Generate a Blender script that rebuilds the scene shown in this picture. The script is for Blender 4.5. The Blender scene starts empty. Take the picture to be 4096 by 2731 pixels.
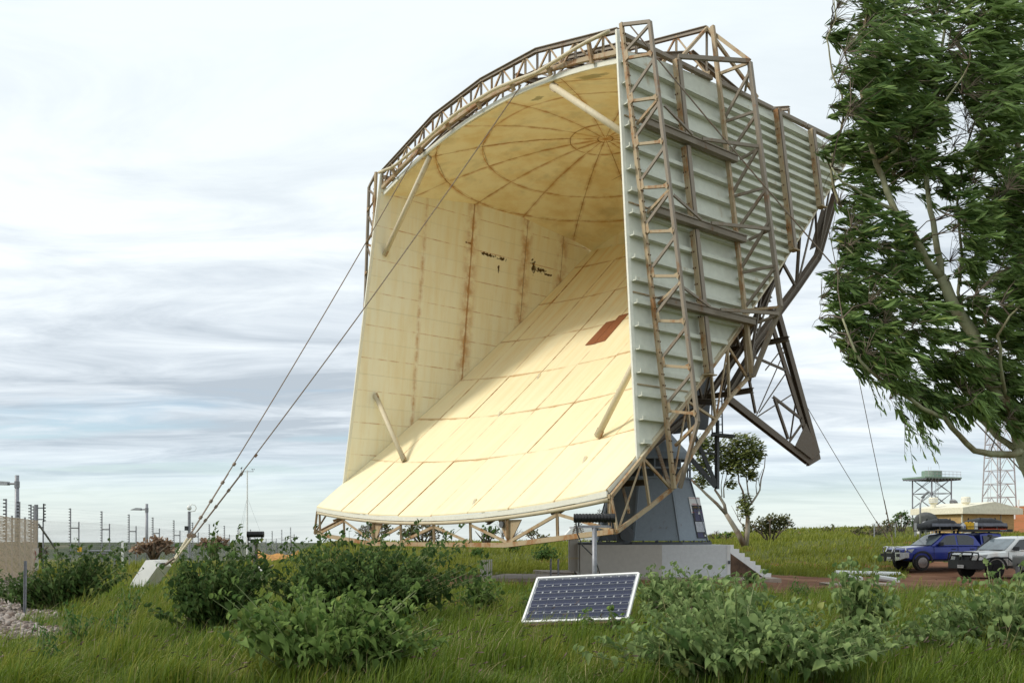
import bpy, math, random
import numpy as np
from mathutils import Vector, Matrix
PI = math.pi
R = math.radians
sc = bpy.context.scene
col = sc.collection
EYE = 1.52
# ------------------------------------------------------------------ camera
FPX, CX, HY = 3652.6, 2048.0, 2150.8          # focal length, centre column and horizon row of the 4096 px picture
cam = bpy.data.cameras.new('camera')
cam.sensor_width = 36
cam.lens = 36 * FPX / 4096
cam.shift_y = (HY - 1365.5) / 4096
cam.clip_end = 20000
cam.clip_start = .1
co = bpy.data.objects.new('camera', cam)
col.objects.link(co)
co.location = (0, 0, EYE)
co.rotation_euler = (PI / 2, 0, 0)
sc.camera = co
# ------------------------------------------------------------------ sky
SUN_EL = R(38)
sx, sy = -.98, -.20
sun_dir = Vector((sx * math.cos(SUN_EL), sy * math.cos(SUN_EL), math.sin(SUN_EL))).normalized()
w = bpy.data.worlds.new('World')
sc.world = w
w.use_nodes = True
wt = w.node_tree
wt.nodes.clear()

class G:
    """small node-graph helper"""
    def __init__(s, nt): s.nt = nt
    def n(s, t, **k):
        nd = s.nt.nodes.new(t)
        for a, b in k.items(): setattr(nd, a, b)
        return nd
    def set(s, sock, v):
        if isinstance(v, bpy.types.NodeSocket): s.nt.links.new(v, sock)
        elif isinstance(v, (tuple, list)) and sock.type == 'RGBA': sock.default_value = (*v[:3], 1)
        else: sock.default_value = v
    def m(s, op, a, b=0., c=0., clamp=False):
        nd = s.n('ShaderNodeMath', operation=op, use_clamp=clamp)
        s.set(nd.inputs[0], a); s.set(nd.inputs[1], b); s.set(nd.inputs[2], c)
        return nd.outputs[0]
    def v(s, op, a, b=(0, 0, 0)):
        nd = s.n('ShaderNodeVectorMath', operation=op)
        s.set(nd.inputs[0], a)
        if op == 'SCALE': s.set(nd.inputs['Scale'], b)
        else: s.set(nd.inputs[1], b)
        return nd.outputs[0]
    def sep(s, a):
        nd = s.n('ShaderNodeSeparateXYZ'); s.set(nd.inputs[0], a); return nd.outputs
    def comb(s, x, y, z):
        nd = s.n('ShaderNodeCombineXYZ')
        for i, q in enumerate((x, y, z)): s.set(nd.inputs[i], q)
        return nd.outputs[0]
    def noise(s, vec, scale, detail=4., rough=.55, dist=0.):
        nd = s.n('ShaderNodeTexNoise')
        s.set(nd.inputs['Vector'], vec); nd.inputs['Scale'].default_value = scale
        nd.inputs['Detail'].default_value = detail; nd.inputs['Roughness'].default_value = rough
        nd.inputs['Distortion'].default_value = dist
        return nd.outputs['Fac']
    def mix(s, f, a, b):
        nd = s.n('ShaderNodeMix', data_type='RGBA')
        s.set(nd.inputs[0], f); s.set(nd.inputs[6], a); s.set(nd.inputs[7], b)
        return nd.outputs[2]
    def ramp(s, f, *st):
        nd = s.n('ShaderNodeValToRGB'); cr = nd.color_ramp
        while len(cr.elements) < len(st): cr.elements.new(.5)
        for e, (p, c) in zip(cr.elements, st):
            e.position = p; e.color = (*c, 1) if isinstance(c, (tuple, list)) else (c, c, c, 1)
        s.set(nd.inputs[0], f)
        return nd.outputs[0]
    def sm(s, f, lo, hi):
        nd = s.n('ShaderNodeMapRange', interpolation_type='SMOOTHSTEP')
        s.set(nd.inputs[0], f); s.set(nd.inputs[1], lo); s.set(nd.inputs[2], hi)
        return nd.outputs[0]

g = G(wt)
tc = g.n('ShaderNodeTexCoord')
sky = g.n('ShaderNodeTexSky', sky_type='NISHITA')
sky.sun_disc = False
sky.sun_elevation = SUN_EL
sky.sun_rotation = math.atan2(sx, sy)
sky.altitude = 10; sky.air_density = 1.0; sky.dust_density = .25; sky.ozone_density = 1.2
bg1 = g.n('ShaderNodeBackground'); bg1.inputs[1].default_value = .10
wt.links.new(sky.outputs[0], bg1.inputs[0])
# layered stratocumulus, laid out on a flat cloud deck overhead
d = g.v('NORMALIZE', tc.outputs['Generated'])
dx, dy, dz = g.sep(d)
zz = g.m('ADD', g.m('MAXIMUM', dz, 0.), .075)
px_, py_ = g.m('DIVIDE', dx, zz), g.m('DIVIDE', dy, zz)
deck = g.comb(g.m('MULTIPLY', px_, .45), py_, 1.7)
n1 = g.noise(deck, .95, 6., .57, .35)
n2 = g.noise(g.comb(g.m('MULTIPLY', px_, .42), py_, 7.3), .5, 4., .5)
n3 = g.noise(g.comb(g.m('MULTIPLY', px_, .50), py_, 3.1), 2.1, 6., .62, .6)
cov = g.m('ADD', g.m('MULTIPLY', n1, .75), g.m('MULTIPLY', n2, .45))
cov = g.m('ADD', cov, g.m('MULTIPLY', g.sm(dz, .04, .42), .16))     # the deck thickens overhead
mask = g.m('MULTIPLY', g.sm(cov, .38, .55), .98)
mask = g.m('MULTIPLY', mask, g.sm(dz, -.01, .09))
veil = g.m('MULTIPLY', g.m('SUBTRACT', 1., g.sm(dz, -.02, .20)), .72)
mask = g.m('MAXIMUM', mask, g.m('MULTIPLY', g.sm(n3, .40, .64), g.m('MULTIPLY', g.sm(dz, .0, .05), .72)))
low = g.m('SUBTRACT', 1., g.sm(dz, .0, .14))
shade = g.m('ADD', g.m('MULTIPLY', n3, .5), g.m('MULTIPLY', n2, .5))
ccol = g.ramp(shade, (.38, (.40, .455, .51)), (.48, (.585, .64, .69)), (.58, (.76, .81, .83)))
up = g.sm(dz, .24, .52)
ccol = g.mix(g.m('MULTIPLY', up, .70), ccol, (.70, .765, .785))
ccol = g.mix(g.m('MULTIPLY', low, .60), ccol, (.46, .585, .67))
mask = g.m('MAXIMUM', mask, veil)
bg2 = g.n('ShaderNodeBackground')
wt.links.new(ccol, bg2.inputs[0])
bg2.inputs[1].default_value = .94
mixs = g.n('ShaderNodeMixShader')
g.set(mixs.inputs[0], mask)
wt.links.new(bg1.outputs[0], mixs.inputs[1]); wt.links.new(bg2.outputs[0], mixs.inputs[2])
wo = g.n('ShaderNodeOutputWorld')
wt.links.new(mixs.outputs[0], wo.inputs[0])
# ------------------------------------------------------------------ sun
sl = bpy.data.lights.new('sun', 'SUN')
sl.energy = 1.75
sl.angle = R(11)
sl.color = (1, .93, .80)
so = bpy.data.objects.new('sun', sl)
col.objects.link(so)
so.rotation_euler = sun_dir.to_track_quat('Z', 'Y').to_euler()
so.location = (-40, -10, 40)
# ------------------------------------------------------------------ exposure
sc.view_settings.view_transform = 'Standard'
sc.view_settings.look = 'None'
sc.view_settings.exposure = .50
sc.view_settings.gamma = 1
sc.view_settings.use_curve_mapping = False
sc.render.engine = 'CYCLES'
sc.cycles.max_bounces = 10
sc.cycles.diffuse_bounces = 8
sc.cycles.transparent_max_bounces = 8
sc.cycles.use_denoising = True
sc.render.use_motion_blur = False

# ------------------------------------------------------------------ mesh helpers
def at(px, py, Y):
    """world point on the line of sight of photo pixel (px,py) at distance Y"""
    return Vector(((px - CX) / FPX * Y, Y, EYE + (HY - py) / FPX * Y))

def newobj(name, me, parent=None, kind=None):
    o = bpy.data.objects.new(name, me)
    col.objects.link(o)
    if parent is not None: o.parent = parent
    if kind: o['kind'] = kind
    return o

def tag(o, label, cat, group=None):
    o['label'] = label; o['category'] = cat
    if group: o['group'] = group
    return o

def thing(name, label, cat, loc=(0, 0, 0), rz=0, group=None):
    o = newobj(name, None)
    o.empty_display_size = .2
    o.location = loc
    o.rotation_euler = (0, 0, rz)
    return tag(o, label, cat, group)

def struct(o):
    o['kind'] = 'structure'
    return o

def copy_tree(o, parent=None):
    c = o.copy(); col.objects.link(c); c.parent = parent
    for ch in list(o.children): copy_tree(ch, c)
    return c

def frame(dv, upv=None):
    z = Vector(dv).normalized()
    up = Vector(upv) if upv is not None else Vector((0, 0, 1))
    if abs(z.dot(up.normalized())) > .97: up = Vector((1, 0, 0)) if abs(z.x) < .9 else Vector((0, 1, 0))
    x = up.cross(z).normalized()
    y = z.cross(x).normalized()
    return x, y, z

SECT = {
    'box': lambda w, h: [(-w/2, -h/2), (w/2, -h/2), (w/2, h/2), (-w/2, h/2)],
    'L': lambda w, h: [(-w/2, -h/2), (w/2, -h/2), (w/2, -h/2+.16*h), (-w/2+.16*w, -h/2+.16*h), (-w/2+.16*w, h/2), (-w/2, h/2)],
    'C': lambda w, h: [(-w/2, -h/2), (w/2, -h/2), (w/2, -h/2+.14*h), (-w/2+.16*w, -h/2+.14*h), (-w/2+.16*w, h/2-.14*h), (w/2, h/2-.14*h), (w/2, h/2), (-w/2, h/2)],
    'H': lambda w, h: [(-w/2, -h/2), (w/2, -h/2), (w/2, -h/2+.14*h), (.09*w, -h/2+.14*h), (.09*w, h/2-.14*h), (w/2, h/2-.14*h), (w/2, h/2), (-w/2, h/2), (-w/2, h/2-.14*h), (-.09*w, h/2-.14*h), (-.09*w, -h/2+.14*h), (-w/2, -h/2+.14*h)],
}

class MB:
    def __init__(s): s.v = []; s.f = []; s.mi = []; s.cur = 0
    def face(s, *idx): s.f.append(tuple(idx)); s.mi.append(s.cur)
    def addv(s, *ps):
        n = len(s.v); s.v += [tuple(p) for p in ps]; return n
    def box(s, c, d, rot=None):
        hx, hy, hz = d[0]/2, d[1]/2, d[2]/2
        pts = [Vector((x, y, z)) for z in (-hz, hz) for x, y in ((-hx, -hy), (hx, -hy), (hx, hy), (-hx, hy))]
        if rot is not None: pts = [rot @ p for p in pts]
        n = s.addv(*[p + Vector(c) for p in pts])
        for q in ((3, 2, 1, 0), (4, 5, 6, 7), (0, 1, 5, 4), (1, 2, 6, 5), (2, 3, 7, 6), (3, 0, 4, 7)): s.face(*[n+i for i in q])
        return s
    def box2(s, a, b):
        a, b = Vector(a), Vector(b)
        return s.box((a+b)/2, (abs(b.x-a.x), abs(b.y-a.y), abs(b.z-a.z)))
    def beam(s, p, q, w, h, up=None, sec='box', off=(0, 0)):
        p, q = Vector(p), Vector(q)
        x, y, z = frame(q-p, up)
        pr = SECT[sec](w, h); k = len(pr)
        n = s.addv(*[p + x*(a+off[0]) + y*(b+off[1]) for a, b in pr], *[q + x*(a+off[0]) + y*(b+off[1]) for a, b in pr])
        for i in range(k): s.face(n+i, n+(i+1) % k, n+k+(i+1) % k, n+k+i)
        s.face(*[n+i for i in range(k)][::-1]); s.face(*[n+k+i for i in range(k)])
        return s
    def tube(s, pts, r, seg=6, caps=True):
        pts = [Vector(p) for p in pts]
        rs = r if isinstance(r, (list, tuple)) else [r]*len(pts)
        rings = []
        x = None
        for i, p in enumerate(pts):
            t = (pts[min(i+1, len(pts)-1)] - pts[max(i-1, 0)])
            if t.length < 1e-9: t = Vector((0, 0, 1))
            t.normalize()
            if x is None: x, y, _ = frame(t)
            else:
                x = (x - t*x.dot(t))
                x = x.normalized() if x.length > 1e-6 else frame(t)[0]
                y = t.cross(x)
            n = s.addv(*[p + (x*math.cos(2*PI*k/seg) + y*math.sin(2*PI*k/seg))*rs[i] for k in range(seg)])
            rings.append(n)
        for a, b in zip(rings, rings[1:]):
            for k in range(seg): s.face(a+k, a+(k+1) % seg, b+(k+1) % seg, b+k)
        if caps:
            s.face(*[rings[0]+k for k in range(seg)][::-1]); s.face(*[rings[-1]+k for k in range(seg)])
        return s
    def prism(s, poly, ax, d0, d1):
        """extrude 2-D polygon along axis ax (0,1,2); poly holds the two other axes in order"""
        def P(a, b, d): return [(d, a, b), (a, d, b), (a, b, d)][ax]
        k = len(poly)
        n = s.addv(*[P(a, b, d0) for a, b in poly], *[P(a, b, d1) for a, b in poly])
        for i in range(k): s.face(n+i, n+(i+1) % k, n+k+(i+1) % k, n+k+i)
        s.face(*[n+i for i in range(k)][::-1]); s.face(*[n+k+i for i in range(k)])
        return s
    def poly(s, *pts):
        n = s.addv(*pts); s.face(*range(n, n+len(pts))); return s
    def slab(s, pts, off):
        """closed plate: polygon pts and the same moved by off"""
        k = len(pts); off = Vector(off)
        n = s.addv(*pts, *[Vector(p)+off for p in pts])
        s.face(*[n+i for i in range(k)]); s.face(*[n+k+i for i in range(k)][::-1])
        for i in range(k): s.face(n+(i+1) % k, n+i, n+k+i, n+k+(i+1) % k)
        return s
    def loft(s, rings, caps=True):
        k = len(rings[0]); ns = [s.addv(*r) for r in rings]
        for a, b in zip(ns, ns[1:]):
            for i in range(k): s.face(a+i, a+(i+1) % k, b+(i+1) % k, b+i)
        if caps: s.face(*[ns[0]+i for i in range(k)][::-1]); s.face(*[ns[-1]+i for i in range(k)])
        return s
    def lathe(s, prof, c=(0, 0, 0), seg=16, ax=2):
        c = Vector(c); rings = []
        for r, h in prof:
            ring = []
            for k in range(seg):
                a, b = r*math.cos(2*PI*k/seg), r*math.sin(2*PI*k/seg)
                ring.append(c + Vector([(h, a, b), (b, h, a), (a, b, h)][ax]))
            rings.append(ring)
        return s.loft(rings)
    def mesh(s, name, mats, smooth=False):
        me = bpy.data.meshes.new(name)
        me.from_pydata(s.v, [], s.f)
        for m_ in (mats if isinstance(mats, (list, tuple)) else [mats]): me.materials.append(m_)
        if any(s.mi): me.polygons.foreach_set('material_index', s.mi)
        if smooth: me.polygons.foreach_set('use_smooth', [True]*len(me.polygons))
        me.update()
        return me
    def build(s, name, mats, parent=None, smooth=False, kind=None):
        return newobj(name, s.mesh(name, mats, smooth), parent, kind)

def np_mesh(name, V, T, mat, tint=None, smooth=True):
    """fast triangle mesh from numpy arrays"""
    me = bpy.data.meshes.new(name)
    V = np.ascontiguousarray(V, dtype=np.float32); T = np.ascontiguousarray(T, dtype=np.int32)
    me.vertices.add(len(V)); me.vertices.foreach_set('co', V.ravel())
    me.loops.add(T.size); me.loops.foreach_set('vertex_index', T.ravel())
    me.polygons.add(len(T))
    me.polygons.foreach_set('loop_start', np.arange(0, T.size, 3, dtype=np.int32))
    me.polygons.foreach_set('loop_total', np.full(len(T), 3, dtype=np.int32))
    if smooth: me.polygons.foreach_set('use_smooth', np.ones(len(T), dtype=bool))
    if tint is not None:
        a = me.attributes.new('tint', 'FLOAT', 'POINT')
        a.data.foreach_set('value', np.ascontiguousarray(tint, dtype=np.float32))
    me.materials.append(mat)
    me.update(calc_edges=True)
    return me

def stamp(tv, tt, pos, ax, nrm, scale, tint, wscale=None):
    """copies of a template (tv verts, tt tris) with y along ax and z near nrm"""
    n = len(pos)
    Y = ax/np.linalg.norm(ax, axis=1, keepdims=True)
    X = np.cross(Y, nrm); X /= np.linalg.norm(X, axis=1, keepdims=True)+1e-9
    Z = np.cross(X, Y)
    if np.isscalar(scale): scale = np.full(n, scale)
    ws = scale if wscale is None else wscale
    V = (pos[:, None, :] + tv[None, :, 0:1]*(X*ws[:, None])[:, None, :] + tv[None, :, 1:2]*(Y*scale[:, None])[:, None, :]
         + tv[None, :, 2:3]*(Z*scale[:, None])[:, None, :])
    T = tt[None]+(np.arange(n)*len(tv))[:, None, None]
    return V.reshape(-1, 3), T.reshape(-1, 3), np.repeat(tint, len(tv)), (X, Y, Z)

def text_mesh(body, size, mat, align='CENTER', extrude=.0):
    cu = bpy.data.curves.new('lettering', 'FONT')
    cu.body = body; cu.size = size; cu.align_x = align; cu.align_y = 'CENTER'; cu.extrude = extrude
    o = bpy.data.objects.new('lettering', cu); col.objects.link(o)
    me = bpy.data.meshes.new_from_object(o.evaluated_get(bpy.context.evaluated_depsgraph_get()))
    bpy.data.objects.remove(o); bpy.data.curves.remove(cu)
    me.materials.clear(); me.materials.append(mat)
    return me

# ------------------------------------------------------------------ materials
def material(name, rough=.6, metal=0., spec=.5):
    m = bpy.data.materials.new(name); m.use_nodes = True
    nt = m.node_tree; b = nt.nodes['Principled BSDF']
    b.inputs['Roughness'].default_value = rough; b.inputs['Metallic'].default_value = metal
    b.inputs['Specular IOR Level'].default_value = spec
    return m, G(nt), b

def simple(name, c, rough=.6, metal=0., var=.12, scale=6., spec=.5, bump=0.):
    m, g, b = material(name, rough, metal, spec)
    t = g.n('ShaderNodeTexCoord')
    n = g.noise(t.outputs['Object'], scale, 5.)
    k = [tuple(max(0, x*(1+s*var*1.6)) for x in c) for s in (-1, 1)]
    g.set(b.inputs['Base Color'], g.ramp(n, (.3, k[0]), (.7, k[1])))
    if bump:
        bn = g.n('ShaderNodeBump'); bn.inputs['Strength'].default_value = bump; bn.inputs['Distance'].default_value = .02
        g.set(bn.inputs['Height'], g.noise(t.outputs['Object'], scale*6, 6.)); g.set(b.inputs['Normal'], bn.outputs[0])
    return m

def rusty(name, c, rust=(.30, .125, .035), amt=.5, rough=.62, metal=.0, scale=2.2, streak=True):
    """paint gone rusty in patches and runs"""
    m, g, b = material(name, rough, metal)
    t = g.n('ShaderNodeTexCoord'); o = t.outputs['Object']
    inf = g.n('ShaderNodeObjectInfo')
    o = g.v('ADD', o, g.comb(g.m('MULTIPLY', inf.outputs['Random'], 37.), 0., 0.))
    n1 = g.noise(o, scale, 7., .62, .3)
    n2 = g.noise(g.v('MULTIPLY', o, (3.5, 3.5, .35)), scale, 5., .6)
    n3 = g.noise(o, scale*9, 4., .6)
    f = g.m('ADD', g.m('MULTIPLY', n1, .6), g.m('MULTIPLY', n2, .4))
    f = g.m('ADD', f, g.m('MULTIPLY', g.m('SUBTRACT', n3, .5), .25))
    lo = .62-.22*amt
    base = g.mix(n3, tuple(x*.82 for x in c), tuple(x*1.12 for x in c))
    colr = g.mix(g.sm(f, lo, lo+.16), base, g.mix(n3, tuple(x*.55 for x in rust), rust))
    g.set(b.inputs['Base Color'], colr)
    bn = g.n('ShaderNodeBump'); bn.inputs['Strength'].default_value = .12; bn.inputs['Distance'].default_value = .006
    g.set(bn.inputs['Height'], n3); g.set(b.inputs['Normal'], bn.outputs[0])
    return m

def leafmat(name, dark, light, transl=.25, rough=.55, spec=.10):
    m, g, b = material(name, rough, 0, spec)
    at_ = g.n('ShaderNodeAttribute', attribute_name='tint'); inf = g.n('ShaderNodeObjectInfo')
    f = g.m('FRACT', g.m('ADD', at_.outputs['Fac'], g.m('MULTIPLY', inf.outputs['Random'], .97)))
    c = g.ramp(f, (0., dark), (.70, light), (.95, tuple(x*1.3 for x in light)), (1., tuple(.5*x*1.3+.5*y_ for x, y_ in zip(light, (.34, .28, .07)))))
    geo = g.n('ShaderNodeNewGeometry')
    c = g.mix(g.m('MULTIPLY', geo.outputs['Backfacing'], .35), c, tuple(.65*a+.35*bb for a, bb in zip(light, (.22, .26, .17))))
    g.set(b.inputs['Base Color'], c)
    tr = g.n('ShaderNodeBsdfTranslucent'); g.set(tr.inputs[0], g.mix(.5, c, tuple(min(1, x*1.9) for x in light)))
    mx = g.n('ShaderNodeMixShader'); mx.inputs[0].default_value = transl
    out = m.node_tree.nodes['Material Output']
    m.node_tree.links.new(b.outputs[0], mx.inputs[1]); m.node_tree.links.new(tr.outputs[0], mx.inputs[2])
    m.node_tree.links.new(mx.outputs[0], out.inputs[0])
    return m

S = 1.15                                     # antenna survey unit in metres
SEAM_A, SHEET_U = 1.76, (-1.07, 1.0, 2.85, 4.64, 6.4, 8.16, 9.92, 10.76)

def cream(name, base, kind, rustc=(.60, .27, .05)):
    """weathered cream paint with rust bleeding out of the panel joints"""
    m, g, b = material(name, .55, 0, .35)
    t = g.n('ShaderNodeTexCoord'); o = g.v('SCALE', t.outputs['Object'], 1/S)
    x, y, z0 = g.sep(o)
    z = g.m('SUBTRACT', z0, EYE/S)
    big = g.noise(o, .55, 5., .6, .2)
    mid = g.noise(o, 2.3, 6., .62)
    fine = g.noise(o, 9., 5., .6)
    wob = g.m('MULTIPLY', g.m('SUBTRACT', mid, .5), .05)
    dists = []
    def near(v, c): return g.m('ABSOLUTE', g.m('SUBTRACT', g.m('ADD', v, wob), c))
    if kind == 'wall':
        for c in (4.7, 7.3, 9.2): dists.append((near(y, c), .03 if c == 4.7 else .015, .34))
        fr = g.m('ABSOLUTE', g.m('SUBTRACT', g.m('FRACT', g.m('DIVIDE', g.m('SUBTRACT', z, 1.26), 1.124)), .5))
        dists.append((g.m('MULTIPLY', fr, 1.124), .001, .022))
        dists.append((near(y, 2.6), .002, .10))
        streak = g.noise(g.comb(g.m('MULTIPLY', y, 3.), x, g.m('MULTIPLY', z, .30)), 1.3, 5., .62)
    elif kind == 'sheet':
        fr = g.m('ABSOLUTE', g.m('SUBTRACT', g.m('FRACT', g.m('ADD', g.m('DIVIDE', x, SEAM_A), .5)), .5))
        dists.append((g.m('MULTIPLY', fr, SEAM_A), .008, .05))
        for c in SHEET_U[1:-1]: dists.append((near(y, c), .008, .05))
        streak = g.noise(g.comb(g.m('MULTIPLY', x, 3.2), g.m('MULTIPLY', y, .35), 0.), 1.2, 5., .62)
    else:
        yy = g.m('SUBTRACT', y, 5.9)
        rr = g.m('SQRT', g.m('ADD', g.m('MULTIPLY', x, x), g.m('MULTIPLY', yy, yy)))
        an = g.m('ARCTAN2', x, g.m('MULTIPLY', yy, -1.))
        fr = g.m('ABSOLUTE', g.m('SUBTRACT', g.m('FRACT', g.m('DIVIDE', an, 2*PI/16)), .5))
        dists.append((g.m('MULTIPLY', g.m('MULTIPLY', fr, 2*PI/16), rr), .010, .11))
        for c in (.26, 1.17, 4.08, 5.62): dists.append((near(rr, c), .010, .10))
        streak = g.noise(g.comb(g.m('MULTIPLY', x, 1.1), g.m('MULTIPLY', y, .8), 4.), 1.1, 5., .62)
    edge = None
    for dd, core, halo in dists:
        e = g.m('ADD', g.m('MULTIPLY', g.m('SUBTRACT', 1., g.sm(dd, core*.4, core*1.8)), .68),
                g.m('MULTIPLY', g.m('SUBTRACT', 1., g.sm(dd, 0., halo*1.4)), g.m('MULTIPLY', g.sm(mid, .34, .70), .80)))
        edge = e if edge is None else g.m('MAXIMUM', edge, e)
    inf = g.n('ShaderNodeObjectInfo')
    c0 = g.mix(big, tuple(v*.93 for v in base), tuple(min(.92, v*1.05) for v in base))
    c0 = g.mix(g.m('MULTIPLY', inf.outputs['Random'], .16), c0, tuple(v*k_ for v, k_ in zip(base, (.86, .78, .62))))
    warm = {'wall': (.74, .58, .27), 'sheet': (.78, .55, .22), 'dome': (.70, .50, .19)}[kind]
    c1 = g.mix(g.m('MULTIPLY', g.sm(streak, .38, .72), {'wall': .34, 'sheet': g.m('ADD', .20, g.m('MULTIPLY', g.sm(y, 2., 10.5), .45)), 'dome': .60}[kind]), c0, warm)
    if kind == 'dome':
        c1 = g.mix(g.m('MULTIPLY', g.sm(g.noise(o, .9, 5., .6), .5, .72), .38), c1, (.42, .38, .22))
        for cx_, cu_, rd, an_ in ((4.0, 1.4, .55, 1.), (0., 10.35, .55, 1.), (-1.1, 10.3, .25, 1.), (1.6, 1.55, .34, 1.)):   # patches of green mould
            q = g.m('SQRT', g.m('ADD', g.m('POWER', g.m('SUBTRACT', x, cx_), 2.), g.m('POWER', g.m('MULTIPLY', g.m('SUBTRACT', y, cu_), 1.7), 2.)))
            q = g.m('ADD', q, g.m('MULTIPLY', g.m('SUBTRACT', mid, .5), 1.1))
            c1 = g.mix(g.m('MULTIPLY', g.m('SUBTRACT', 1., g.sm(q, rd*.6, rd)), .62), c1, (.14, .13, .035))
    if kind == 'wall':                            # bare patches where the paint has flaked off
        for cu_, cz_, ru, rz in ((5.45, 10.75, .42, .07), (6.15, 10.72, .25, .09), (6.05, 10.30, .06, .20), (7.75, 10.75, .12, .32), (8.1, 10.65, .40, .10), (8.5, 10.55, .3, .05), (4.55, 11.0, .15, .05), (7.25, 8.15, .25, .10)):
            q = g.m('SQRT', g.m('ADD', g.m('POWER', g.m('DIVIDE', g.m('SUBTRACT', y, cu_), ru), 2.), g.m('POWER', g.m('DIVIDE', g.m('SUBTRACT', z, cz_), rz), 2.)))
            q = g.m('ADD', q, g.m('MULTIPLY', g.m('SUBTRACT', fine, .5), 3.4))
            c1 = g.mix(g.m('SUBTRACT', 1., g.sm(q, .62, .75)), c1, (.075, .045, .02))
    c2 = g.mix(g.m('MULTIPLY', g.sm(fine, .62, .75), .10), c1, (.25, .17, .08))
    c3 = g.mix(g.m('MINIMUM', edge, .95), c2, g.mix(fine, (.32, .14, .03), rustc))
    g.set(b.inputs['Base Color'], c3)
    bn = g.n('ShaderNodeBump'); bn.inputs['Strength'].default_value = .32; bn.inputs['Distance'].default_value = .05
    g.set(bn.inputs['Height'], g.m('ADD', big, g.m('MULTIPLY', mid, .3))); g.set(b.inputs['Normal'], bn.outputs[0])
    return m

M = {}
M['wall_in'] = cream('cream_wall_paint', (.90, .87, .72), 'wall')
M['sheet'] = cream('cream_reflector_paint', (.89, .80, .55), 'sheet')
M['dome'] = cream('cream_dome_paint', (.89, .80, .55), 'dome')
M['wall_out'] = rusty('pale_green_white_paint', (.66, .67, .575), rust=(.47, .36, .20), amt=.22, scale=.5)
M['trim'] = rusty('white_edge_paint', (.78, .77, .67), rust=(.5, .36, .15), amt=-.1, scale=1.2)
M['steel'] = rusty('rusty_tan_steel', (.42, .325, .20), rust=(.36, .16, .045), amt=.70, scale=1.3)
M['steel_grey'] = rusty('weathered_grey_steel', (.26, .215, .165), rust=(.26, .13, .05), amt=.42, scale=1.3)
M['steel_shaded'] = rusty('shaded_brown_steel', (.145, .115, .085), rust=(.17, .09, .04), amt=.35, scale=1.1)  # same steel as the frame; the back structure's shade is put into its colour
M['backing'] = simple('rust_backing', (.12, .065, .025), .8)
M['hatch'] = rusty('red_brown_primer', (.26, .085, .03), rust=(.16, .05, .02), amt=.3, scale=1.5)
M['pipe'] = rusty('cream_pipe_paint', (.62, .545, .39), rust=(.36, .19, .07), amt=.2, scale=1.6)
M['pedestal'] = rusty('blue_grey_steel_paint', (.25, .295, .34), rust=(.13, .07, .03), amt=.34, scale=.9)
M['ped_dark'] = rusty('dark_grey_steel_paint', (.09, .10, .11), rust=(.10, .05, .02), amt=.3, scale=.9)
M['conc'] = rusty('grey_beige_render', (.58, .55, .50), rust=(.34, .29, .23), amt=.22, scale=.6)
M['white'] = rusty('white_masonry_paint', (.74, .76, .78), rust=(.52, .47, .41), amt=.1, scale=.9)
M['whitebr'] = simple('bright_white_paint', (.80, .80, .79), .55, var=.05, scale=3)
M['slab'] = simple('weathered_concrete', (.40, .33, .27), .85, var=.22, scale=1.4, bump=.3)
M['galv'] = simple('galvanised_steel', (.40, .41, .43), .42, .55, var=.15, scale=14)
M['galvd'] = simple('dull_galvanised_steel', (.26, .265, .29), .5, .4, var=.15, scale=14)
M['black'] = simple('black_plastic', (.014, .014, .016), .42, var=.2)
M['wood'] = simple('brown_plywood', (.10, .055, .03), .75, var=.35, scale=3)
M['rope'] = rusty('rusty_wire_rope', (.20, .155, .115), rust=(.26, .13, .06), amt=.6, scale=3)
M['rubber'] = simple('black_tyre_rubber', (.018, .017, .016), .85, var=.3, scale=20)
M['chrome'] = simple('polished_aluminium', (.72, .72, .73), .2, 1., var=.04)
M['glass'] = simple('dark_tinted_glass', (.02, .024, .028), .06, 0, var=.1, spec=.8)
M['screen'] = simple('windscreen_glass', (.22, .26, .28), .07, 0, var=.3, scale=1.2, spec=.8)
M['lamp'] = simple('clear_lamp_lens', (.55, .57, .58), .15, .3, var=.3, scale=30)
M['red'] = simple('red_lettering', (.42, .03, .03), .6, var=.05)
M['redlens'] = simple('red_tail_lamp', (.30, .01, .01), .2, var=.1)
M['ink'] = simple('black_ink', (.02, .02, .025), .6, var=.05)
M['yellow'] = simple('yellow_plastic', (.72, .43, .02), .45, var=.08)
M['orange'] = simple('orange_plastic', (.75, .12, .02), .5, var=.08)
M['whitepl'] = simple('white_plastic', (.72, .72, .70), .4, var=.05)
M['palegreen'] = simple('pale_green_tank', (.20, .29, .23), .55, var=.08)
M['greybag'] = simple('grey_bag_cloth', (.15, .16, .19), .8, var=.15)
M['blackbag'] = simple('black_bag_cloth', (.02, .021, .024), .7, var=.3, scale=8, bump=.5)
M['lattice'] = simple('pale_galvanised_lattice', (.46, .44, .45), .5, .3, var=.12)
M['roofcr'] = simple('cream_roof_sheet', (.74, .70, .56), .6, var=.06)
M['orangecloth'] = simple('orange_shade_cloth', (.46, .235, .07), .85, var=.2, scale=3)
M['shade'] = simple('tan_shade_cloth', (.50, .40, .30), .9, var=.16, scale=9)
M['navy'] = simple('dark_navy_print', (.03, .03, .09), .5, var=.3)
M['dish'] = simple('dull_grey_dish', (.10, .105, .11), .7, var=.25, scale=2)

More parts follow.
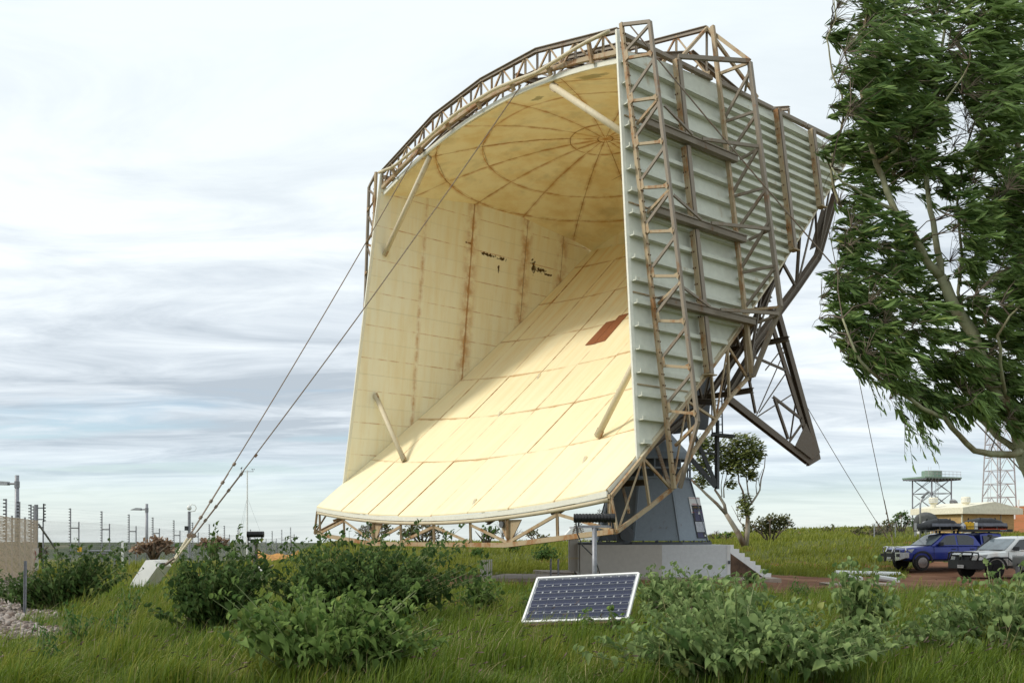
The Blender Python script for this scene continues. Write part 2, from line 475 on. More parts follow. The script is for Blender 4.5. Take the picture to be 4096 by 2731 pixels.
def bark(name, pale, brown, k):
    m, g, b = material(name, .75, 0, .2)
    t = g.n('ShaderNodeTexCoord'); o = t.outputs['Object']
    n = g.noise(g.v('MULTIPLY', o, (1, 1, .45)), k, 6., .6, .4)
    n2 = g.noise(o, k*6, 4.)
    c = g.ramp(n, (.36, brown), (.47, tuple((a+c_)/2 for a, c_ in zip(pale, brown))), (.56, pale))
    c = g.mix(g.m('MULTIPLY', n2, .4), c, tuple(x*.6 for x in pale))
    g.set(b.inputs['Base Color'], c)
    bn = g.n('ShaderNodeBump'); bn.inputs['Strength'].default_value = .4; bn.inputs['Distance'].default_value = .02
    g.set(bn.inputs['Height'], n2); g.set(b.inputs['Normal'], bn.outputs[0])
    return m
M['bark'] = bark('smooth_gum_bark', (.36, .36, .23), (.19, .13, .07), 3.)
M['bark2'] = bark('peeling_gum_bark', (.40, .37, .31), (.20, .10, .05), 1.6)
M['twig'] = simple('grey_brown_twig', (.13, .10, .075), .85, var=.25)
M['stem'] = simple('pale_green_stem', (.16, .20, .07), .6, var=.2)
M['leaf'] = leafmat('broad_leaf', (.028, .072, .010), (.150, .222, .058), .30)
M['leaf_pale'] = leafmat('pale_broad_leaf', (.046, .095, .022), (.205, .275, .105), .30)
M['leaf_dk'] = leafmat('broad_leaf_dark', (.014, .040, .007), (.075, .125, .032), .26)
M['gum'] = leafmat('gum_leaf', (.020, .056, .010), (.190, .280, .090), .32, .42, .18)
M['gum2'] = leafmat('olive_gum_leaf', (.045, .072, .018), (.155, .175, .05), .22)
M['weed'] = leafmat('weed_leaf', (.025, .07, .014), (.065, .14, .03), .2)
M['scrub'] = leafmat('olive_scrub_leaf', (.05, .06, .022), (.125, .125, .052), .15)
M['scrubred'] = leafmat('red_brown_scrub', (.17, .105, .07), (.33, .23, .16), .25)
M['green'] = leafmat('bright_shrub_leaf', (.03, .075, .014), (.085, .15, .035), .2)
M['grass'] = leafmat('green_grass', (.015, .056, .003), (.155, .215, .027), .33, .55, .08)
M['grassy'] = leafmat('yellow_green_grass', (.060, .105, .005), (.240, .255, .042), .33, .6, .06)
M['straw'] = leafmat('dry_straw', (.20, .16, .07), (.36, .30, .15), .2, .6, .2)
M['seed'] = simple('purple_brown_seed_head', (.10, .065, .05), .8, var=.3)

def carpaint(name, c, dust=0., metal=.3):
    m, g, b = material(name, .32, metal, .5)
    b.inputs['Coat Weight'].default_value = .6; b.inputs['Coat Roughness'].default_value = .12
    t = g.n('ShaderNodeTexCoord'); o = t.outputs['Object']
    n = g.noise(o, 2.2, 6., .65)
    z = g.sep(o)[2]
    f = g.m('MULTIPLY', g.sm(g.m('ADD', n, g.m('MULTIPLY', g.m('SUBTRACT', 1.1, z), .12)), .42, .72), dust)
    g.set(b.inputs['Base Color'], g.mix(f, c, (.50, .27, .14)))
    g.set(b.inputs['Roughness'], g.m('ADD', g.m('MULTIPLY', f, .5), .28))
    return m
M['blue'] = carpaint('deep_blue_car_paint', (.006, .022, .22), .04)
M['carwhite'] = carpaint('dusty_white_car_paint', (.82, .82, .80), .4, 0.)
M['silver'] = carpaint('pale_silver_car_paint', (.42, .45, .44), .15, .5)

def brick_mat():
    m, g, b = material('yellow_brick', .85, 0, .2)
    t = g.n('ShaderNodeTexCoord')
    br = g.n('ShaderNodeTexBrick')
    x, y, z = g.sep(t.outputs['Object'])
    g.set(br.inputs['Vector'], g.comb(g.m('ADD', x, y), z, 0.))
    br.inputs['Scale'].default_value = 1.; br.inputs['Brick Width'].default_value = .24; br.inputs['Row Height'].default_value = .086
    br.inputs['Mortar Size'].default_value = .007
    br.inputs['Color1'].default_value = (.52, .36, .16, 1); br.inputs['Color2'].default_value = (.43, .28, .12, 1); br.inputs['Mortar'].default_value = (.22, .16, .10, 1)
    g.set(b.inputs['Base Color'], br.outputs[0])
    return m
M['brick'] = brick_mat()

def ground_mat():
    m, g, b = material('grassy_soil', .95, 0, .1)
    t = g.n('ShaderNodeTexCoord'); o = t.outputs['Object']
    n1 = g.noise(o, .25, 6., .65); n2 = g.noise(o, 3.5, 6., .7); n3 = g.noise(o, .02, 4., .6)
    soil = g.mix(n2, (.15, .06, .025), (.27, .12, .055))
    veg = g.mix(n2, (.045, .060, .014), (.13, .14, .035))
    c = g.mix(g.sm(n1, .36, .46), soil, veg)
    a = g.n('ShaderNodeAttribute', attribute_name='far')
    scrub = g.ramp(g.noise(o, .035, 7., .7), (.35, (.035, .048, .026)), (.55, (.070, .085, .045)), (.70, (.16, .14, .09)))
    scrub = g.mix(g.sm(n3, .55, .7), scrub, (.055, .075, .04))
    c = g.mix(a.outputs['Fac'], c, scrub)
    r = g.n('ShaderNodeAttribute', attribute_name='red')
    c = g.mix(g.m('MULTIPLY', r.outputs['Fac'], g.sm(g.noise(o, .45, 6., .7), .34, .50)), c, g.mix(n2, (.30, .095, .035), (.42, .17, .07)))
    g.set(b.inputs['Base Color'], c)
    bn = g.n('ShaderNodeBump'); bn.inputs['Strength'].default_value = .6; bn.inputs['Distance'].default_value = .05
    g.set(bn.inputs['Height'], n2); g.set(b.inputs['Normal'], bn.outputs[0])
    return m
M['ground'] = ground_mat()

def dirt_mat():
    m, g, b = material('red_brown_dirt', .95, 0, .1)
    t = g.n('ShaderNodeTexCoord'); o = t.outputs['Object']
    n1 = g.noise(o, .5, 6., .65, .3); n2 = g.noise(o, 9., 6., .7)
    c = g.ramp(n1, (.32, (.13, .062, .036)), (.5, (.24, .115, .065)), (.68, (.34, .185, .11)))
    c = g.mix(g.m('MULTIPLY', n2, .35), c, (.12, .06, .035))
    g.set(b.inputs['Base Color'], c)
    bn = g.n('ShaderNodeBump'); bn.inputs['Strength'].default_value = .5; bn.inputs['Distance'].default_value = .03
    g.set(bn.inputs['Height'], n2); g.set(b.inputs['Normal'], bn.outputs[0])
    return m
M['dirt'] = dirt_mat()
M['gravel'] = simple('pale_pink_gravel', (.27, .22, .19), .85, var=.35, scale=9)

# lettering meshes first, while the scene is still small
TX = {k: text_mesh(*a) for k, a in {
    'parking': ('PARKING', .105, M['red']), 're': ('RE', .20, M['red']), 'hilux': ('HILUX', .075, M['ink']), 'hilux2': ('SR 4x4', .05, M['ink']),
    'plate': ('RSN 063', .085, M['ink']), 'plate2': ('1GWB 061', .075, M['ink']), 'plate3': ('1HQ 347', .075, M['ink']), 'title': ('Sugar Scoop Antenna', .045, M['yellow']),
    'badge': ('PAJERO', .05, M['ink']), 'rack': ('RHINO-RACK', .06, M['whitepl']), 'p': ('P', .16, M['ink'])}.items()}
# ================================================================== terrain
def sstep(a, b, x):
    t = np.clip((x-a)/(b-a), 0, 1)
    return t*t*(3-2*t)

def Hgt(x, y):
    x = np.asarray(x, float); y = np.asarray(y, float)
    r = x/np.maximum(y, 12.)
    A = .95+.30*sstep(.10, .25, r)+.35*sstep(.25, .40, r)
    h = A*sstep(41, 64, y)*sstep(-.275, -.19, r)
    h = h+1.15*sstep(66, 112, y)*sstep(.14, .30, r)
    h = h+2.6*sstep(78, 108, y)*sstep(.49, .545, r)
    h = h-.25*sstep(.22, .36, r)*sstep(26, 36, y)*(1-sstep(43, 50, y))
    left = 1-sstep(-.275, -.19, r)
    h = h-left*(.45*sstep(44, 66, y)+1.1*sstep(62, 100, y)+24*sstep(95, 420, y))
    h = h*(1-sstep(125, 330, y))-25*(1-left)*sstep(125, 330, y)+left*0
    h = np.where((y > 330) | (left > .999) & (y > 420), np.minimum(h, -24.), h)
    b = .05*np.sin(x*.9+1.3)*np.cos(y*.7)+.03*np.sin(x*2.1+y*1.7)
    return h+b*sstep(60, 45, y)*.6*(1-.8*sstep(24, 27, y))

def hz(x, y): return float(Hgt(x, y))

def axis(lim, n, k):
    t = np.linspace(-1, 1, n)
    return np.sinh(t*k)/np.sinh(k)*lim
xs = axis(5200, 241, 7.2)
ys = np.concatenate([np.linspace(-60, 4, 17)[:-1], np.geomspace(4, 5000, 200)])
GX, GY = np.meshgrid(xs, ys)
GZ = Hgt(GX, GY)
V = np.stack([GX, GY, GZ], -1).reshape(-1, 3)
nx, ny = len(xs), len(ys)
i = np.arange((ny-1)*nx).reshape(ny-1, nx)[:, :-1].ravel()
T = np.concatenate([np.stack([i, i+1, i+nx+1], 1), np.stack([i, i+nx+1, i+nx], 1)])
me = np_mesh('ground', V, T, M['ground'])
a_ = me.attributes.new('far', 'FLOAT', 'POINT')
a_.data.foreach_set('value', sstep(75, 160, np.hypot(V[:, 0], V[:, 1])).astype(np.float32))
a_ = me.attributes.new('red', 'FLOAT', 'POINT')
rr_ = V[:, 0]/np.maximum(V[:, 1], 12)
a_.data.foreach_set('value', (sstep(.47, .53, rr_)*sstep(66, 84, V[:, 1])*(1-sstep(150, 220, V[:, 1]))).astype(np.float32))
struct(newobj('ground', me))

# dirt yard round the plinth, running on to the car park
DIRT = [(-7.5, 33.5), (-5.5, 35.2), (-1, 36.6), (3, 37.4), (5, 38.4), (9, 39.4), (13, 40.3), (17, 40.6), (21, 47.), (27, 48.5), (36, 47.5), (40, 40), (38, 33), (30, 29.8),
        (22.5, 29.2), (17, 29.6), (14.5, 27.6), (11.5, 25.4), (7, 25.2), (3.2, 26.2), (-.5, 27.6), (-3.5, 29.2), (-6.5, 31.2)]
def inpoly(P, x, y):
    x = np.asarray(x); y = np.asarray(y); r = np.zeros(x.shape, bool); n = len(P)
    for k in range(n):
        (x0, y0), (x1, y1) = P[k], P[(k+1) % n]
        c = ((y0 > y) != (y1 > y)) & (x < (x1-x0)*(y-y0)/(y1-y0+1e-12)+x0)
        r ^= c
    return r
wig = lambda x, y: (x+.35*np.sin(y*2.3+x*.6)+.15*np.sin(y*6.1), y+.35*np.sin(x*1.9)+.16*np.sin(x*5.3+1))
def is_dirt(x, y): return inpoly(DIRT, *wig(np.asarray(x, float), np.asarray(y, float)))
dx_ = np.arange(-9, 41, .25); dy_ = np.arange(24, 50, .25)
DX, DY = np.meshgrid(dx_, dy_)
vi = -np.ones(DX.shape, int)
ins = is_dirt(DX+.125, DY+.125)[:-1, :-1]
yy_, xx_ = np.nonzero(ins)
idx = np.stack([yy_*len(dx_)+xx_, yy_*len(dx_)+xx_+1, (yy_+1)*len(dx_)+xx_+1, (yy_+1)*len(dx_)+xx_], 1)
uq, inv = np.unique(idx.ravel(), return_inverse=True); inv = inv.reshape(-1, 4)
dv = np.stack([DX.ravel()[uq], DY.ravel()[uq]], 1)
dv = np.column_stack([dv, Hgt(dv[:, 0], dv[:, 1])+.022])
struct(newobj('dirt_yard', np_mesh('dirt_yard', dv, np.concatenate([inv[:, [0, 1, 2]], inv[:, [0, 2, 3]]]), M['dirt'])))

# ================================================================== the horn antenna
TH = .68
OX, OY = -1.4815, 26.6727
EF = EYE/S
ANT_LOC = Vector((OX*S, OY*S, 0)); ANT_RZ = TH-PI/2
ant = thing('horn_antenna', 'huge cream scoop-shaped horn antenna with domed roof and rusty steel trusses', 'antenna', ANT_LOC, ANT_RZ)
def P(a, u, z): return Vector((a*S, u*S, (z+EF)*S))
cT, sT = math.cos(TH), math.sin(TH)
def ray(px, py):
    d = ((px-CX)/FPX, 1., (HY-py)/FPX); o = (-OX, -OY, 0.)
    L = lambda v: np.array([v[0]*sT-v[1]*cT, v[0]*cT+v[1]*sT, v[2]])
    return L(o), L(d)
def on(px, py, n, d0):
    o, d = ray(px, py); t = (d0-np.dot(n, o))/np.dot(n, d); return o+t*d
def wallR(px, py, off=0): return on(px, py, np.array([1, 0, .127]), 7.24+off)
def ata(px, py, a): return on(px, py, np.array([1, 0, 0]), a)
def atu(px, py, u): return on(px, py, np.array([0, 1, 0]), u)
def aw(z): return 7.24-.127*z
PS = (.0095, .8425, 1.53)
PS = tuple(np.polyfit([-1.07, 0, .8, 3.01, 4.64, 6.4, 8.16, 9.92, 10.76], [.62, 1.55, 2.25, 4.09, 5.6, 7.26, 9.01, 10.77, 11.6], 2))
def zs(a, u): return PS[0]*u*u+PS[1]*u+PS[2]+.0088*a*a
def awu(u):                                  # half width where the wall stands on the reflector
    a = 6.5
    for _ in range(8): a = aw(zs(a, u))
    return a
def zd(a, u): return 13.26-.0245*(a*a+(u-5.9)**2)

def clip(poly, cp):
    out = poly
    for k in range(len(cp)):
        (x0, y0), (x1, y1) = cp[k], cp[(k+1) % len(cp)]
        side = lambda p: (x1-x0)*(p[1]-y0)-(y1-y0)*(p[0]-x0)
        inp, out = out, []
        for i in range(len(inp)):
            p, q = inp[i], inp[(i+1) % len(inp)]
            sp, sq = side(p), side(q)
            if sp >= 0: out.append(p)
            if sp*sq < 0:
                t = sp/(sp-sq); out.append((p[0]+(q[0]-p[0])*t, p[1]+(q[1]-p[1])*t))
        if len(out) < 3: return []
    return out
def area(p): return abs(sum(p[i][0]*p[(i+1) % len(p)][1]-p[(i+1) % len(p)][0]*p[i][1] for i in range(len(p))))/2

rng = random.Random(5)
def member(name, p, q, wd, ht, mat='steel', parent=ant, sec='box', up=None):
    """one steel member; end points in survey units (a, u, z)"""
    m = MB().beam(P(*p), P(*q), wd*.66*S, ht*.66*S, up, sec)
    return m.build(name, M[mat], parent)

# ---- main reflector: 8 columns of panels, 7 rows
refl = MB()
for k in range(16):                                                     # stiffening flange along the lip
    a0, a1 = -7.05+k*14.1/16, -7.05+(k+1)*14.1/16
    refl.beam(P(a0, -1.04, zs(a0, -1.07)-.10), P(a1, -1.04, zs(a1, -1.07)-.10), .05*S, .12*S)
for s in (-1, 1):
    refl.beam(P(s*7.02, -1.0, zs(7.05, -1)-.09), P(s*awu(.0), 0, zs(7, 0)-.1), .06*S, .10*S)
mr = refl.build('main_reflector', M['trim'], ant)
bk = MB()
NB = 28
us_ = [-1.03+(10.75+1.03)*j/NB for j in range(NB+1)]
rows_ = []
for u in us_:
    lim = 7.02 if u < 0 else awu(u)-.01
    rows_.append([P(lim*(-1+2*i/12), u, zs(lim*(-1+2*i/12), u)-.055) for i in range(13)])
n0 = [bk.addv(*r) for r in rows_]
for a, b in zip(n0, n0[1:]):
    for i in range(12): bk.face(a+i, a+i+1, b+i+1, b+i)
bk.build('backing_sheet', M['backing'], mr)
for r in range(7):
    for c in range(8):
        u0, u1 = SHEET_U[r]+.009, SHEET_U[r+1]-.009
        A0, A1 = (c-4)*SEAM_A+.008, (c-3)*SEAM_A-.008
        lift = rng.uniform(-.010, .014); tl = rng.uniform(-.007, .007)
        m = MB(); grid = []
        ok = False
        for i in range(6):
            u = u0+(u1-u0)*i/5
            lim = 7.04 if u <= .0 else awu(u)-.012
            row = []
            for j in range(4):
                a = min(max(A0+(A1-A0)*j/3, -lim), lim)
                row.append((a, u))
            if abs(row[3][0]-row[0][0]) > .05: ok = True
            grid.append(row)
        if not ok: continue
        for dzz in (0, -.045):
            grid_n = [m.addv(*[P(a, u, zs(a, u)+lift+tl*(j-1.5)+dzz) for j, (a, u) in enumerate(row)]) for row in grid]
            for p_, q_ in zip(grid_n, grid_n[1:]):
                for j in range(3): m.face(*((p_+j, p_+j+1, q_+j+1, q_+j) if dzz == 0 else (q_+j, q_+j+1, p_+j+1, p_+j)))
            if dzz == 0: top = grid_n
            else: bot = grid_n
        for j in range(3):
            m.face(bot[0]+j, bot[0]+j+1, top[0]+j+1, top[0]+j); m.face(top[-1]+j, top[-1]+j+1, bot[-1]+j+1, bot[-1]+j)
        for p_, q_ in ((0, 1), (1, 2), (2, 3), (3, 4), (4, 5)):
            m.face(bot[q_], bot[p_], top[p_], top[q_]); m.face(bot[p_]+3, bot[q_]+3, top[q_]+3, top[p_]+3)
        m.build('panel', M['sheet'], mr)
# the boarded feed opening: two red-brown plates
HATCH = [[(-.55, 5.5), (-.09, 5.47), (-.09, 6.44), (-.50, 6.44)], [(-.07, 5.47), (.39, 5.49), (.37, 6.62), (-.07, 6.62)]]
for k in range(2):
    b0 = HATCH[k]
    o = MB().slab([P(a, u, zs(a, u)+.022) for a, u in b0], (0, 0, .02)).build('hatch_plate', M['hatch'], mr)
    o['label'] = 'red-brown plate boarding up the feed opening'
# loose curls of joint tape
for px, py in ((2345, 1830), (1905, 2000), (2160, 1500), (2475, 1560), (2005, 1650)):
    q = None
    o_, d_ = ray(px, py)
    for t in np.linspace(15, 60, 2000):
        q = o_+t*d_
        if q[2] < zs(q[0], q[1]): break
    m = MB()
    pts = [P(q[0]+.02*i, q[1]-.05*i, zs(q[0], q[1]-.05*i)+.03+.05*math.sin(i*1.1)) for i in range(5)]
    for a, b in zip(pts, pts[1:]): m.beam(a, b, .06, .008)
    m.build('peeling_tape', M['pipe'], mr)

# ---- domed subreflector
dm = MB()
rim = [(-5.68+11.36*k/24) for k in range(25)]
for a, b in zip(rim, rim[1:]):
    dm.beam(P(a, .80, zd(a, .85)+.05), P(b, .80, zd(b, .85)+.05), .05*S, .13*S)
dome = dm.build('dome_subreflector', M['trim'], ant)
bk = MB()
grid = [bk.addv(*[P(-5.6+11.2*i/14, .88+9.85*j/14, zd(-5.6+11.2*i/14, .88+9.85*j/14)+.05) for i in range(15)]) for j in range(15)]
for a, b in zip(grid, grid[1:]):
    for i in range(14): bk.face(a+i, b+i, b+i+1, a+i+1)
bk.build('backing_sheet', M['backing'], dome)
rect = [(-5.69, .85), (5.69, .85), (5.69, 10.78), (-5.69, 10.78)]
rings = [(0, .26, 1), (.26, 1.18, 8), (1.18, 4.10, 16), (4.10, 5.65, 16), (5.65, 8.2, 16)]
for r0, r1, ns in rings:
    for k in range(ns):
        if ns == 1:
            quads = [[(.25*math.cos(t*PI/4), 5.9+.25*math.sin(t*PI/4)) for t in range(8)]]
        else:
            st = 2*PI/ns; t0, t1 = (k+.5)*st if ns == 16 else k*st+PI/16, (k+1.5)*st if ns == 16 else (k+1)*st+PI/16
            nr = max(1, int((r1-r0)/.9)); quads = []
            for i in range(nr):
                ra, rb = r0+.007+(r1-r0-.014)*i/nr, r0+.007+(r1-r0-.014)*(i+1)/nr
                pt = lambda r, t, s: (r*math.sin(t)+s*.007*math.cos(t), 5.9-r*math.cos(t)+s*.007*math.sin(t))
                tm = (t0+t1)/2
                quads.append([pt(ra, t0, 1), pt(rb, t0, 1)]+([pt(rb, tm, 0)] if ns == 8 else [])+[pt(rb, t1, -1), pt(ra, t1, -1)]+([pt(ra, tm, 0)] if ns == 8 else []))
        m = MB()
        def ccw(p):
            return p if sum(p[i][0]*p[(i+1) % len(p)][1]-p[(i+1) % len(p)][0]*p[i][1] for i in range(len(p))) > 0 else p[::-1]
        off = rng.uniform(-.006, .004)
        tot = 0
        for qd in quads:
            c = clip(ccw(qd), rect)
            if len(c) < 3 or area(c) < .004: continue
            tot += area(c)
            m.slab([P(a, u, zd(a, u)+off) for a, u in c], (0, 0, .03*S))
        if tot > .01: m.build('panel', M['dome'], dome)
# dome-to-reflector strip at the back
for k in range(8):
    a0, a1 = -5.72+1.43*k+.006, -5.72+1.43*(k+1)-.006
    MB().slab([P(a0, 10.77, zs(a0, 10.76)-.05), P(a1, 10.77, zs(a1, 10.76)-.05), P(a1, 10.79, zd(a1, 10.78)+.03), P(a0, 10.79, zd(a0, 10.78)+.03)], (0, .05, 0)).build('back_panel', M['dome'], dome)

# ---- side walls
wallpoly = [(.005, 1.90), (3.01, 4.46), (4.64, 5.95), (6.4, 7.60), (8.16, 9.31), (9.92, 11.05), (10.76, 11.88), (10.85, 12.10), (9.2, 12.36), (5.9, 12.53), (2.4, 12.36), (.68, 12.10)]
ZB = [1.26+1.124*k for k in range(11)]
UB = [-.1, 4.7, 7.3, 9.2, 11.2]
def wall(s, label):
    up_n = Vector((s, 0, .127)).normalized()
    t = MB()
    # white edge trim down the front
    t.beam(P(s*(aw(1.75)+.02), -.02, 1.75), P(s*(aw(12.62)+.02), .70, 12.62), .055*S, .11*S, up=(0, 1, 0))
    o = t.build('side_wall', M['trim'], ant)
    o['label'] = label
    for zi in range(10):
        for ui in range(4):
            cell = [(UB[ui]+.006, ZB[zi]+.0025), (UB[ui+1]-.006, ZB[zi]+.0025), (UB[ui+1]-.006, ZB[zi+1]-.0025), (UB[ui]+.006, ZB[zi+1]-.0025)]
            c = clip(cell, wallpoly)
            if len(c) < 3 or area(c) < .01: continue
            off = rng.uniform(-.004, .006)
            m = MB(); k = len(c)
            p_in = [P(s*(aw(z)-off), u, z) for u, z in c]
            p_out = [P(s*(aw(z)+.035-off), u, z) for u, z in c]
            n = m.addv(*p_in, *p_out)
            m.face(*[n+i for i in range(k)]); m.cur = 1
            m.face(*[n+k+i for i in range(k)][::-1])
            for i in range(k): m.face(n+(i+1) % k, n+i, n+k+i, n+k+(i+1) % k)
            m.build('panel', [M['wall_in'], M['wall_out']], o)
    bkp = MB()
    bkp.poly(*[P(s*(aw(z)+.042), u, z) for u, z in wallpoly])
    bkp.cur = 0
    bkp.build('backing_sheet', M['wall_out'], o)
    # horizontal ribs outside; twice as many behind the second truss
    for kz in range(36):
        z = 2.20+kz*.28125
        hits = []
        for i in range(len(wallpoly)):
            (x0, z0), (x1, z1) = wallpoly[i], wallpoly[(i+1) % len(wallpoly)]
            if (z0-z)*(z1-z) < 0: hits.append(x0+(x1-x0)*(z-z0)/(z1-z0))
        if len(hits) != 2: continue
        u0, u1 = min(hits)+.03, max(hits)-.03
        if kz % 2: u0 = max(u0, 4.5)
        if u1-u0 < .1: continue
        dp = .15
        m = MB()
        m.beam(P(s*(aw(z)+.04+dp/2), u0, z), P(s*(aw(z)+.04+dp/2), u1, z), dp*S, .025*S)
        m.beam(P(s*(aw(z)+.04+dp), u0, z+.035), P(s*(aw(z)+.04+dp), u1, z+.035), .02*S, .095*S)
        m.build('rib', M['wall_out'], o)
    # row of lap seams between ribs
    for zc in (3.62, 5.87, 8.12, 10.37):
        u0 = .06+(zc-1.9)*.066
        u1 = 11.
        for i in range(6):
            (x0, z0), (x1, z1) = wallpoly[i], wallpoly[i+1]
            if z0 <= zc <= z1: u1 = x0+(x1-x0)*(zc-z0)/(z1-z0)
        MB().beam(P(s*(aw(zc)+.055), u0, zc), P(s*(aw(zc)+.055), u1-.05, zc), .04*S, .03*S).build('lap_joint', M['steel'], o)
    # edge angle along the foot of the wall
    for (x0, z0), (x1, z1) in zip(wallpoly[:6], wallpoly[1:7]):
        MB().beam(P(s*(aw(z0)+.07), x0, z0-.04), P(s*(aw(z1)+.07), x1, z1-.04), .14*S, .05*S, up=(0, -.7, .7)).build('foot_angle', M['pipe'], o)
    return o
wr = wall(1, 'pale green-white ribbed outer wall on the side of the plinth steps')
wl = wall(-1, 'cream side wall with flaking paint patches')

# ---- inner tube struts, one pair high, one pair low
for s in (-1, 1):
    for p, q in (((s*2.98, .90, 12.33), (s*(aw(9.88)-.05), .98, 9.88)), ((s*4.66, .98, 2.62), (s*(aw(5.07)-.05), .97, 5.07))):
        st = MB().tube([P(*p), P(*q)], .088*S, 10).build('strut', M['pipe'], ant, smooth=True)
        for e, o2 in ((p, q), (q, p)):
            d_ = (Vector(o2)-Vector(e)).normalized()
            MB().beam(P(*e), P(*(Vector(e)+d_*.22)), .06*S, .22*S).build('end_bracket', M['steel'], st)

# ---- front side trusses, girders, columns on the outer walls
def uf(z): return .75+(12.4-z)*.032
def side_steel(s):
    A = lambda off, u, z: (s*(aw(z)+off), u, z)
    ch = MB()
    ch.beam(P(*A(.25, .61, 12.66)), P(*A(.25, .88, 1.16)), .10*S, .08*S, up=(0, 1, 0), sec='C')
    o = ch.build('front_truss', M['steel'], ant)
    oc = MB()
    oc.beam(P(*A(1.0, .78, 12.42)), P(*A(.98, 1.09, 2.70)), .085*S, .085*S, up=(0, 1, 0), sec='box')
    oc.build('outer_chord', M['steel_grey'], o)
    member('outer_chord', A(.98, 1.09, 2.70), A(.28, 1.05, 1.18), .12, .13, 'steel_grey', o, up=(0, 1, 0))
    member('brace', A(.25, .61, 12.62), A(1.0, .78, 12.42), .10, .12, 'steel_grey', o)
    zr = [11.72-1.09*i for i in range(9)]
    for i, z in enumerate(zr):
        member('rung', A(.25, uf(z)-.17, z+.02), A(1.0, uf(z), z-.12), .09, .10, 'steel', o, 'L')
        member('brace', A(.25, uf(z)-.17, z+.16), A(1.0, uf(z), min(z+.86, 12.34)), .08, .10, 'steel_grey', o, 'L')
        gus = MB().slab([P(*A(.27, uf(z)-.19, z-.08)), P(*A(.39, uf(z)-.17, z-.01)), P(*A(.37, uf(z)-.17, z+.22)), P(*A(.27, uf(z)-.19, z+.18))], (0, -.015, 0))
        gus.build('gusset', M['steel'], o)
        gus = MB().slab([P(*A(.98, uf(z)-.03, z-.20)), P(*A(.82, uf(z)-.03, z-.06)), P(*A(.98, uf(z)-.03, z-.02))], (0, -.015, 0))
        gus.build('gusset', M['steel'], o)
    member('brace', A(.25, 1.08, 2.2), A(.98, 1.09, 2.66), .09, .10, 'steel', o, 'L')
    bl_ = MB()
    for k in range(42):
        z = 1.5+k*.265
        for du_ in (-.035, .035): bl_.box(P(*A(.305, 0.88-.27*(z-1.16)/11.5+du_, z)), (.03, .03, .035))
    bl_.build('bolts', M['backing'], o, kind='stuff')
    # girders
    for gz in (10.2, 7.97, 5.72):
        gd = MB()
        gd.beam(P(*A(.36, .95, gz+.07)), P(*A(.36, 4.55, gz+.07)), .26*S, .03*S)
        gd.beam(P(*A(.44, .95, gz)), P(*A(.44, 4.55, gz)), .03*S, .13*S)
        gd.beam(P(*A(.36, .95, gz-.08)), P(*A(.36, 4.55, gz-.08)), .18*S, .03*S)
        go = gd.build('girder', M['steel_grey'], ant)
        member('brace', A(1.0, 1.0, gz+.18), A(.60, 2.5, gz+.02), .07, .09, 'steel_grey', go, 'L')
        member('brace', A(.60, 2.9, gz+.02), A(1.20, 4.5, gz+.05), .09, .12, 'steel_grey', go)
        member('brace', A(.52, 4.55, gz-.05), A(1.20, 4.5, gz+.02), .08, .10, 'steel_grey', go, 'L')
        member('brace', A(.25, uf(gz), gz-.08), A(1.0, uf(gz), gz+.28), .08, .10, 'steel', go, 'L')
    # columns
    for u, zb, zt, wd, nm in ((2.62, 4.10, 12.40, .19, 1), (7.0, 8.22, 12.40, .19, 1), (8.72, 9.90, 12.30, .18, 1)):
        cuts = [zb]+[z for z in (5.72, 7.97, 10.2) if zb < z and u < 4.5]+[zt]
        for i, (a, b) in enumerate(zip(cuts, cuts[1:])):
            a2 = a+(.12 if i else 0); b2 = b-(.16 if i < len(cuts)-2 else 0)
            c_o = MB().beam(P(*A(.27, u, a2)), P(*A(.27, u, b2)), wd*S, .13*S, up=(0, 1, 0), sec='box').build('column', M['steel_grey'], ant)
            MB().beam(P(*A(.27, u-wd*.56, a2+.02)), P(*A(.27, u-wd*.56, b2-.02)), .15*S, .02*S, up=(0, 1, 0)).build('flange', M['steel'], c_o)
        bl_ = MB()
        for k in range(int((zt-zb)/.42)):
            bl_.box(P(*A(.27, u-wd*.63, zb+.2+k*.42)), (.04, .03, .045)); bl_.box(P(*A(.20, u-wd*.63, zb+.2+k*.42)), (.03, .03, .04))
        bl_.build('bolts', M['backing'], c_o, kind='stuff')
        MB().box(P(*A(.27, u, zb-.02)), (.24*S, (wd+.12)*S, .03*S)).build('base_plate', M['steel'], c_o)
    # second truss
    ch = MB()
    ch.beam(P(*A(.27, 4.30, 13.95)), P(*A(.27, 4.40, 4.22)), .11*S, .09*S, up=(0, 1, 0), sec='C')
    o = ch.build('second_truss', M['steel'], ant)
    member('outer_chord', A(1.22, 4.43, 12.55), A(1.20, 4.62, 5.97), .16, .16, 'steel_grey', o, up=(0, 1, 0))
    member('outer_chord', A(1.20, 4.62, 5.97), A(.29, 4.40, 4.25), .16, .16, 'steel_grey', o, up=(0, 1, 0))
    for i, z in enumerate((11.25, 9.15, 7.05)):
        member('rung', A(.27, 4.4, z), A(1.2, 4.5, z-.02), .09, .10, 'steel_grey', o, 'L')
        member('brace', A(.27, 4.4, z+.1), A(1.2, 4.5, z+1.15), .09, .11, 'steel_grey', o, 'L')
        member('brace', A(.27, 4.4, z-.95), A(1.2, 4.5, z-.10), .09, .11, 'steel_grey', o, 'L')
    member('rung', A(.27, 4.4, 6.02), A(1.2, 4.6, 5.96), .09, .10, 'steel', o, 'L')
    # peak over the second truss
    ap = (s*5.46, 4.4, 14.05)
    member('peak_beam', A(.33, 2.6, 12.46), A(1.22, 4.43, 12.58), .13, .16, 'steel_grey', o)
    member('peak_beam', A(1.22, 4.43, 12.60), ap, .12, .14, 'steel', o)
    member('peak_beam', A(.33, 2.7, 12.46), ap, .10, .12, 'steel', o)
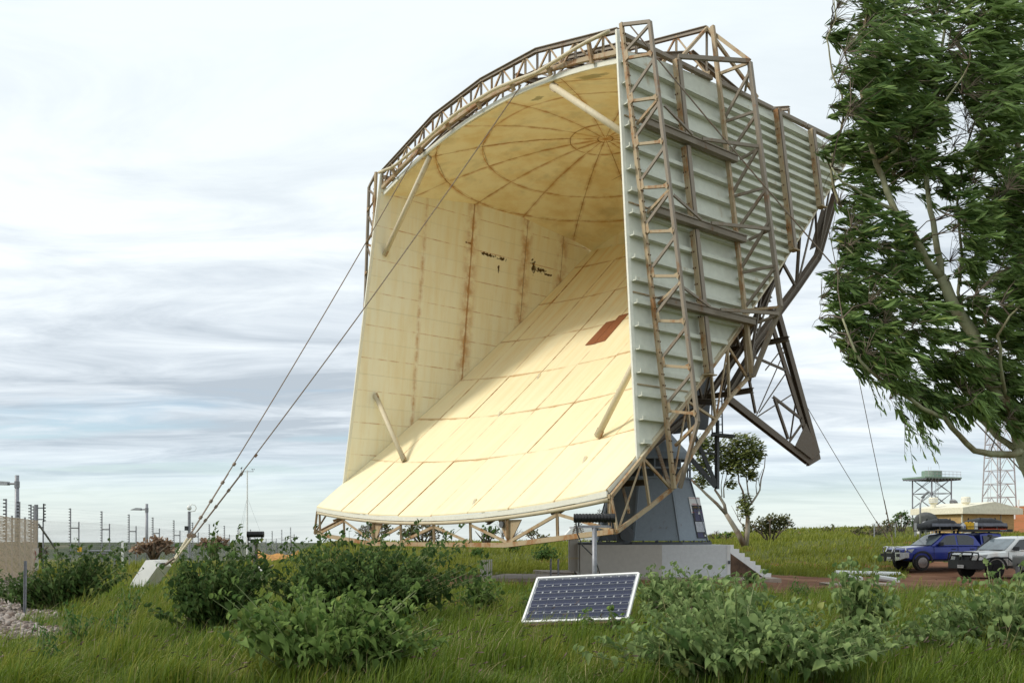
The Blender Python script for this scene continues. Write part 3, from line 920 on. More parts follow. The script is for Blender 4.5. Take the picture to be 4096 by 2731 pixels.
    member('brace', A(.2, 4.35, 12.6), A(1.2, 4.43, 12.55), .09, .11, 'steel', o)
    member('brace', ap, (s*5.75, 6.3, 12.60), .11, .12, 'steel', o)
    member('brace', ap, (s*5.2, 3.3, 12.7), .09, .10, 'steel', o)
    member('brace', A(1.22, 4.43, 12.5), A(.2, 5.6, 12.55), .09, .10, 'steel_grey', o)
    # wall head beam
    hb = MB()
    for u0, u1 in ((.82, 4.25), (4.55, 7.0), (7.05, 8.7), (8.75, 10.8)):
        hb.beam(P(s*(aw(12.5)+.08), u0, 12.50), P(s*(aw(12.5)+.08), u1, 12.50), .13*S, .10*S)
    hb.build('head_beam', M['steel_grey'], ant)
    # lower side truss that follows the foot of the wall
    lo = [(7.32, -1.0, .15), (7.24, .15, .72), (7.2, .95, 1.16), (7.08, 1.84, 2.06), (6.95, 2.9, 3.0), (6.88, 3.54, 3.6), (6.8, 4.42, 4.22)]
    hi = [(7.12, -1.0, .93)]+[(awu(u)+.12, u, zs(awu(u), u)-.14) for u in (.05, .95, 1.84, 2.9, 3.7, 4.5)]
    lo = [(s*a, u, z) for a, u, z in lo]; hi = [(s*a, u, z) for a, u, z in hi]
    c1 = MB()
    for a, b in zip(lo, lo[1:]): c1.beam(P(*a), P(*b), .09*S, .08*S)
    o = c1.build('lower_side_truss', M['steel'], ant)
    c2 = MB()
    for a, b in zip(hi, hi[1:]): c2.beam(P(*a), P(*b), .08*S, .08*S)
    c2.build('upper_chord', M['steel'], o)
    for i in range(7):
        if i not in (2,): member('post', lo[i], hi[i], .08, .10, 'steel', o, 'H')
        if i < 6:
            if i % 2 == 0: member('brace', lo[i], hi[i+1], .08, .09, 'steel', o, 'L')
            else: member('brace', hi[i], lo[i+1], .08, .09, 'steel', o, 'L')
    # the chord that goes on past the second truss, under the reflector
    pts = [(6.8, 4.42, 4.22), (6.35, 5.26, 5.25), (6.05, 7.76, 7.35), (5.9, 9.1, 8.55), (5.6, 10.55, 10.85)]
    pts = [(s*a, u, z) for a, u, z in pts]
    c1 = MB()
    for a, b in zip(pts, pts[1:]): c1.beam(P(*a), P(*b), .18*S, .20*S, sec='H')
    o = c1.build('back_truss', M['steel_shaded'], ant)
    tops = [(s*(awu(u)-.15), u, zs(awu(u), u)-.16) for u in (4.6, 5.9, 7.0, 8.16, 9.2, 10.2, 10.7)]
    c2 = MB()
    for a, b in zip(tops, tops[1:]): c2.beam(P(*a), P(*b), .12*S, .14*S)
    c2.build('upper_chord', M['steel_shaded'], o)
    zig = [pts[0], tops[1], pts[1], tops[2], pts[2], tops[3], pts[2], tops[4], pts[3], tops[5], pts[4]]
    for a, b in zip(zig, zig[1:]): member('brace', a, b, .10, .12, 'steel_shaded', o, 'L')
    # plates on the back corner
    MB().slab([P(s*5.75, 8.9, 8.75), P(s*5.72, 9.4, 9.0), P(s*5.55, 10.1, 10.2), P(s*5.6, 9.8, 10.3)], (.02*s, 0, 0)).build('gusset', M['steel_shaded'], o)
side_steel(1); side_steel(-1)

# ---- arches over the dome
def arch(u, zoff, top, low, nb, nm, mat='steel', wd=.11):
    """top / low: lists of (a,z) for a >= 0 from the wall inwards"""
    T_ = [(-a, z) for a, z in top]+[(a, z) for a, z in top[::-1] if a > 0]
    L_ = [(-a, z) for a, z in low]+[(a, z) for a, z in low[::-1] if a > 0]
    m = MB()
    for p, q in zip(T_, T_[1:]): m.beam(P(p[0], u, p[1]), P(q[0], u, q[1]), wd*S, wd*1.15*S, sec='H')
    o = m.build(nm, M['steel_grey'], ant)
    m = MB()
    for p, q in zip(L_, L_[1:]): m.beam(P(p[0], u, p[1]), P(q[0], u, q[1]), wd*S, wd*S, sec='L')
    m.build('lower_chord', M[mat], o)
    f = lambda K, a: float(np.interp(a, [k[0] for k in K], [k[1] for k in K]))
    A_ = np.linspace(T_[0][0], T_[-1][0], nb+1)
    for i in range(nb+1):
        a = A_[i]
        if f(T_, a)-f(L_, a) > .1: member('post', (a, u, f(T_, a)), (a, u, f(L_, a)), .07, .08, 'steel_grey' if i % 3 else 'steel', o, 'H')
        if i < nb:
            b = A_[i+1]
            p, q = ((a, u, f(L_, a)), (b, u, f(T_, b))) if (i % 2 == 0) else ((a, u, f(T_, a)), (b, u, f(L_, b)))
            member('brace', p, q, .065, .08, mat, o, 'L')
    return o
arch(.73, 0, [(5.64, 12.63), (2.52, 13.42), (0, 13.58)], [(5.64, 12.08), (4.3, 12.42), (2.5, 12.80), (0, 12.98)], 22, 'front_arch')
arch(1.55, 0, [(5.5, 12.70), (2.9, 13.35), (0, 13.62)], [(5.5, 12.35), (3, 12.95), (0, 13.15)], 14, 'inner_arch', 'steel_grey')
arch(4.4, 0, [(5.46, 14.05), (2.6, 14.70), (0, 14.95)], [(5.6, 12.75), (3, 13.25), (0, 13.5)], 10, 'roof_arch', 'steel')
arch(8.2, 0, [(5.5, 12.95), (2.6, 13.85), (0, 14.1)], [(5.5, 12.55), (3, 13.0), (0, 13.25)], 10, 'roof_arch', 'steel')
for k, a in enumerate((-3.6, -1.6, 1.6, 3.6, 4.9)):
    zt = lambda u: float(np.interp(u, [.73, 1.55, 4.4, 8.2, 10.6], [13.2, 13.3, 14.5, 13.6, 13.2]))-.03*max(0, abs(a)-2)*9
    zt0 = zt; zt = lambda u, f=zt0: max(f(u), zd(a, u)+.45)
    us = [.75, 1.6, 4.4, 8.2, 10.6]
    m = MB()
    for p, q in zip(us, us[1:]): m.beam(P(a, p, zt(p)-.12), P(a*.98, q, zt(q)-.12), .14*S, .16*S, sec='H')
    o = m.build('roof_purlin', M['steel_grey'], ant)
    for u in np.arange(2.2, 10, 1.3):
        member('brace', (a, u, zt(u)-.14), (a, u+.65, zd(a, u+.65)+.10), .06, .07, 'steel', o, 'L')
        member('brace', (a, u+1.3, zt(u+1.3)-.14), (a, u+.65, zd(a, u+.65)+.10), .06, .07, 'steel', o, 'L')
# rim pipe in front of the arch
KA, KZ = [-5.55, -4.6, -2.75, -1.9, -.9, .9, 1.9, 2.75, 4.6, 5.55], None
KZ = [12.52, zd(4.6, .85)+.30, zd(2.75, .85)+.20, zd(1.9, .85)+.24, zd(.9, .85)+.30, zd(.9, .85)+.30, zd(1.9, .85)+.24, zd(2.75, .85)+.20, zd(4.6, .85)+.55, 12.58]
rp = [(a, .52, float(np.interp(a, KA, KZ))) for a in np.linspace(-5.55, 5.55, 29)]
pipe = MB().tube([P(*p) for p in rp], .05*S, 7).build('rim_pipe', M['pipe'], ant, smooth=True)
for i in range(2, 29, 4):
    p = rp[i]
    MB().beam(P(p[0], .56, p[2]+.05), P(p[0], .70, zd(p[0], .85)+.08), .08*S, .10*S).build('pipe_bracket', M['steel'], pipe)

# ---- truss under the lip
fl = MB()
ll = [(-7.12, .12), (-3.35, -.18), (3.35, -.18), (7.22, .15)]
for p, q in zip(ll, ll[1:]): fl.beam(P(p[0], -.95, p[1]), P(q[0], -.95, q[1]), .14*S, .12*S)
lt = fl.build('lip_truss', M['steel'], ant)
pz = lambda a: zs(a, -1.07)-.22
MB().tube([P(-7.05+14.1*k/24, -1.0, pz(-7.05+14.1*k/24)) for k in range(25)], .058*S, 8).build('lip_pipe', M['pipe'], lt, smooth=True)
lzf = lambda a: float(np.interp(a, [k[0] for k in ll], [k[1] for k in ll]))
kn = [-7.0, -5.28, -3.38, -1.76, 0, 1.76, 3.38, 5.28, 7.05]
for i, a in enumerate(kn):
    member('post', (a, -.95, lzf(a)), (a, -.97, pz(a)-.04), .10 if i in (2, 6) else .075, .10, 'steel', lt, 'H')
    MB().box(P(a, -.98, pz(a)+.07), (.16*S, .12*S, .10*S)).build('pipe_clamp', M['steel'], lt)
for a, b, hi_first in ((-7.0, -5.28, 0), (-5.28, -3.38, 1), (-3.38, -1.76, 0), (-1.76, 0, 0), (0, 1.76, 1), (1.76, 3.38, 1), (3.38, 5.28, 0), (5.28, 7.05, 1)):
    p, q = ((a, -.95, pz(a)-.1), (b, -.95, lzf(b)+.06)) if hi_first else ((a, -.95, lzf(a)+.06), (b, -.95, pz(b)-.1))
    member('brace', p, q, .08, .12, 'steel', lt, 'L')
for a in (-3.38, 3.38):
    MB().slab([P(a-.45, -.93, pz(a)-.06), P(a-.12, -.93, pz(a)-.55), P(a+.12, -.93, pz(a)-.55), P(a+.5, -.93, pz(a)-.06)], (0, .03, 0)).build('gusset', M['steel'], lt)
    MB().lathe([(.0, -.02), (.10, -.02), (.10, .03), (0, .03)], P(a-.22, -1.0, pz(a)-.18), 12, 1).build('pulley', M['dish'], lt, smooth=False)

# ---- backup structure under the reflector
for a in (-4.6, -1.9, 1.9, 4.6):
    us = [-.7, 1.0, 2.85, 4.64, 6.4, 8.16, 10.4]
    dep = [.55, 1.0, 1.5, 1.9, 1.8, 1.3, .5]
    tp = [(a, u, zs(a, u)-.16) for u in us]
    lw = [(a, u+dd*.35, zs(a, u)-dd) for u, dd in zip(us, dep)]
    m = MB()
    for p, q in zip(lw, lw[1:]): m.beam(P(*p), P(*q), .14*S, .16*S, sec='H')
    o = m.build('back_rib', M['steel_shaded'], ant)
    m = MB()
    for p, q in zip(tp, tp[1:]): m.beam(P(*p), P(*q), .10*S, .12*S)
    m.build('upper_chord', M['steel_shaded'], o)
    for i in range(7):
        member('post', tp[i], lw[i], .08, .10, 'steel_shaded', o)
        if i < 6: member('brace', tp[i+1] if i % 2 else tp[i], lw[i] if i % 2 else lw[i+1], .08, .10, 'steel_shaded', o, 'L')
for u in (.2, 1.9, 3.7, 5.5, 7.3, 9.0, 10.3):
    L_ = awu(max(u, 0))-.2
    m = MB()
    for i in range(8):
        a0, a1 = -L_+2*L_*i/8, -L_+2*L_*(i+1)/8
        m.beam(P(a0, u, zs(a0, u)-.26), P(a1, u, zs(a1, u)-.26), .10*S, .14*S, sec='C')
    m.build('cross_beam', M['steel_shaded'], ant)
for u, dz_ in ((.9, 1.05), (4.9, 1.9), (6.6, 1.85)):
    member('cross_beam', (-6.2, u+dz_*.3, zs(4, u)-dz_), (6.2, u+dz_*.3, zs(4, u)-dz_), .18, .22, 'steel_shaded', sec='H')
for s in (-1, 1):
    member('diagonal_beam', (s*6.4, 3.6, 3.55), (s*1.2, 7.2, 4.6), .20, .24, 'steel_shaded', sec='H')
    member('diagonal_beam', (s*7.0, 1.1, 1.25), (s*1.5, 6.6, 3.3), .13, .15, 'steel', sec='H')
    member('diagonal_beam', (s*7.1, -.4, .6), (s*3.2, 3.2, 2.1), .10, .12, 'steel', sec='H')
    member('diagonal_beam', (s*5.5, 6.8, 6.5), (s*1.2, 8.6, 5.2), .20, .24, 'steel_shaded', sec='H')
# elevation drum and yoke
MB().lathe([(.0, -1.9), (.75, -1.9), (.75, -1.6), (.42, -1.55), (.42, 1.55), (.75, 1.6), (.75, 1.9), (0, 1.9)], P(0, 7.6, 4.1), 18, 0).build('elevation_drum', M['ped_dark'], ant)
for s in (-1, 1):
    MB().prism([(6.6*S, (3.6+EF)*S), (8.6*S, (3.6+EF)*S), (8.9*S, (5.6+EF)*S), (8.0*S, (6.9+EF)*S), (6.4*S, (5.6+EF)*S)], 0, s*1.98*S, s*2.1*S).build('yoke_plate', M['ped_dark'], ant)

# ---- tail boom with counterweight tip on the plinth-step side
for s in (1,):
    a = 4.0
    tpx = lambda px, py: tuple(ata(px, py, a))
    top_, tip_, tipb, root = tpx(3106, 1240), tpx(3266, 1815), tpx(3232, 1845), tpx(2905, 1590)
    o = MB().beam(P(*top_), P(*tip_), .22*S, .16*S, up=(1, 0, 0), sec='H').build('tail_boom', M['steel_shaded'], ant)
    member('lower_chord', root, tipb, .32, .26, 'steel_shaded', o, 'H', up=(1, 0, 0))
    member('side_chord', tpx(3085, 1290), tpx(3245, 1800), .10, .26, 'steel_shaded', o)
    MB().slab([P(*q)+Vector((.16, 0, 0)) for q in (tpx(3262, 1812), tpx(3234, 1838), tpx(3165, 1785), tpx(3208, 1695))], (.02, 0, 0)).build('tip_plate', M['steel_shaded'], o)
    member('tip_cap', tpx(3275, 1822), tpx(3228, 1850), .36, .16, 'steel_shaded', o, up=(1, 0, 0))
    for p, q, wd in (((2995, 1510), (3022, 1652), .10), ((3025, 1658), (3138, 1400), .06), ((3035, 1650), (3150, 1480), .06), ((3030, 1665), (3170, 1575), .055), ((3090, 1585), (3205, 1675), .10),
                     ((3098, 1595), (3152, 1755), .11), ((3160, 1760), (3185, 1590), .055), ((3155, 1765), (3208, 1690), .12), ((3000, 1420), (3140, 1480), .09), ((3060, 1480), (3130, 1390), .06)):
        member('brace', tpx(*p), tpx(*q), wd, wd*1.2, 'steel_shaded', o, 'L')
    for p, q, wd in (((2870, 1330), (2960, 1420), .14), ((2905, 1590), (3105, 1250), .30), ((2960, 1230), (3100, 1250), .20), ((2890, 1560), (2975, 1260), .16), ((3000, 1130), (3080, 1200), .22), ((3080, 1330), (2930, 1300), .12)):
        member('boom_root', tpx(*p), tpx(*q), wd, wd*1.15, 'steel_shaded', o, 'H')

# ---- access ladder and hanging platform
def fr(px, py, Y=34.5):
    """point in antenna space on a plane facing the viewer"""
    w_ = at(px, py, Y); q = w_-ANT_LOC
    return Vector((q.x*sT-q.y*cT, q.x*cT+q.y*sT, q.z))
m = MB()
for px in (2846, 2887): m.tube([fr(px, 1560), fr(px+3, 1740)], .028, 5)
lad = m.build('ladder', M['ped_dark'], ant)
for i in range(6): MB().tube([fr(2846, 1575+31*i), fr(2889, 1573+31*i)], .018, 5).build('rung', M['ped_dark'], lad)
m = MB().beam(fr(2848, 1738), fr(2935, 1746), .5, .10)
plat = m.build('platform', M['ped_dark'], ant)
for p, q, wd in (((2868, 1745), (2868, 1955), .13), ((2760, 1830), (2862, 1945), .16), ((2775, 1735), (2866, 1940), .13), ((2795, 1810), (2868, 1815), .07), ((2870, 1680), (2870, 1745), .10)):
    MB().beam(fr(*p), fr(*q), wd, wd).build('hanger', M['ped_dark'], plat)

# ================================================================== pedestal, plinth and steps
pc = Vector((4.80*S, 31.75*S, 0))
PZ = (-.22+EF)*S                                  # top of the plinth
ped = thing('antenna_pedestal', 'blue-grey riveted steel pedestal tower with rust streaks on white plinth', 'pedestal', (pc.x, pc.y, PZ))
def octo(r, z, sq=.80):
    return [Vector((r*math.cos(t), r*sq*math.sin(t), z)) for t in [PI/8+PI/4*k for k in range(8)]]
def hx_(y): return (HY-y)/FPX*31.0*S+EYE-PZ       # height above the plinth from a picture row
zA, zB, zC, zD = .14, hx_(1912), hx_(1832), hx_(1740)
rA, rB = 2.33, 1.62
low, upp = octo(rA, zA), octo(rB, zB)
for k in range(8):
    a, b, c, d_ = low[k], low[(k+1) % 8], upp[(k+1) % 8], upp[k]
    cen = (a+b+c+d_)/4
    sh = lambda p: cen+(p-cen)*.992
    nrm = (b-a).cross(d_-a).normalized()
    MB().slab([sh(a), sh(b), sh(c), sh(d_)], -nrm*.03).build('side_plate', M['pedestal'], ped)
core = MB().loft([octo(rA-.07, zA), octo(rB-.07, zB)]).build('core', M['ped_dark'], ped)
for k in range(8):
    a, d_ = low[k], upp[k]
    MB().beam(a*1.005, d_*1.005, .10, .035, up=(a.x, a.y, 0)).build('corner_strip', M['pedestal'], ped)
MB().loft([octo(rA+.16, 0), octo(rA+.16, .10)]).build('base_flange', M['ped_dark'], ped)
for k in range(28):
    t = 2*PI*k/28
    MB().lathe([(0, .10), (.035, .10), (.035, .17), (0, .17)], (2.36*math.cos(t), 2.36*.8*math.sin(t), 0), 6).build('anchor_bolt', M['ped_dark'], ped)
fr_ = MB()
for z in (zB+.02, (zB+zC)/2, zC):
    ring = octo(rB+.03, z)
    for k in range(8): fr_.beam(ring[k], ring[(k+1) % 8], .10, .07)
for k in range(8): fr_.beam(octo(rB, zB)[k], octo(rB, zC)[k], .07, .07)
for k in range(8):
    a, b = (octo(rB, zB)[k]+octo(rB, zB)[(k+1) % 8])/2, (octo(rB, zC)[k]+octo(rB, zC)[(k+1) % 8])/2
    fr_.beam(a, b, .05, .05)
fr_.build('open_frame', M['pedestal'], ped)
MB().loft([octo(1.25, zB), octo(1.25, zC)]).build('inner_drum', M['ped_dark'], ped)
MB().loft([octo(rB, zC+.03), octo(rB*.96, zC+.25), octo(rB*.6, zD), octo(rB*.35, zD+.5)]).build('head', M['pedestal'], ped)
# bearing boss on the viewer-left face
MB().lathe([(0, 0), (.34, 0), (.34, -.10), (.20, -.12), (.20, -.2), (0, -.2)], (-1.25, -1.93, hx_(2140)), 14, 1).build('bearing_boss', M['ped_dark'], ped)
# the notices sit flat on the right-hand front plate
fa, fb, fc, fd = low[6], low[7], upp[7], upp[6]
ex = (fb-fa).normalized(); nn = (fb-fa).cross(fd-fa).normalized()
ez = nn.cross(ex).normalized()
def notice(name, label, u, v, wd, ht, mat):
    o = MB().box((0, 0, 0), (wd, ht, .012)).build(name, mat)
    o.matrix_world = Matrix.Translation(Vector((pc.x, pc.y, PZ))) @ Matrix.Translation(fa+ex*u+ez*v+nn*.02) @ Matrix((ex, ez, nn)).transposed().to_4x4()
    return tag(o, label, 'sign')
pk = notice('parking_sign', 'white sign reading PARKING in red on the grey pedestal', 1.25, hx_(2030), .66, .66, M['whitepl'])
newobj('lettering', TX['parking'], pk).location = (0, .03, .008)
for y in (-.29, .29): MB().box((0, y, .008), (.62, .012, .004)).build('red_line', M['red'], pk)
ib = notice('information_board', 'tall dark information board with photographs and text below the PARKING sign', 1.30, hx_(2098), .60, 1.32, M['ink'])
newobj('lettering', TX['title'], ib).location = (0, .58, .008)
MB().box((.04, .26, .008), (.50, .46, .004)).build('picture', M['navy'], ib)
MB().prism([(.0, .30), (.16, .30), (.08, .44)], 2, .011, .014).build('picture_dish', M['whitepl'], ib)
MB().box((.08, .18, .012), (.04, .2, .003)).build('picture_tower', M['ink'], ib)
MB().box((0, -.21, .008), (.52, .40, .004)).build('text_panel', M['galv'], ib)
for k in range(11): MB().box((-.02 if k % 4 == 3 else 0, -.05-.032*k, .0115), (.40 if k % 4 == 3 else .46, .010, .002)).build('text_line', M['galvd'], ib)
MB().box((-.08, -.54, .008), (.32, .20, .004)).build('picture', M['navy'], ib)
MB().box((.19, -.56, .008), (.07, .07, .004)).build('logo_patch', M['whitepl'], ib)

# plinth
PFY = 29.5*S
px0, px1 = (2321-CX)/FPX*PFY, (2921-CX)/FPX*PFY
pm = (2648-CX)/FPX*PFY
pl = thing('plinth', 'low concrete plinth, half beige and half white, under the pedestal', 'plinth', (pm, PFY+2.6, 0))
MB().box2((px0-pm, -2.6, -.2), (-.001, 2.6, PZ)).build('beige_block', M['conc'], pl)
MB().box2((.001, -2.6, -.2), (px1-pm, 2.6, PZ)).build('white_block', M['white'], pl)
MB().box2((px0-pm-.02, -2.6, PZ+.002), (-1.45, 2.6, PZ+.09)).build('steel_plate', M['ped_dark'], pl)
MB().box2((px1-pm-.12, -2.615, -.2), (px1-pm+.003, -2.602, PZ)).build('corner_strip', M['whitebr'], pl)
MB().lathe([(.0, -.12), (.11, -.12), (.11, .02), (.085, .02), (.085, -.05), (0, -.05)], (-2.33, -2.62, .42), 12, 1).build('drain_pipe', M['conc'], pl)
MB().box((px1-pm-.05, -2.63, .62), (.08, .04, .12)).build('latch', M['ped_dark'], pl)
cab = thing('control_cabinet', 'narrow beige control cabinet on the shaded end of the plinth', 'cabinet', (px0-.22, PFY+.6, .26))
MB().box((0, 0, .62), (.32, .5, 1.22)).build('body', M['conc'], cab)
MB().box((-.165, 0, .62), (.02, .44, 1.14)).build('door', M['conc'], cab)
MB().box((0, -.26, .5), (.36, .03, .07)).build('strap', M['pipe'], cab)
MB().tube([(.05, 0, 0), (.14, 0, -.24)], .025, 6).build('conduit', M['ped_dark'], cab)
st = thing('steps', 'white concrete steps with brown board under them beside the white plinth', 'steps', (px1+.02, PFY+.4, 0), R(28))
nst = 8
for k in range(nst):
    zt = PZ-(k+1)*PZ/(nst+.001)
    MB().box2((.27*k, 0, -.2), (.27*(k+1)-.003, 1.1, max(zt+PZ/nst-.16*0, .02)-PZ/nst*.0)).build('step', M['whitebr'], st)
MB().slab([(0.02, -.04, .98), (0.02, -.04, .02), (1.7, -.04, .02)], (0, .03, 0)).build('side_board', M['wood'], st)
# slabs in the yard
def slabobj(pts, th, label):
    c = sum((Vector((p[0], p[1], 0)) for p in pts), Vector())/len(pts)
    c.z = hz(c.x, c.y)
    m = MB().prism([(p[0]-c.x, p[1]-c.y) for p in pts], 2, -.3, th)
    o = m.build('concrete_slab', M['slab']); o.location = c
    return tag(o, label, 'slab')
slabobj([(-1.1, 31.6), (2.4, 31.2), (2.3, 35.2), (-.3, 35.6)], .13, 'weathered brown concrete slab with chipped edge beside the plinth')
slabobj([(1.55, 35.8), (px0+.2, 35.4), (px0+.25, 38.4), (.9, 38.9)], .17, 'pale concrete apron slab behind the two grey posts')
slabobj([(px0+.35, 32.55), (px1+1.5, 32.55), (px1+1.6, PFY-.05), (px0+.3, PFY-.05)], .07, 'thin concrete slab along the front foot of the plinth')
slabobj([(11.0, 31.3), (13.4, 31.8), (13.2, 33.2), (11.1, 33.0)], .10, 'small concrete slab in the dirt beyond the steps')
# ================================================================== guy cables and anchors
def w_ant(a, u, z):
    q = P(a, u, z)
    return Vector((ANT_LOC.x+q.x*sT+q.y*cT, ANT_LOC.y-q.x*cT+q.y*sT, q.z))
def cable(name, label, top, foot, r, sag=.0, group=None, clamps=()):
    root = thing(name, label, 'cable', foot, 0, group)
    top = Vector(top)-Vector(foot); n = 14
    pts = [top*(i/n)-Vector((0, 0, sag*4*(i/n)*(1-i/n))) for i in range(n+1)]
    MB().tube(pts, r, 6).build('wire_rope', M['rope'], root, smooth=True)
    d = pts[1].normalized()
    L = top.length
    # doubled tail with rope grips and a turnbuckle at the foot
    MB().tube([d*1.1+Vector((.04, 0, .03)), d*(.18*L if L < 30 else 5.)+Vector((.02, 0, .02))], r*.9, 5).build('rope_tail', M['rope'], root)
    MB().tube([d*.05, d*.9], r*2.2, 6).build('turnbuckle', M['pipe'], root)
    for t in clamps: MB().beam(d*t, d*(t+.10), r*5, r*4).build('rope_grip', M['rope'], root)
    MB().lathe([(.0, -.04), (.07, -.04), (.07, .04), (0, .04)], d*1.0, 8, 1).build('shackle', M['rope'], root)
    return root
fl_ = at(688, 2252, 26.5)
cable('guy_cable', 'thicker wire rope from the middle of the front arch to the white anchor block', w_ant(2.02, .6, 12.62), fl_, .019, .25, 'antenna guy cables', (1.5, 2.0, 2.6, 3.2, 3.9))
cable('guy_cable', 'wire rope from the left end of the antenna arch down to the white anchor block', w_ant(-3.09, .6, 12.62), fl_+Vector((-.06, .12, -.02)), .017, .22, 'antenna guy cables', (1.6, 2.2, 2.9, 3.6))
b1, b2 = at(3556, 2205, 58), at(3574, 2209, 55)
b1.z = hz(b1.x, b1.y); b2.z = hz(b2.x, b2.y)
cable('guy_cable', 'thin wire rope from behind the antenna tail boom to the grass bank', at(3190, 1560, 44), b1, .018, .15, 'antenna guy cables', (1.5, 2.0, 2.5, 3.1))
cable('guy_cable', 'thin wire rope from the back corner of the antenna to the grass bank', at(3285, 770, 38.5), b2, .018, .15, 'antenna guy cables', (1.5, 2.0, 2.5, 3.1))
b3 = Vector((19.5, 28.5, 0)); b3.z = hz(b3.x, b3.y)
cable('guy_cable', 'rusty wire rope crossing the ribbed antenna wall towards the gum tree', w_ant(6.0, .80, 12.62), b3, .020, .45, 'antenna guy cables', (1.5, 2.0))
for px, py, Y, hh, lab in ((563, 2361, 26.2, .82, 'white concrete anchor block with slanted face under the wire ropes'), (1008, 2345, 29.5, .55, 'white concrete anchor block almost hidden behind the broad-leaved shrubs')):
    o = at(px, py, Y); o.z = hz(o.x, o.y)
    an = thing('anchor_block', lab, 'anchor', o, R(-18))
    k = hh/.82
    MB().prism([(-.42*k, -.25), (-.16*k, -.25), (.66*k, .72*k), (.52*k, .90*k), (.26*k, .90*k), (-.44*k, .02)], 1, -.1, .50*k).build('block', M['whitebr'], an)
    MB().tube([(.6*k, .2, .72*k), (.95*k, .25, .95*k)], .04, 6).build('anchor_rod', M['rope'], an)
    MB().slab([(.50*k, .05, .80*k), (.64*k, .05, .80*k), (.64*k, .42, .80*k), (.50*k, .42, .80*k)], (.03, 0, .02)).build('anchor_plate', M['galvd'], an)

# ================================================================== solar panel
TL, TR, BL = at(2150.6, 2311.3, 14.8), at(2554.7, 2291.6, 14.25), at(2083.4, 2486.2, 14.2)
W_, H_ = TR-TL, BL-TL
H_ = H_-W_.normalized()*H_.dot(W_.normalized())*.25
nS = W_.cross(H_).normalized()*-1
if nS.z < 0: nS = -nS
base = (TL+TR)/2+H_/2; base.z = hz(base.x, base.y)
spn = thing('solar_module', 'blue-black solar panel with white frame tilted low in the grass', 'solar panel', base)
Q = lambda a, b, h=0: TL+W_*a+H_*b+nS*h-base
MB().slab([Q(0, 0), Q(1, 0), Q(1, 1), Q(0, 1)], -nS*.035).build('back_sheet', M['galv'], spn)
for p, q in (((0, 0), (1, 0)), ((1, 0), (1, 1)), ((1, 1), (0, 1)), ((0, 1), (0, 0))):
    MB().beam(Q(*p, -.012), Q(*q, -.012), .032, .052, up=nS).build('frame_rail', M['whitebr'], spn)
cellm = simple('blue_black_solar_cell', (.013, .017, .047), .18, 0, var=.25, scale=3, spec=.6)
cw, ch_ = (1-.045)/12, (1-.075)/6
meshes = None
for r in range(6):
    for c in range(12):
        a0, a1 = .0225+c*cw+.0011, .0225+(c+1)*cw-.0011
        c0, c1 = .0375+r*ch_+.002, .0375+(r+1)*ch_-.002
        ka, kb = .009, .022
        ptsq = [(a0+ka, c0), (a1-ka, c0), (a1, c0+kb), (a1, c1-kb), (a1-ka, c1), (a0+ka, c1), (a0, c1-kb), (a0, c0+kb)]
        if meshes is None:
            cen = Q((a0+a1)/2, (c0+c1)/2)
            meshes = MB().slab([Q(x, y)-cen for x, y in ptsq], nS*.003).mesh('cell', cellm)
        o = newobj('cell', meshes, spn); o.location = Q((a0+a1)/2, (c0+c1)/2, .0015)
for r in range(6):
    for t in (.18, .82):
        y = .0375+r*ch_+ch_*t
        MB().beam(Q(.022, y, .0055), Q(.978, y, .0055), .0032, .002, up=nS).build('busbar', M['galv'], spn)
MB().beam(Q(0, 1.02, -.05), Q(1, 1.02, -.05), .06, .05, up=nS).build('wooden_batten', M['wood'], spn)
bl, br = Q(.14, .97, -.04), Q(.9, .97, -.04)
MB().box2((bl.x, bl.y+.05, -.25), (br.x, bl.y+.42, bl.z-.03)).build('concrete_foot', M['conc'], spn)
tl_, tr_ = Q(.15, .08, -.03), Q(.85, .08, -.03)
for q in (tl_, tr_): MB().beam(q, (q.x, q.y+.05, -.2), .04, .04).build('rear_leg', M['galvd'], spn)

# ================================================================== tube sensors on posts
def sensor(px, py_top, Y, length, lab, rz, ph):
    o = at(px, py_top, Y); zt = o.z; o.z = hz(o.x, o.y)
    t = thing('tube_lamp', lab, 'floodlight', o, rz, 'black tube floodlights on posts')
    h = zt-o.z
    MB().tube([(0, 0, -.2), (0, 0, h-.18)], .05 if Y < 25 else .07, 10).build('post', M['galvd'] if ph else M['black'], t, smooth=True)
    MB().box((0, 0, h-.17), (length*.80, .10, .05)).build('crossbar', M['galvd'] if ph else M['black'], t)
    for s in (-1, 1): MB().box((s*length*.38, 0, h-.10), (.03, .10, .14)).build('bracket', M['black'], t)
    prof = [(0, -length/2), (.09, -length/2), (.095, -length/2+.02)]
    n = 12
    for i in range(n):
        a = -length/2+.03+(length-.06)*i/n; b = -length/2+.03+(length-.06)*(i+1)/n
        prof += [(.082, a+.002), (.095, a+.25*(b-a)), (.095, a+.75*(b-a))]
    prof += [(.095, length/2-.02), (.09, length/2), (0, length/2)]
    MB().lathe(prof, (0, 0, h), 14, 0).build('tube_body', M['black'], t)
    MB().tube([(-length*.45, 0, h-.07), (-length*.42, 0, h-.3), (-.3*length, .02, h-.55), (.0, .05, h-.8), (.1, .05, h-1.1), (.08, .05, 0)], .014, 5).build('wire', M['black'], t)
    return t
sl1 = sensor(2378, 2071, 18.5, .84, 'ribbed black tube floodlight on grey post in front of the plinth', R(-8), 1)
MB().box((.19, -.02, .62), (.10, .09, .20)).build('switch_box', M['whitepl'], sl1)
sensor(1022, 2136, 27.5, .50, 'short black tube floodlight on dark post above the shrubs', R(8), 0)

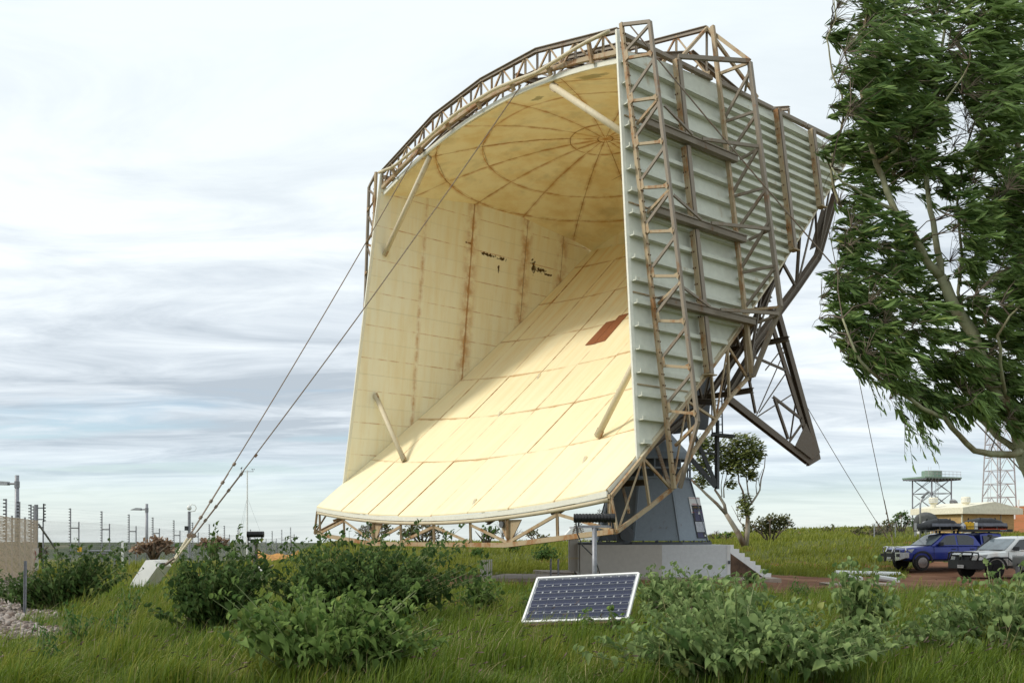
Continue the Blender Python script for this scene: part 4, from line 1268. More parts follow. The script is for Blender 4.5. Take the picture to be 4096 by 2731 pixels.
# ================================================================== pipes and posts in the yard
for k in range(6):
    o = at(1923, 2299, 33.6)+Vector((.075*k, .16*k, 0)); o.z = hz(o.x, o.y)
    m = MB().lathe([(.024, -.1), (.028, -.1), (.028, .72), (.020, .72), (.020, .6), (0, .6)], (0, 0, 0), 10)
    q = m.build('pipe_stub', M['whitepl'], None, smooth=False); q.location = o
    tag(q, 'white plastic pipe standing upright in a close row by the dirt yard', 'pipe', 'row of upright white pipes')
for px in (2203, 2233):
    o = at(px, 2305, 33.0); o.z = hz(o.x, o.y)+.0
    q = MB().lathe([(0, -.2), (.035, -.2), (.035, .74), (.028, .77), (0, .77)], (0, 0, 0), 10).build('grey_post', M['galvd']); q.location = o
    tag(q, 'thin grey pipe post standing on the slab by the plinth', 'post', 'two grey pipe posts')

# ================================================================== fence, lamps and masts on the left
F0, F1 = Vector((-17.6, 31.0)), Vector((-20.9, 40.1))
fence = thing('security_fence', 'long chain-link security fence with tall electric wires running into the distance', 'fence', (-21, 40.1, 0))
FB = Vector((-21, 40.1, 0))
link_m = M['galvd']
posts = [Vector((-21., 40.9+3.37*i)) for i in range(15)]
def gz(p): return hz(p.x, p.y)
HF = 2.28
for i, p in enumerate(posts):
    z = gz(p)
    MB().tube([(p.x-FB.x, p.y-FB.y, z-.3), (p.x-FB.x, p.y-FB.y, z+HF+.02)], .032, 7).build('post', M['galvd'], fence)
    # electric stanchion with insulators
    e = MB().tube([(p.x-FB.x-.28, p.y-FB.y-.25, z-.3), (p.x-FB.x-.28, p.y-FB.y-.25, z+2.95)], .028, 6).build('stanchion', M['galvd'], fence)
    ins = MB()
    for k in range(20): ins.beam((p.x-FB.x-.36, p.y-FB.y-.25, z+.35+.135*k), (p.x-FB.x-.28, p.y-FB.y-.25, z+.35+.135*k), .045, .045)
    ins.build('insulator_strip', M['black'], e)
    MB().beam((p.x-FB.x-.28, p.y-FB.y-.25, z+2.0), (p.x-FB.x, p.y-FB.y, z+2.0), .04, .05).build('bracket', M['black'], e)
for i in range(len(posts)-1):
    p, q = posts[i], posts[i+1]
    z0, z1 = gz(p), gz(q)
    m = MB(); n = 44
    sp = 3.37/n
    A = lambda t, h: Vector((p.x-FB.x, p.y-FB.y+3.37*t, z0+(z1-z0)*t+h))
    slope = HF/3.37*.62
    for k in range(-int(n*1.1), n):
        for s in (1, -1):
            t0, t1 = k/n, k/n+HF*.58/3.37
            h0, h1 = 0., HF
            if s < 0: h0, h1 = HF, 0.
            ta, tb = max(t0, 0), min(t1, 1)
            if tb-ta < .01: continue
            ha = h0+(h1-h0)*(ta-t0)/(t1-t0); hb = h0+(h1-h0)*(tb-t0)/(t1-t0)
            m.tube([A(ta, ha), A(tb, hb)], .0015, 3, False)
    m.build('chain_link', link_m, fence, kind='stuff')
    wm = MB()
    for k in range(10):
        h = .35+.135*(19-k*1)
        wm.tube([Vector((-.36, p.y-FB.y-.25, z0+h)), Vector((-.36, q.y-FB.y-.25, z1+h))], .002, 3, False)
    for h in (.02, HF*.5, HF): wm.tube([A(0, h), A(1, h)], .004, 3, False)
    wm.build('fence_wire', M['galv'], fence)
# shade-cloth bay nearer the viewer
sf = thing('shade_cloth_fence', 'fence bay hung with ribbed tan shade cloth at the gravel edge', 'fence', (F0.x, F0.y, 0))
dF = (F1-F0); LF = dF.length; du = dF/LF; ddv = Vector((-du.y, du.x))
ext = 2.5
for k in range(5):
    p = F0+du*(-ext+(LF+ext)*k/4)
    z = gz(p)
    MB().tube([(p.x-F0.x, p.y-F0.y, z-.3), (p.x-F0.x, p.y-F0.y, z+2.36)], .035, 7).build('post', M['galvd'], sf)
    e = MB().tube([(p.x-F0.x-.3, p.y-F0.y+.15, z-.3), (p.x-F0.x-.3, p.y-F0.y+.15, z+3.0)], .03, 6).build('stanchion', M['galvd'], sf)
    ins = MB()
    for j in range(20): ins.beam((p.x-F0.x-.40, p.y-F0.y+.12, z+.4+.135*j), (p.x-F0.x-.3, p.y-F0.y+.15, z+.4+.135*j), .05, .05)
    ins.build('insulator_strip', M['black'], e)
for k in range(10):
    h = .4+.135*(19-k)
    MB().tube([(-du.x*ext-.4, -du.y*ext+.12, h), (dF.x-.4, dF.y+.12, h)], .0025, 3, False).build('fence_wire', M['galv'], sf)
# woven cloth: many thin horizontal strips of the knitted fabric, gaps between
for row in range(46):
    z0 = .02+row*.0495
    wdt = .044 if row < 27 else .038
    m = MB(); nseg = 30
    pa = []
    for j in range(nseg+1):
        t = -ext+(LF+ext)*j/nseg
        b = .03*math.sin(j*1.7+row*.05)+.02*math.sin(j*.6)
        pa.append((du.x*t+ddv.x*(b-.07), du.y*t+ddv.y*(b-.07), z0+.008*math.sin(j*2.1+row*.9)))
    n0 = m.addv(*pa, *[(x, y, z+wdt) for x, y, z in pa])
    for j in range(nseg): m.face(n0+j, n0+j+1, n0+nseg+2+j, n0+nseg+1+j)
    m.build('cloth_strip', M['shade'], sf)
# corner post with brace
cp = thing('corner_post', 'stout grey fence corner post with slanting brace and insulator arm', 'post', (F1.x-.1, F1.y+.2, gz(F1)))
MB().tube([(0, 0, -.3), (0, 0, 3.0)], .085, 8).build('post', M['galvd'], cp)
MB().tube([(.05, .1, 2.15), (.05, 3.0, 0)], .045, 7).build('brace', M['galvd'], cp)
MB().tube([(.28, .1, 2.25), (.28, .1, 3.05)], .03, 6).build('insulator_bar', M['black'], cp)
for h in (2.35, 2.85): MB().beam((0, 0, h), (.28, .1, h), .05, .05).build('arm', M['galvd'], cp)
ins = MB()
for k in range(6): ins.beam((.28, .1, 2.3+.14*k), (.37, .1, 2.3+.14*k), .05, .05)
ins.build('insulator_strip', M['black'], cp)

def lamp(px, ytop, Y, zb, lab, arm):
    x = (px-CX)/FPX*Y; zt = EYE+(HY-ytop)/FPX*Y
    t = thing('street_lamp', lab, 'street lamp', (x, Y, zb), 0, 'lamp posts along the fence')
    h = zt-zb
    MB().tube([(0, 0, -.3), (0, 0, h)], [.11, .10], 10).build('pole', M['galvd'], t, smooth=True)
    MB().tube([(0, 0, h-.62), (0, 0, h-.30)], .125, 10).build('collar', M['galvd'], t)
    MB().tube([(0, 0, h-.42), (-.45, 0, h-.42)], .055, 7).build('arm', M['galvd'], t)
    m = MB().prism([(-.42, h-.50), (-.42, h-.32), (-.75, h-.30), (-1.15, h-.44), (-1.15, h-.48)], 1, -.14, .14)
    m.build('lamp_head', M['galv'], t)
    return t
lamp(68, 1900, 45.5, 0., 'tall grey lamp post with wedge-shaped head behind the shade-cloth fence', -1)
lamp(587, 2014, 68, hz(-27, 68), 'smaller grey lamp post standing along the chain-link fence', -1)
# camera pole
Y = 62.; x = (757-CX)/FPX*Y; zb = hz(x, Y)
t = thing('camera_pole', 'grey pole with white dome camera on a curved arm beside the fence', 'camera pole', (x, Y, zb))
zt = EYE+(HY-2044)/FPX*Y-zb
MB().tube([(0, 0, -.3), (0, 0, zt)], .10, 9).build('pole', M['galvd'], t)
MB().tube([(0, 0, zt-.05)]+[(.24+.24*math.cos(a), 0, zt+.22+.26*math.sin(a)) for a in (PI*1.35, PI*1.7, 0, PI*.3, PI*.6, PI*.85)]+[(0, 0, zt+.46)], .03, 6).build('curved_arm', M['whitepl'], t)
MB().lathe([(0, 0), (.12, .04), (.16, .16), (.12, .30), (.05, .36), (0, .36)], (0, 0, zt+.06), 12).build('dome_camera', M['whitepl'], t, smooth=True)
MB().box((-.16, 0, zt-1.15), (.22, .3, .3)).build('junction_box', M['black'], t)
# weather mast
Y = 88.; x = (989-CX)/FPX*Y; zb = hz(x, Y)
t = thing('weather_mast', 'slim white mast with anemometer crossarm and thin stays', 'mast', (x, Y, zb))
zt = EYE+(HY-1880)/FPX*Y-zb
MB().tube([(0, 0, -.3), (0, 0, zt)], [.10, .06], 8).build('mast', M['whitebr'], t)
MB().tube([(-.6, 0, zt-.12), (.6, 0, zt-.12)], .03, 6).build('crossarm', M['galvd'], t)
MB().tube([(-.55, 0, zt-.12), (-.55, 0, zt+.2)], .02, 5).build('vane_stem', M['galvd'], t)
MB().slab([(-.7, 0, zt+.12), (-.5, 0, zt+.16), (-.48, 0, zt+.34), (-.62, 0, zt+.22)], (0, .02, 0)).build('wind_vane', M['black'], t)
MB().tube([(.55, 0, zt-.12), (.55, 0, zt+.08)], .02, 5).build('cup_stem', M['galvd'], t)
for a in (0, 2.1, 4.2): MB().lathe([(0, 0), (.05, .02), (.06, .06), (0, .06)], (.55+.12*math.cos(a), .12*math.sin(a), zt+.05), 6).build('cup', M['black'], t)
for a in (.4, 2.5, 4.6): MB().tube([(0, 0, zt*.72), (2.6*math.cos(a), 2.6*math.sin(a), -.3)], .008, 3).build('stay', M['galvd'], t)
# white marker post, pipe barrier, small signs
o = at(491, 2232, 45.5); o.z = hz(o.x, o.y)
t = thing('marker_post', 'short white marker post with broad plate in front of the fence', 'post', o)
MB().tube([(0, 0, -.2), (0, 0, .7)], .05, 8).build('post', M['whitebr'], t)
MB().box((0, -.03, 1.02), (.10, .05, .66)).build('plate', M['whitebr'], t)
o = at(395, 2255, 42); o.z = hz(o.x, o.y)
t = thing('pipe_barrier', 'low grey pipe barrier frame by the chain-link fence', 'barrier', o)
for s, y in ((-.62, 0), (-.45, -.5), (.55, .4)): MB().tube([(s, y, -.2), (s, y, .92)], .05, 7).build('leg', M['galvd'], t)
for z in (.92, .80): MB().tube([(-.62, 0, z), (.55, .4, z)], .045, 7).build('rail', M['galvd'], t)
MB().box((-.85, -.05, 1.0), (.20, .02, .22)).build('yellow_plate', M['yellow'], t)
MB().tube([(-.85, -.02, -.2), (-.85, -.02, 1.0)], .025, 6).build('plate_post', M['galvd'], t)
o = at(141, 2262, 39.2); o.z = hz(o.x, o.y)
t = thing('notice_board', 'small white notice with red ring and letter beside the corner post', 'sign', o)
MB().box((0, 0, .62), (.28, .02, .95)).build('board', M['whitepl'], t)
MB().tube([(.10*math.cos(a)-.06, -.016, .78+.22*math.sin(a)) for a in np.linspace(-1.3, 1.3, 12)], .012, 5).build('red_ring', M['red'], t)
q = newobj('lettering', TX['p'], t); q.location = (-.06, -.013, .36); q.rotation_euler = (PI/2, 0, 0)
MB().tube([(.0, .02, -.2), (.0, .02, .6)], .025, 6).build('post', M['galvd'], t)
# star pickets in the gravel verge
for px, py, Y, h in ((98, 2455, 18.6, 1.10), (171, 2270, 40.5, 1.0), (330, 2232, 43, .9)):
    o = at(px, py, Y); o.z = hz(o.x, o.y)
    q = MB().beam((0, 0, -.2), (.02, 0, h), .045, .045, sec='L').build('picket', M['galvd']); q.location = o
    tag(q, {98: 'weathered grey picket standing in the gravel by the leafy shrub', 171: 'short wooden picket at the foot of the chain-link fence', 330: 'low grey picket near the pipe barrier'}[px], 'picket')
# orange cloth fallen in the grass
o = at(1095, 2208, 62); o.z = hz(o.x, o.y)
m = MB(); gx = []
for j in range(9):
    for i in range(11):
        u, v = i/10, j/8
        gx.append((-1.5+3.0*u, .8*v, .15+.55*v+.35*math.sin(u*4+v*2)*.5+.28*u*v+.10*math.sin(u*13+v*7)))
n0 = m.addv(*gx)
for j in range(8):
    for i in range(10): m.face(n0+j*11+i, n0+j*11+i+1, n0+(j+1)*11+i+1, n0+(j+1)*11+i)
q = m.build('orange_cloth', M['orangecloth'], None, smooth=True); q.location = o
tag(q, 'crumpled orange cloth draped over a low mound in the grass', 'cloth')
for px in (1066, 1082, 1108, 1130, 1148, 1166):                       # far fence posts
    Y = 95.; x = (px-CX)/FPX*Y
    q = MB().tube([(0, 0, -.3), (0, 0, 2.6)], .05, 5).build('far_fence_post', M['black']); q.location = (x, Y, hz(x, Y)-.6)
    tag(q, 'dark slim fence post standing on the far slope beyond the orange cloth', 'post', 'far fence posts')
# far sheds on the plain
for px, wpx, y, Y, lab in ((235, 60, 2192, 1500, 'long low white shed far out on the plain, nearest the corner post'), (400, 230, 2194, 1500, 'very long pale greenhouse row far out on the plain'), (120, 30, 2184, 2200, 'tiny white shed on the distant plain')):
    x = (px-CX)/FPX*Y; L_ = wpx/FPX*Y; z = hz(x, Y)
    t = thing('far_shed', lab, 'shed', (x, Y, z))
    MB().box2((-L_/2, 0, -2), (L_/2, 12, 4)).build('wall', M['whitepl'], t)
    MB().prism([(-1, 4), (6, 6), (13, 4)], 0, -L_/2-1, L_/2+1).build('roof', M['roofcr'], t)

# ================================================================== right background
# water tower
Y = 150.; x = (3727-CX)/FPX*Y; zb = hz(x, Y)
zp = EYE+(HY-1916)/FPX*Y
t = thing('water_tower', 'pale green water tank on a railed platform and lattice legs', 'water tower', (x, Y, zb), R(20))
h = zp-zb; L_ = 2.05
cs = [(-L_, -L_), (L_, -L_), (L_, L_), (-L_, L_)]
for a, b in cs: MB().tube([(a, b, -.5), (a, b, h)], .11, 6).build('leg', M['galvd'], t)
nb = 4
for i in range(4):
    (a, b), (c, d) = cs[i], cs[(i+1) % 4]
    for k in range(nb):
        z0, z1 = h*k/nb, h*(k+1)/nb
        MB().tube([(a, b, z0), (c, d, z1)], .05, 4).build('brace', M['galvd'], t)
        MB().tube([(c, d, z0), (a, b, z1)], .05, 4).build('brace', M['galvd'], t)
        MB().tube([(a, b, z1), (c, d, z1)], .05, 4).build('strut', M['galvd'], t)
MB().box((0, 0, h+.12), (7.6, 5.0, .25)).build('platform', M['palegreen'], t)
for k in range(12): MB().box((-3.6+.65*k, 0, h-.12), (.12, 5.0, .22)).build('joist', M['galvd'], t)
tk = MB().lathe([(0, 0), (1.55, 0), (1.55, 1.05), (1.5, 1.1), (0, 1.16)], (.0, 0, h+.25), 24).build('tank', M['palegreen'], t)
for k in range(10): MB().tube([(-3.7+.82*k, -2.4, h+.2), (-3.7+.82*k, -2.4, h+1.15)], .03, 4).build('rail_post', M['lattice'], t)
for z in (.7, 1.15): MB().tube([(-3.75, -2.4, h+z), (3.75, -2.4, h+z)], .03, 4).build('rail', M['lattice'], t)
for k in (-1.9, -1.35): MB().tube([(k, -1.2, h+.2), (k, -1.2, h+1.9)], .035, 4).build('tank_ladder', M['lattice'], t)
for k in range(16): MB().tube([(-1.25, -2.1, h*k/16), (-.75, -2.1, h*k/16)], .03, 4).build('ladder_rung', M['lattice'], t)
for k in (-1.25, -.75): MB().tube([(k, -2.1, 0), (k, -2.1, h)], .04, 4).build('ladder_rail', M['lattice'], t)
# lattice tower
Y = 118.; x = (3996-CX)/FPX*Y; zb = hz(x, Y)
t = thing('lattice_tower', 'tall pale steel lattice tower behind the brick building', 'lattice tower', (x, Y, zb), R(12))
Ht = 24.
wf = lambda z: 1.42-.032*z
nb = 14
for a, b in ((-1, -1), (1, -1), (1, 1), (-1, 1)):
    MB().tube([(a*wf(0), b*wf(0), -.5), (a*wf(Ht), b*wf(Ht), Ht)], .09, 5).build('leg', M['lattice'], t)
for i in range(4):
    (a, b), (c, d) = [((-1, -1), (1, -1)), ((1, -1), (1, 1)), ((1, 1), (-1, 1)), ((-1, 1), (-1, -1))][i]
    for k in range(nb):
        z0, z1 = Ht*k/nb, Ht*(k+1)/nb
        w0, w1 = wf(z0), wf(z1)
        mid = ((a+c)/2*w1, (b+d)/2*w1, z1)
        MB().tube([(a*w0, b*w0, z0), mid], .045, 4).build('brace', M['lattice'], t)
        MB().tube([(c*w0, d*w0, z0), mid], .045, 4).build('brace', M['lattice'], t)
        MB().tube([(a*w1, b*w1, z1), (c*w1, d*w1, z1)], .04, 4).build('strut', M['lattice'], t)
for k in (-.25, .25): MB().tube([(-wf(0)-.1, k, 0), (-wf(Ht)-.1, k, Ht)], .03, 4).build('ladder_rail', M['lattice'], t)
# brick building
Yb = 74.
bx0, bx1, bxc = (3750-CX)/FPX*Yb, (4012-CX)/FPX*Yb, (3845-CX)/FPX*Yb
zb = 1.25; ze = EYE+(HY-2054)/FPX*Yb
t = thing('brick_building', 'small yellow brick building with flat cream fascia roof and roof ventilators', 'building', (bxc, Yb, zb), R(24))
he = ze-zb
WL, WD = 6.2, 4.4
MB().box2((0, 0, -1), (WL, WD, he)).build('wall', M['brick'], t)
MB().box2((-.35, -.45, he+.002), (WL+.5, WD+.4, he+.50)).build('fascia', M['roofcr'], t)
MB().prism([(-.3, he+.502), (WL*.55, he+1.02), (WL+.45, he+.502)], 1, -.4, WD+.35).build('roof', M['roofcr'], t)
for (x, y) in ((-.1, 2.9), (1.3, .9)):
    vt = MB().lathe([(0, 0), (.22, 0), (.22, .35), (.36, .45), (.36, .85), (.30, .92), (0, .92)], (x+.3, y, he+.52), 14).build('ventilator', M['roofcr'], t)
    for k in range(3): MB().lathe([(.34, 0), (.375, .02), (.375, .07), (.34, .09)], (x+.3, y, he+.52+.47+.13*k), 14).build('louvre', M['whitepl'], vt)
MB().box((-.02, 1.9, he-.75), (.03, .6, .6)).build('vent_panel', M['whitebr'], t)
MB().box((-.03, 2.95, 1.0), (.08, .12, 2.6)).build('downpipe', M['roofcr'], t)
MB().box((.05, -.03, 1.0), (.14, .05, 2.4)).build('corner_strip', M['roofcr'], t)
MB().box((4.6, -.02, 1.1), (.08, .03, 2.2)).build('downpipe', M['galvd'], t)
ac = MB().box((-.22, 3.6, he-1.35), (.36, .95, .75)).build('air_conditioner', M['whitepl'], t)
MB().lathe([(0, -.02), (.28, -.02), (.28, .01), (0, .01)], (-.41, 3.5, he-1.35), 16, 0).build('fan_grille', M['galvd'], ac)
# dishes
def dish(name, lab, px, py, Y, r, nrm, mat, depth, mast=True):
    c = at(px, py, Y); zg = hz(c.x, c.y)
    t = thing(name, lab, 'dish antenna', (c.x, c.y, zg))
    c = c-Vector((c.x, c.y, zg)) + Vector((0, 0, 0)) if False else Vector((0, 0, c.z-zg))
    n = Vector(nrm).normalized(); x, y, z = frame(n)
    m = MB(); rings = []
    for rr, hh in ((.02, 0), (.35*r, .12*depth), (.7*r, .5*depth), (r, depth), (r, depth+.03), (.7*r, .5*depth+.04), (.35*r, .12*depth+.04), (.02, .04)):
        rings.append([c+x*rr*math.cos(2*PI*k/28)+y*rr*math.sin(2*PI*k/28)+z*hh for k in range(28)])
    m.loft(rings).build('reflector', M[mat], t, smooth=True)
    m = MB(); m.tube([c+x*.32*r*math.cos(2*PI*k/14)+y*.32*r*math.sin(2*PI*k/14)-z*.05 for k in range(15)], .035*r+.02, 5).build('hub_ring', M['galvd'], t)
    if mast: MB().tube([c-z*.1, (c.x, c.y, -.4)], .06, 7).build('mast', M['galvd'], t)
    return t
dish('dish_antenna', 'dull grey dish antenna seen from behind, inside the mesh fence', 3703, 2097, 63, .80, (.35, .75, .5), 'dish', .3)
q = dish('roof_dish', 'small grey dish standing behind the brick building roof', 3812, 2014, 84, .42, (.55, .3, .35), 'galvd', .12)
# solar lamp pole
o = at(3681, 2176, 56); o.z = hz(o.x, o.y)
t = thing('solar_lamp', 'grey pole lamp with small tilted solar head on the grass bank', 'lamp', o)
zt = at(3690, 1992, 56).z-o.z
MB().tube([(0, 0, -.3), (0, 0, zt-.4), (.06, 0, zt-.1), (.25, 0, zt+.10)], .055, 8).build('pole', M['galv'], t, smooth=True)
MB().box((.30, 0, zt+.22), (.52, .3, .05), Matrix.Rotation(R(-42), 3, 'Y')).build('solar_head', M['dish'], t)
# mesh compound fence on the bank
t = thing('compound_fence', 'wire mesh fence with slim steel posts round the dish compound', 'fence', (at(3497, 2146, 60).x, 60, 0))
bx_ = t.location.x
fx = [(3497, 60), (3581, 60.4), (3659, 60.8), (3664, 61.2), (3735, 61.6)]
P_ = []
for px, Y in fx:
    x = (px-CX)/FPX*Y; z = hz(x, Y); P_.append((x-bx_, Y-60, z))
    MB().tube([(x-bx_, Y-60, z-.3), (x-bx_, Y-60, z+1.0)], .035, 6).build('post', M['galv'], t)
for (a, b) in zip(P_, P_[1:]):
    m = MB(); L_ = math.hypot(b[0]-a[0], b[1]-a[1])
    if L_ < .3: continue
    n = max(2, int(L_/.075)); hh = .95
    for k in range(-12, n):
        for s in (1, -1):
            t0, t1 = k/n, k/n+hh*.9/L_
            h0, h1 = (0, hh) if s > 0 else (hh, 0)
            ta, tb = max(t0, 0), min(t1, 1)
            if tb-ta < .005: continue
            f = lambda q: Vector((a[0]+(b[0]-a[0])*q, a[1]+(b[1]-a[1])*q, a[2]+(b[2]-a[2])*q+h0+(h1-h0)*(q-t0)/(t1-t0)))
            m.tube([f(ta), f(tb)], .002, 3, False)
    m.build('mesh_panel', M['galvd'], t, kind='stuff')
# parking logs
for px0_, py0_, px1_, py1_, Y0, lab in ((3342, 2296, 3600, 2293, 42., 'long white-painted parking log lying along the grass edge'), (3375, 2302, 3445, 2312, 38.2, 'short white parking log end lying in the dirt'), (3515, 2303, 3592, 2319, 36.8, 'thick white parking log pointing at the white ute')):
    a = at(px0_, py0_, Y0); b = at(px1_, py1_, Y0-.8 if px0_ != 3342 else Y0)
    a.z, b.z = hz(a.x, a.y)+.16, hz(b.x, b.y)+.08
    q = MB().tube([(0, 0, 0), b-a], .12, 8).build('parking_log', M['whitebr'], None); q.location = a
    tag(q, lab, 'log')
# bollards on the red bank
for px, py, Y in ((4058, 2085, 92), (4074, 2069, 100)):
    o = at(px, py, Y); o.z = hz(o.x, o.y)
    q = MB().lathe([(0, -.5), (.09, -.5), (.09, 1.0), (.06, 1.05), (0, 1.05)], (0, 0, 0), 8).build('bollard', M['whitebr'], None); q.location = o
    tag(q, 'white bollard standing on the red soil bank', 'bollard', 'white bollards on the red bank')
# far white dish base behind the antenna
Y = 130.; x = (2325-CX)/FPX*Y; zb = hz(x, Y)
t = thing('far_dish_base', 'faint white cone-shaped building far behind the antenna', 'building', (x, Y, zb-.5))
zt = EYE+(HY-2112)/FPX*Y-zb+.5
MB().prism([(-3.3, 0), (3.2, 0), (2.2, zt), (-1.4, zt), (-2.4, zt*.55)], 1, 0, 4.5).build('shell', M['whitepl'], t)
MB().box2((-1.5, .6, zt), (2.0, 3.0, zt+.25)).build('parapet', M['lattice'], t)

# ================================================================== vehicles
def wheel(t, x, y, r, wd, side, rim='chrome', spokes=6):
    w_ = MB().lathe([(r*.62, -wd/2), (r*.93, -wd/2), (r, -wd/2+.03), (r, wd/2-.03), (r*.93, wd/2), (r*.62, wd/2)], (x, y, r), 22, 1)
    o = w_.build('wheel', M['rubber'], t)
    MB().lathe([(0, -.02), (r*.62, -.02), (r*.62, .02), (0, .02)], (x, y+side*(wd/2-.012), r), 18, 1).build('disc', M['black'], o)
    m = MB()
    m.lathe([(r*.58, -.03), (r*.64, -.03), (r*.64, .03), (r*.58, .03)], (x, y+side*(wd/2+.012), r), 22, 1)
    m.lathe([(0, -.02), (r*.14, -.02), (r*.14, .02), (0, .02)], (x, y+side*(wd/2+.012), r), 12, 1)
    for k in range(spokes):
        for dlt in (-.11, .11):
            a = 2*PI*k/spokes+dlt
            m.beam((x+r*.1*math.cos(a), y+side*(wd/2+.010), r+r*.1*math.sin(a)), (x+r*.6*math.cos(a), y+side*(wd/2+.014), r+r*.6*math.sin(a)), .03, .045, up=(0, 1, 0))
    m.build('rim', M[rim], o)
    return o
def ute_body(t, paint, rear=True):
    """dual-cab ute; +x is forwards, y across, origin on the ground under the cab"""
    HW = .93
    # lower body: stations (x, bottom z, belt z, half width)
    st = [(2.45, .62, .98, .72), (2.38, .50, 1.04, .83), (2.15, .46, 1.10, .89), (1.6, .46, 1.15, .92), (.95, .46, 1.18, HW), (.0, .46, 1.19, HW), (-1.0, .46, 1.20, HW), (-1.55, .46, 1.20, HW), (-2.75, .52, 1.20, .91), (-2.85, .56, 1.16, .89)]
    m = MB()
    m.loft([[(x, -w_*.80, zb), (x, -w_, zb+.10), (x, -w_, zt-.30), (x, -w_*.97, zt-.06), (x, -w_*.88, zt), (x, 0, zt+.035), (x, w_*.88, zt), (x, w_*.97, zt-.06), (x, w_, zt-.30), (x, w_, zb+.10), (x, w_*.80, zb)] for x, zb, zt, w_ in st])
    b = m.build('body', paint, t, smooth=False)
    # cab
    c = MB()
    cs = [(1.02, 1.17, .80, 1.19), (.28, 1.19, .70, 1.72), (-.1, 1.19, .70, 1.80), (-.9, 1.19, .70, 1.80), (-1.35, 1.19, .72, 1.70), (-1.62, 1.19, .80, 1.22)]
    c.loft([[(x, -.88, zb), (x, -hw, zt-.05), (x, -hw+.08, zt), (x, 0, zt+.02), (x, hw-.08, zt), (x, hw, zt-.05), (x, .88, zb)] for x, zb, hw, zt in cs])
    cab_ = c.build('cab', paint, t)
    def side_y(z): return .88-(z-1.19)/(1.75-1.19)*.18+.012
    for s in (-1, 1):
        for pts in ([(.72, 1.24), (.18, 1.66), (-.30, 1.72), (-.30, 1.24)], [(-.40, 1.24), (-.40, 1.72), (-1.02, 1.70), (-1.30, 1.52), (-1.22, 1.24)]):
            MB().slab([(x, s*side_y(z), z) for x, z in pts], (0, -s*.015, 0)).build('side_window', M['glass'], cab_)
        MB().box((.62, s*1.02, 1.28), (.13, .20, .17)).build('mirror', M['black'], cab_)
        # wheel arches
        for xw in (1.55, -1.55):
            a_ = MB()
            pts = [(xw+.47*math.cos(k*PI/9), .40+.47*math.sin(k*PI/9)) for k in range(10)]
            pts2 = [(xw+.56*math.cos(k*PI/9), .40+.56*math.sin(k*PI/9)) for k in range(9, -1, -1)]
            for i in range(9):
                p0, p1, q1, q0 = pts[i], pts[i+1], pts2[8-i], pts2[9-i]
                a_.slab([(p0[0], s*.935, p0[1]), (p1[0], s*.935, p1[1]), (q1[0], s*.935, q1[1]), (q0[0], s*.935, q0[1])], (0, s*.03, 0))
            a_.build('arch_flare', M['black'], b)
            MB().prism(pts+[(xw-.47, .40)], 1, s*.45, s*.64).build('wheel_well', M['black'], b)
        MB().box((0.02, s*.94, .48), (1.9, .10, .07)).build('side_step', M['black'], b)
        for xd in (.93, -.35, -1.38): MB().box((xd, s*.934, .86), (.012, .012, .62)).build('door_gap', M['black'], b)
        for xd in (-.12, -1.12): MB().box((xd, s*.945, 1.04), (.2, .03, .035)).build('door_handle', M['black'], b)
        MB().slab([(2.44, s*.45, .98), (2.30, s*.86, 1.00), (1.98, s*.93, 1.03), (2.1, s*.90, .86), (2.47, s*.47, .84)], (.02, s*.02, .01)).build('headlight', M['lamp'], b)
    ws = lambda z: 1.02-(z-1.19)/(1.72-1.19)*.74
    MB().slab([(ws(1.22)+.02, -.78, 1.22), (ws(1.22)+.02, .78, 1.22), (ws(1.69)+.02, .66, 1.69), (ws(1.69)+.02, -.66, 1.69)], (.012, 0, .012)).build('windscreen', M['screen'], cab_)
    MB().box((ws(1.2)+.04, 0, 1.215), (.10, 1.3, .02)).build('wiper_cowl', M['black'], cab_)
    MB().box((2.47, 0, .90), (.03, .86, .20)).build('grille', M['black'], b)
    return b, cab_
# blue ute
yaw = PI+R(10)
def place(px, Y, dx):
    x = (px-CX)/FPX*Y
    return Vector((x, Y, hz(x, Y)))
fw = at(3682, 2299, 43.8)
hd = Vector((math.cos(yaw), math.sin(yaw), 0)); ltv = Vector((-hd.y, hd.x, 0))
org = fw-hd*1.55-ltv*.78; org.z = hz(org.x, org.y)+.035
bu = thing('blue_ute', 'deep blue dual-cab ute with polished bull bar and loaded roof rack', 'ute', org, yaw)
body, cabp = ute_body(bu, M['blue'])
for xw in (1.55, -1.55):
    for s in (-1, 1): wheel(bu, xw, s*.80, .39, .26, s)
# canopy
MB().loft([[(x, -.86, 1.19), (x, -.74, zt-.05), (x, -.66, zt), (x, .66, zt), (x, .74, zt-.05), (x, .86, 1.19)] for x, zt in ((-1.66, 1.80), (-2.0, 1.84), (-2.8, 1.80))]).build('canopy', M['blue'], bu)
for s in (-1, 1): MB().slab([(-1.78, s*.885, 1.26), (-1.78, s*.80, 1.68), (-2.62, s*.80, 1.66), (-2.70, s*.885, 1.26)], (0, -s*.012, 0)).build('canopy_window', M['glass'], bu)
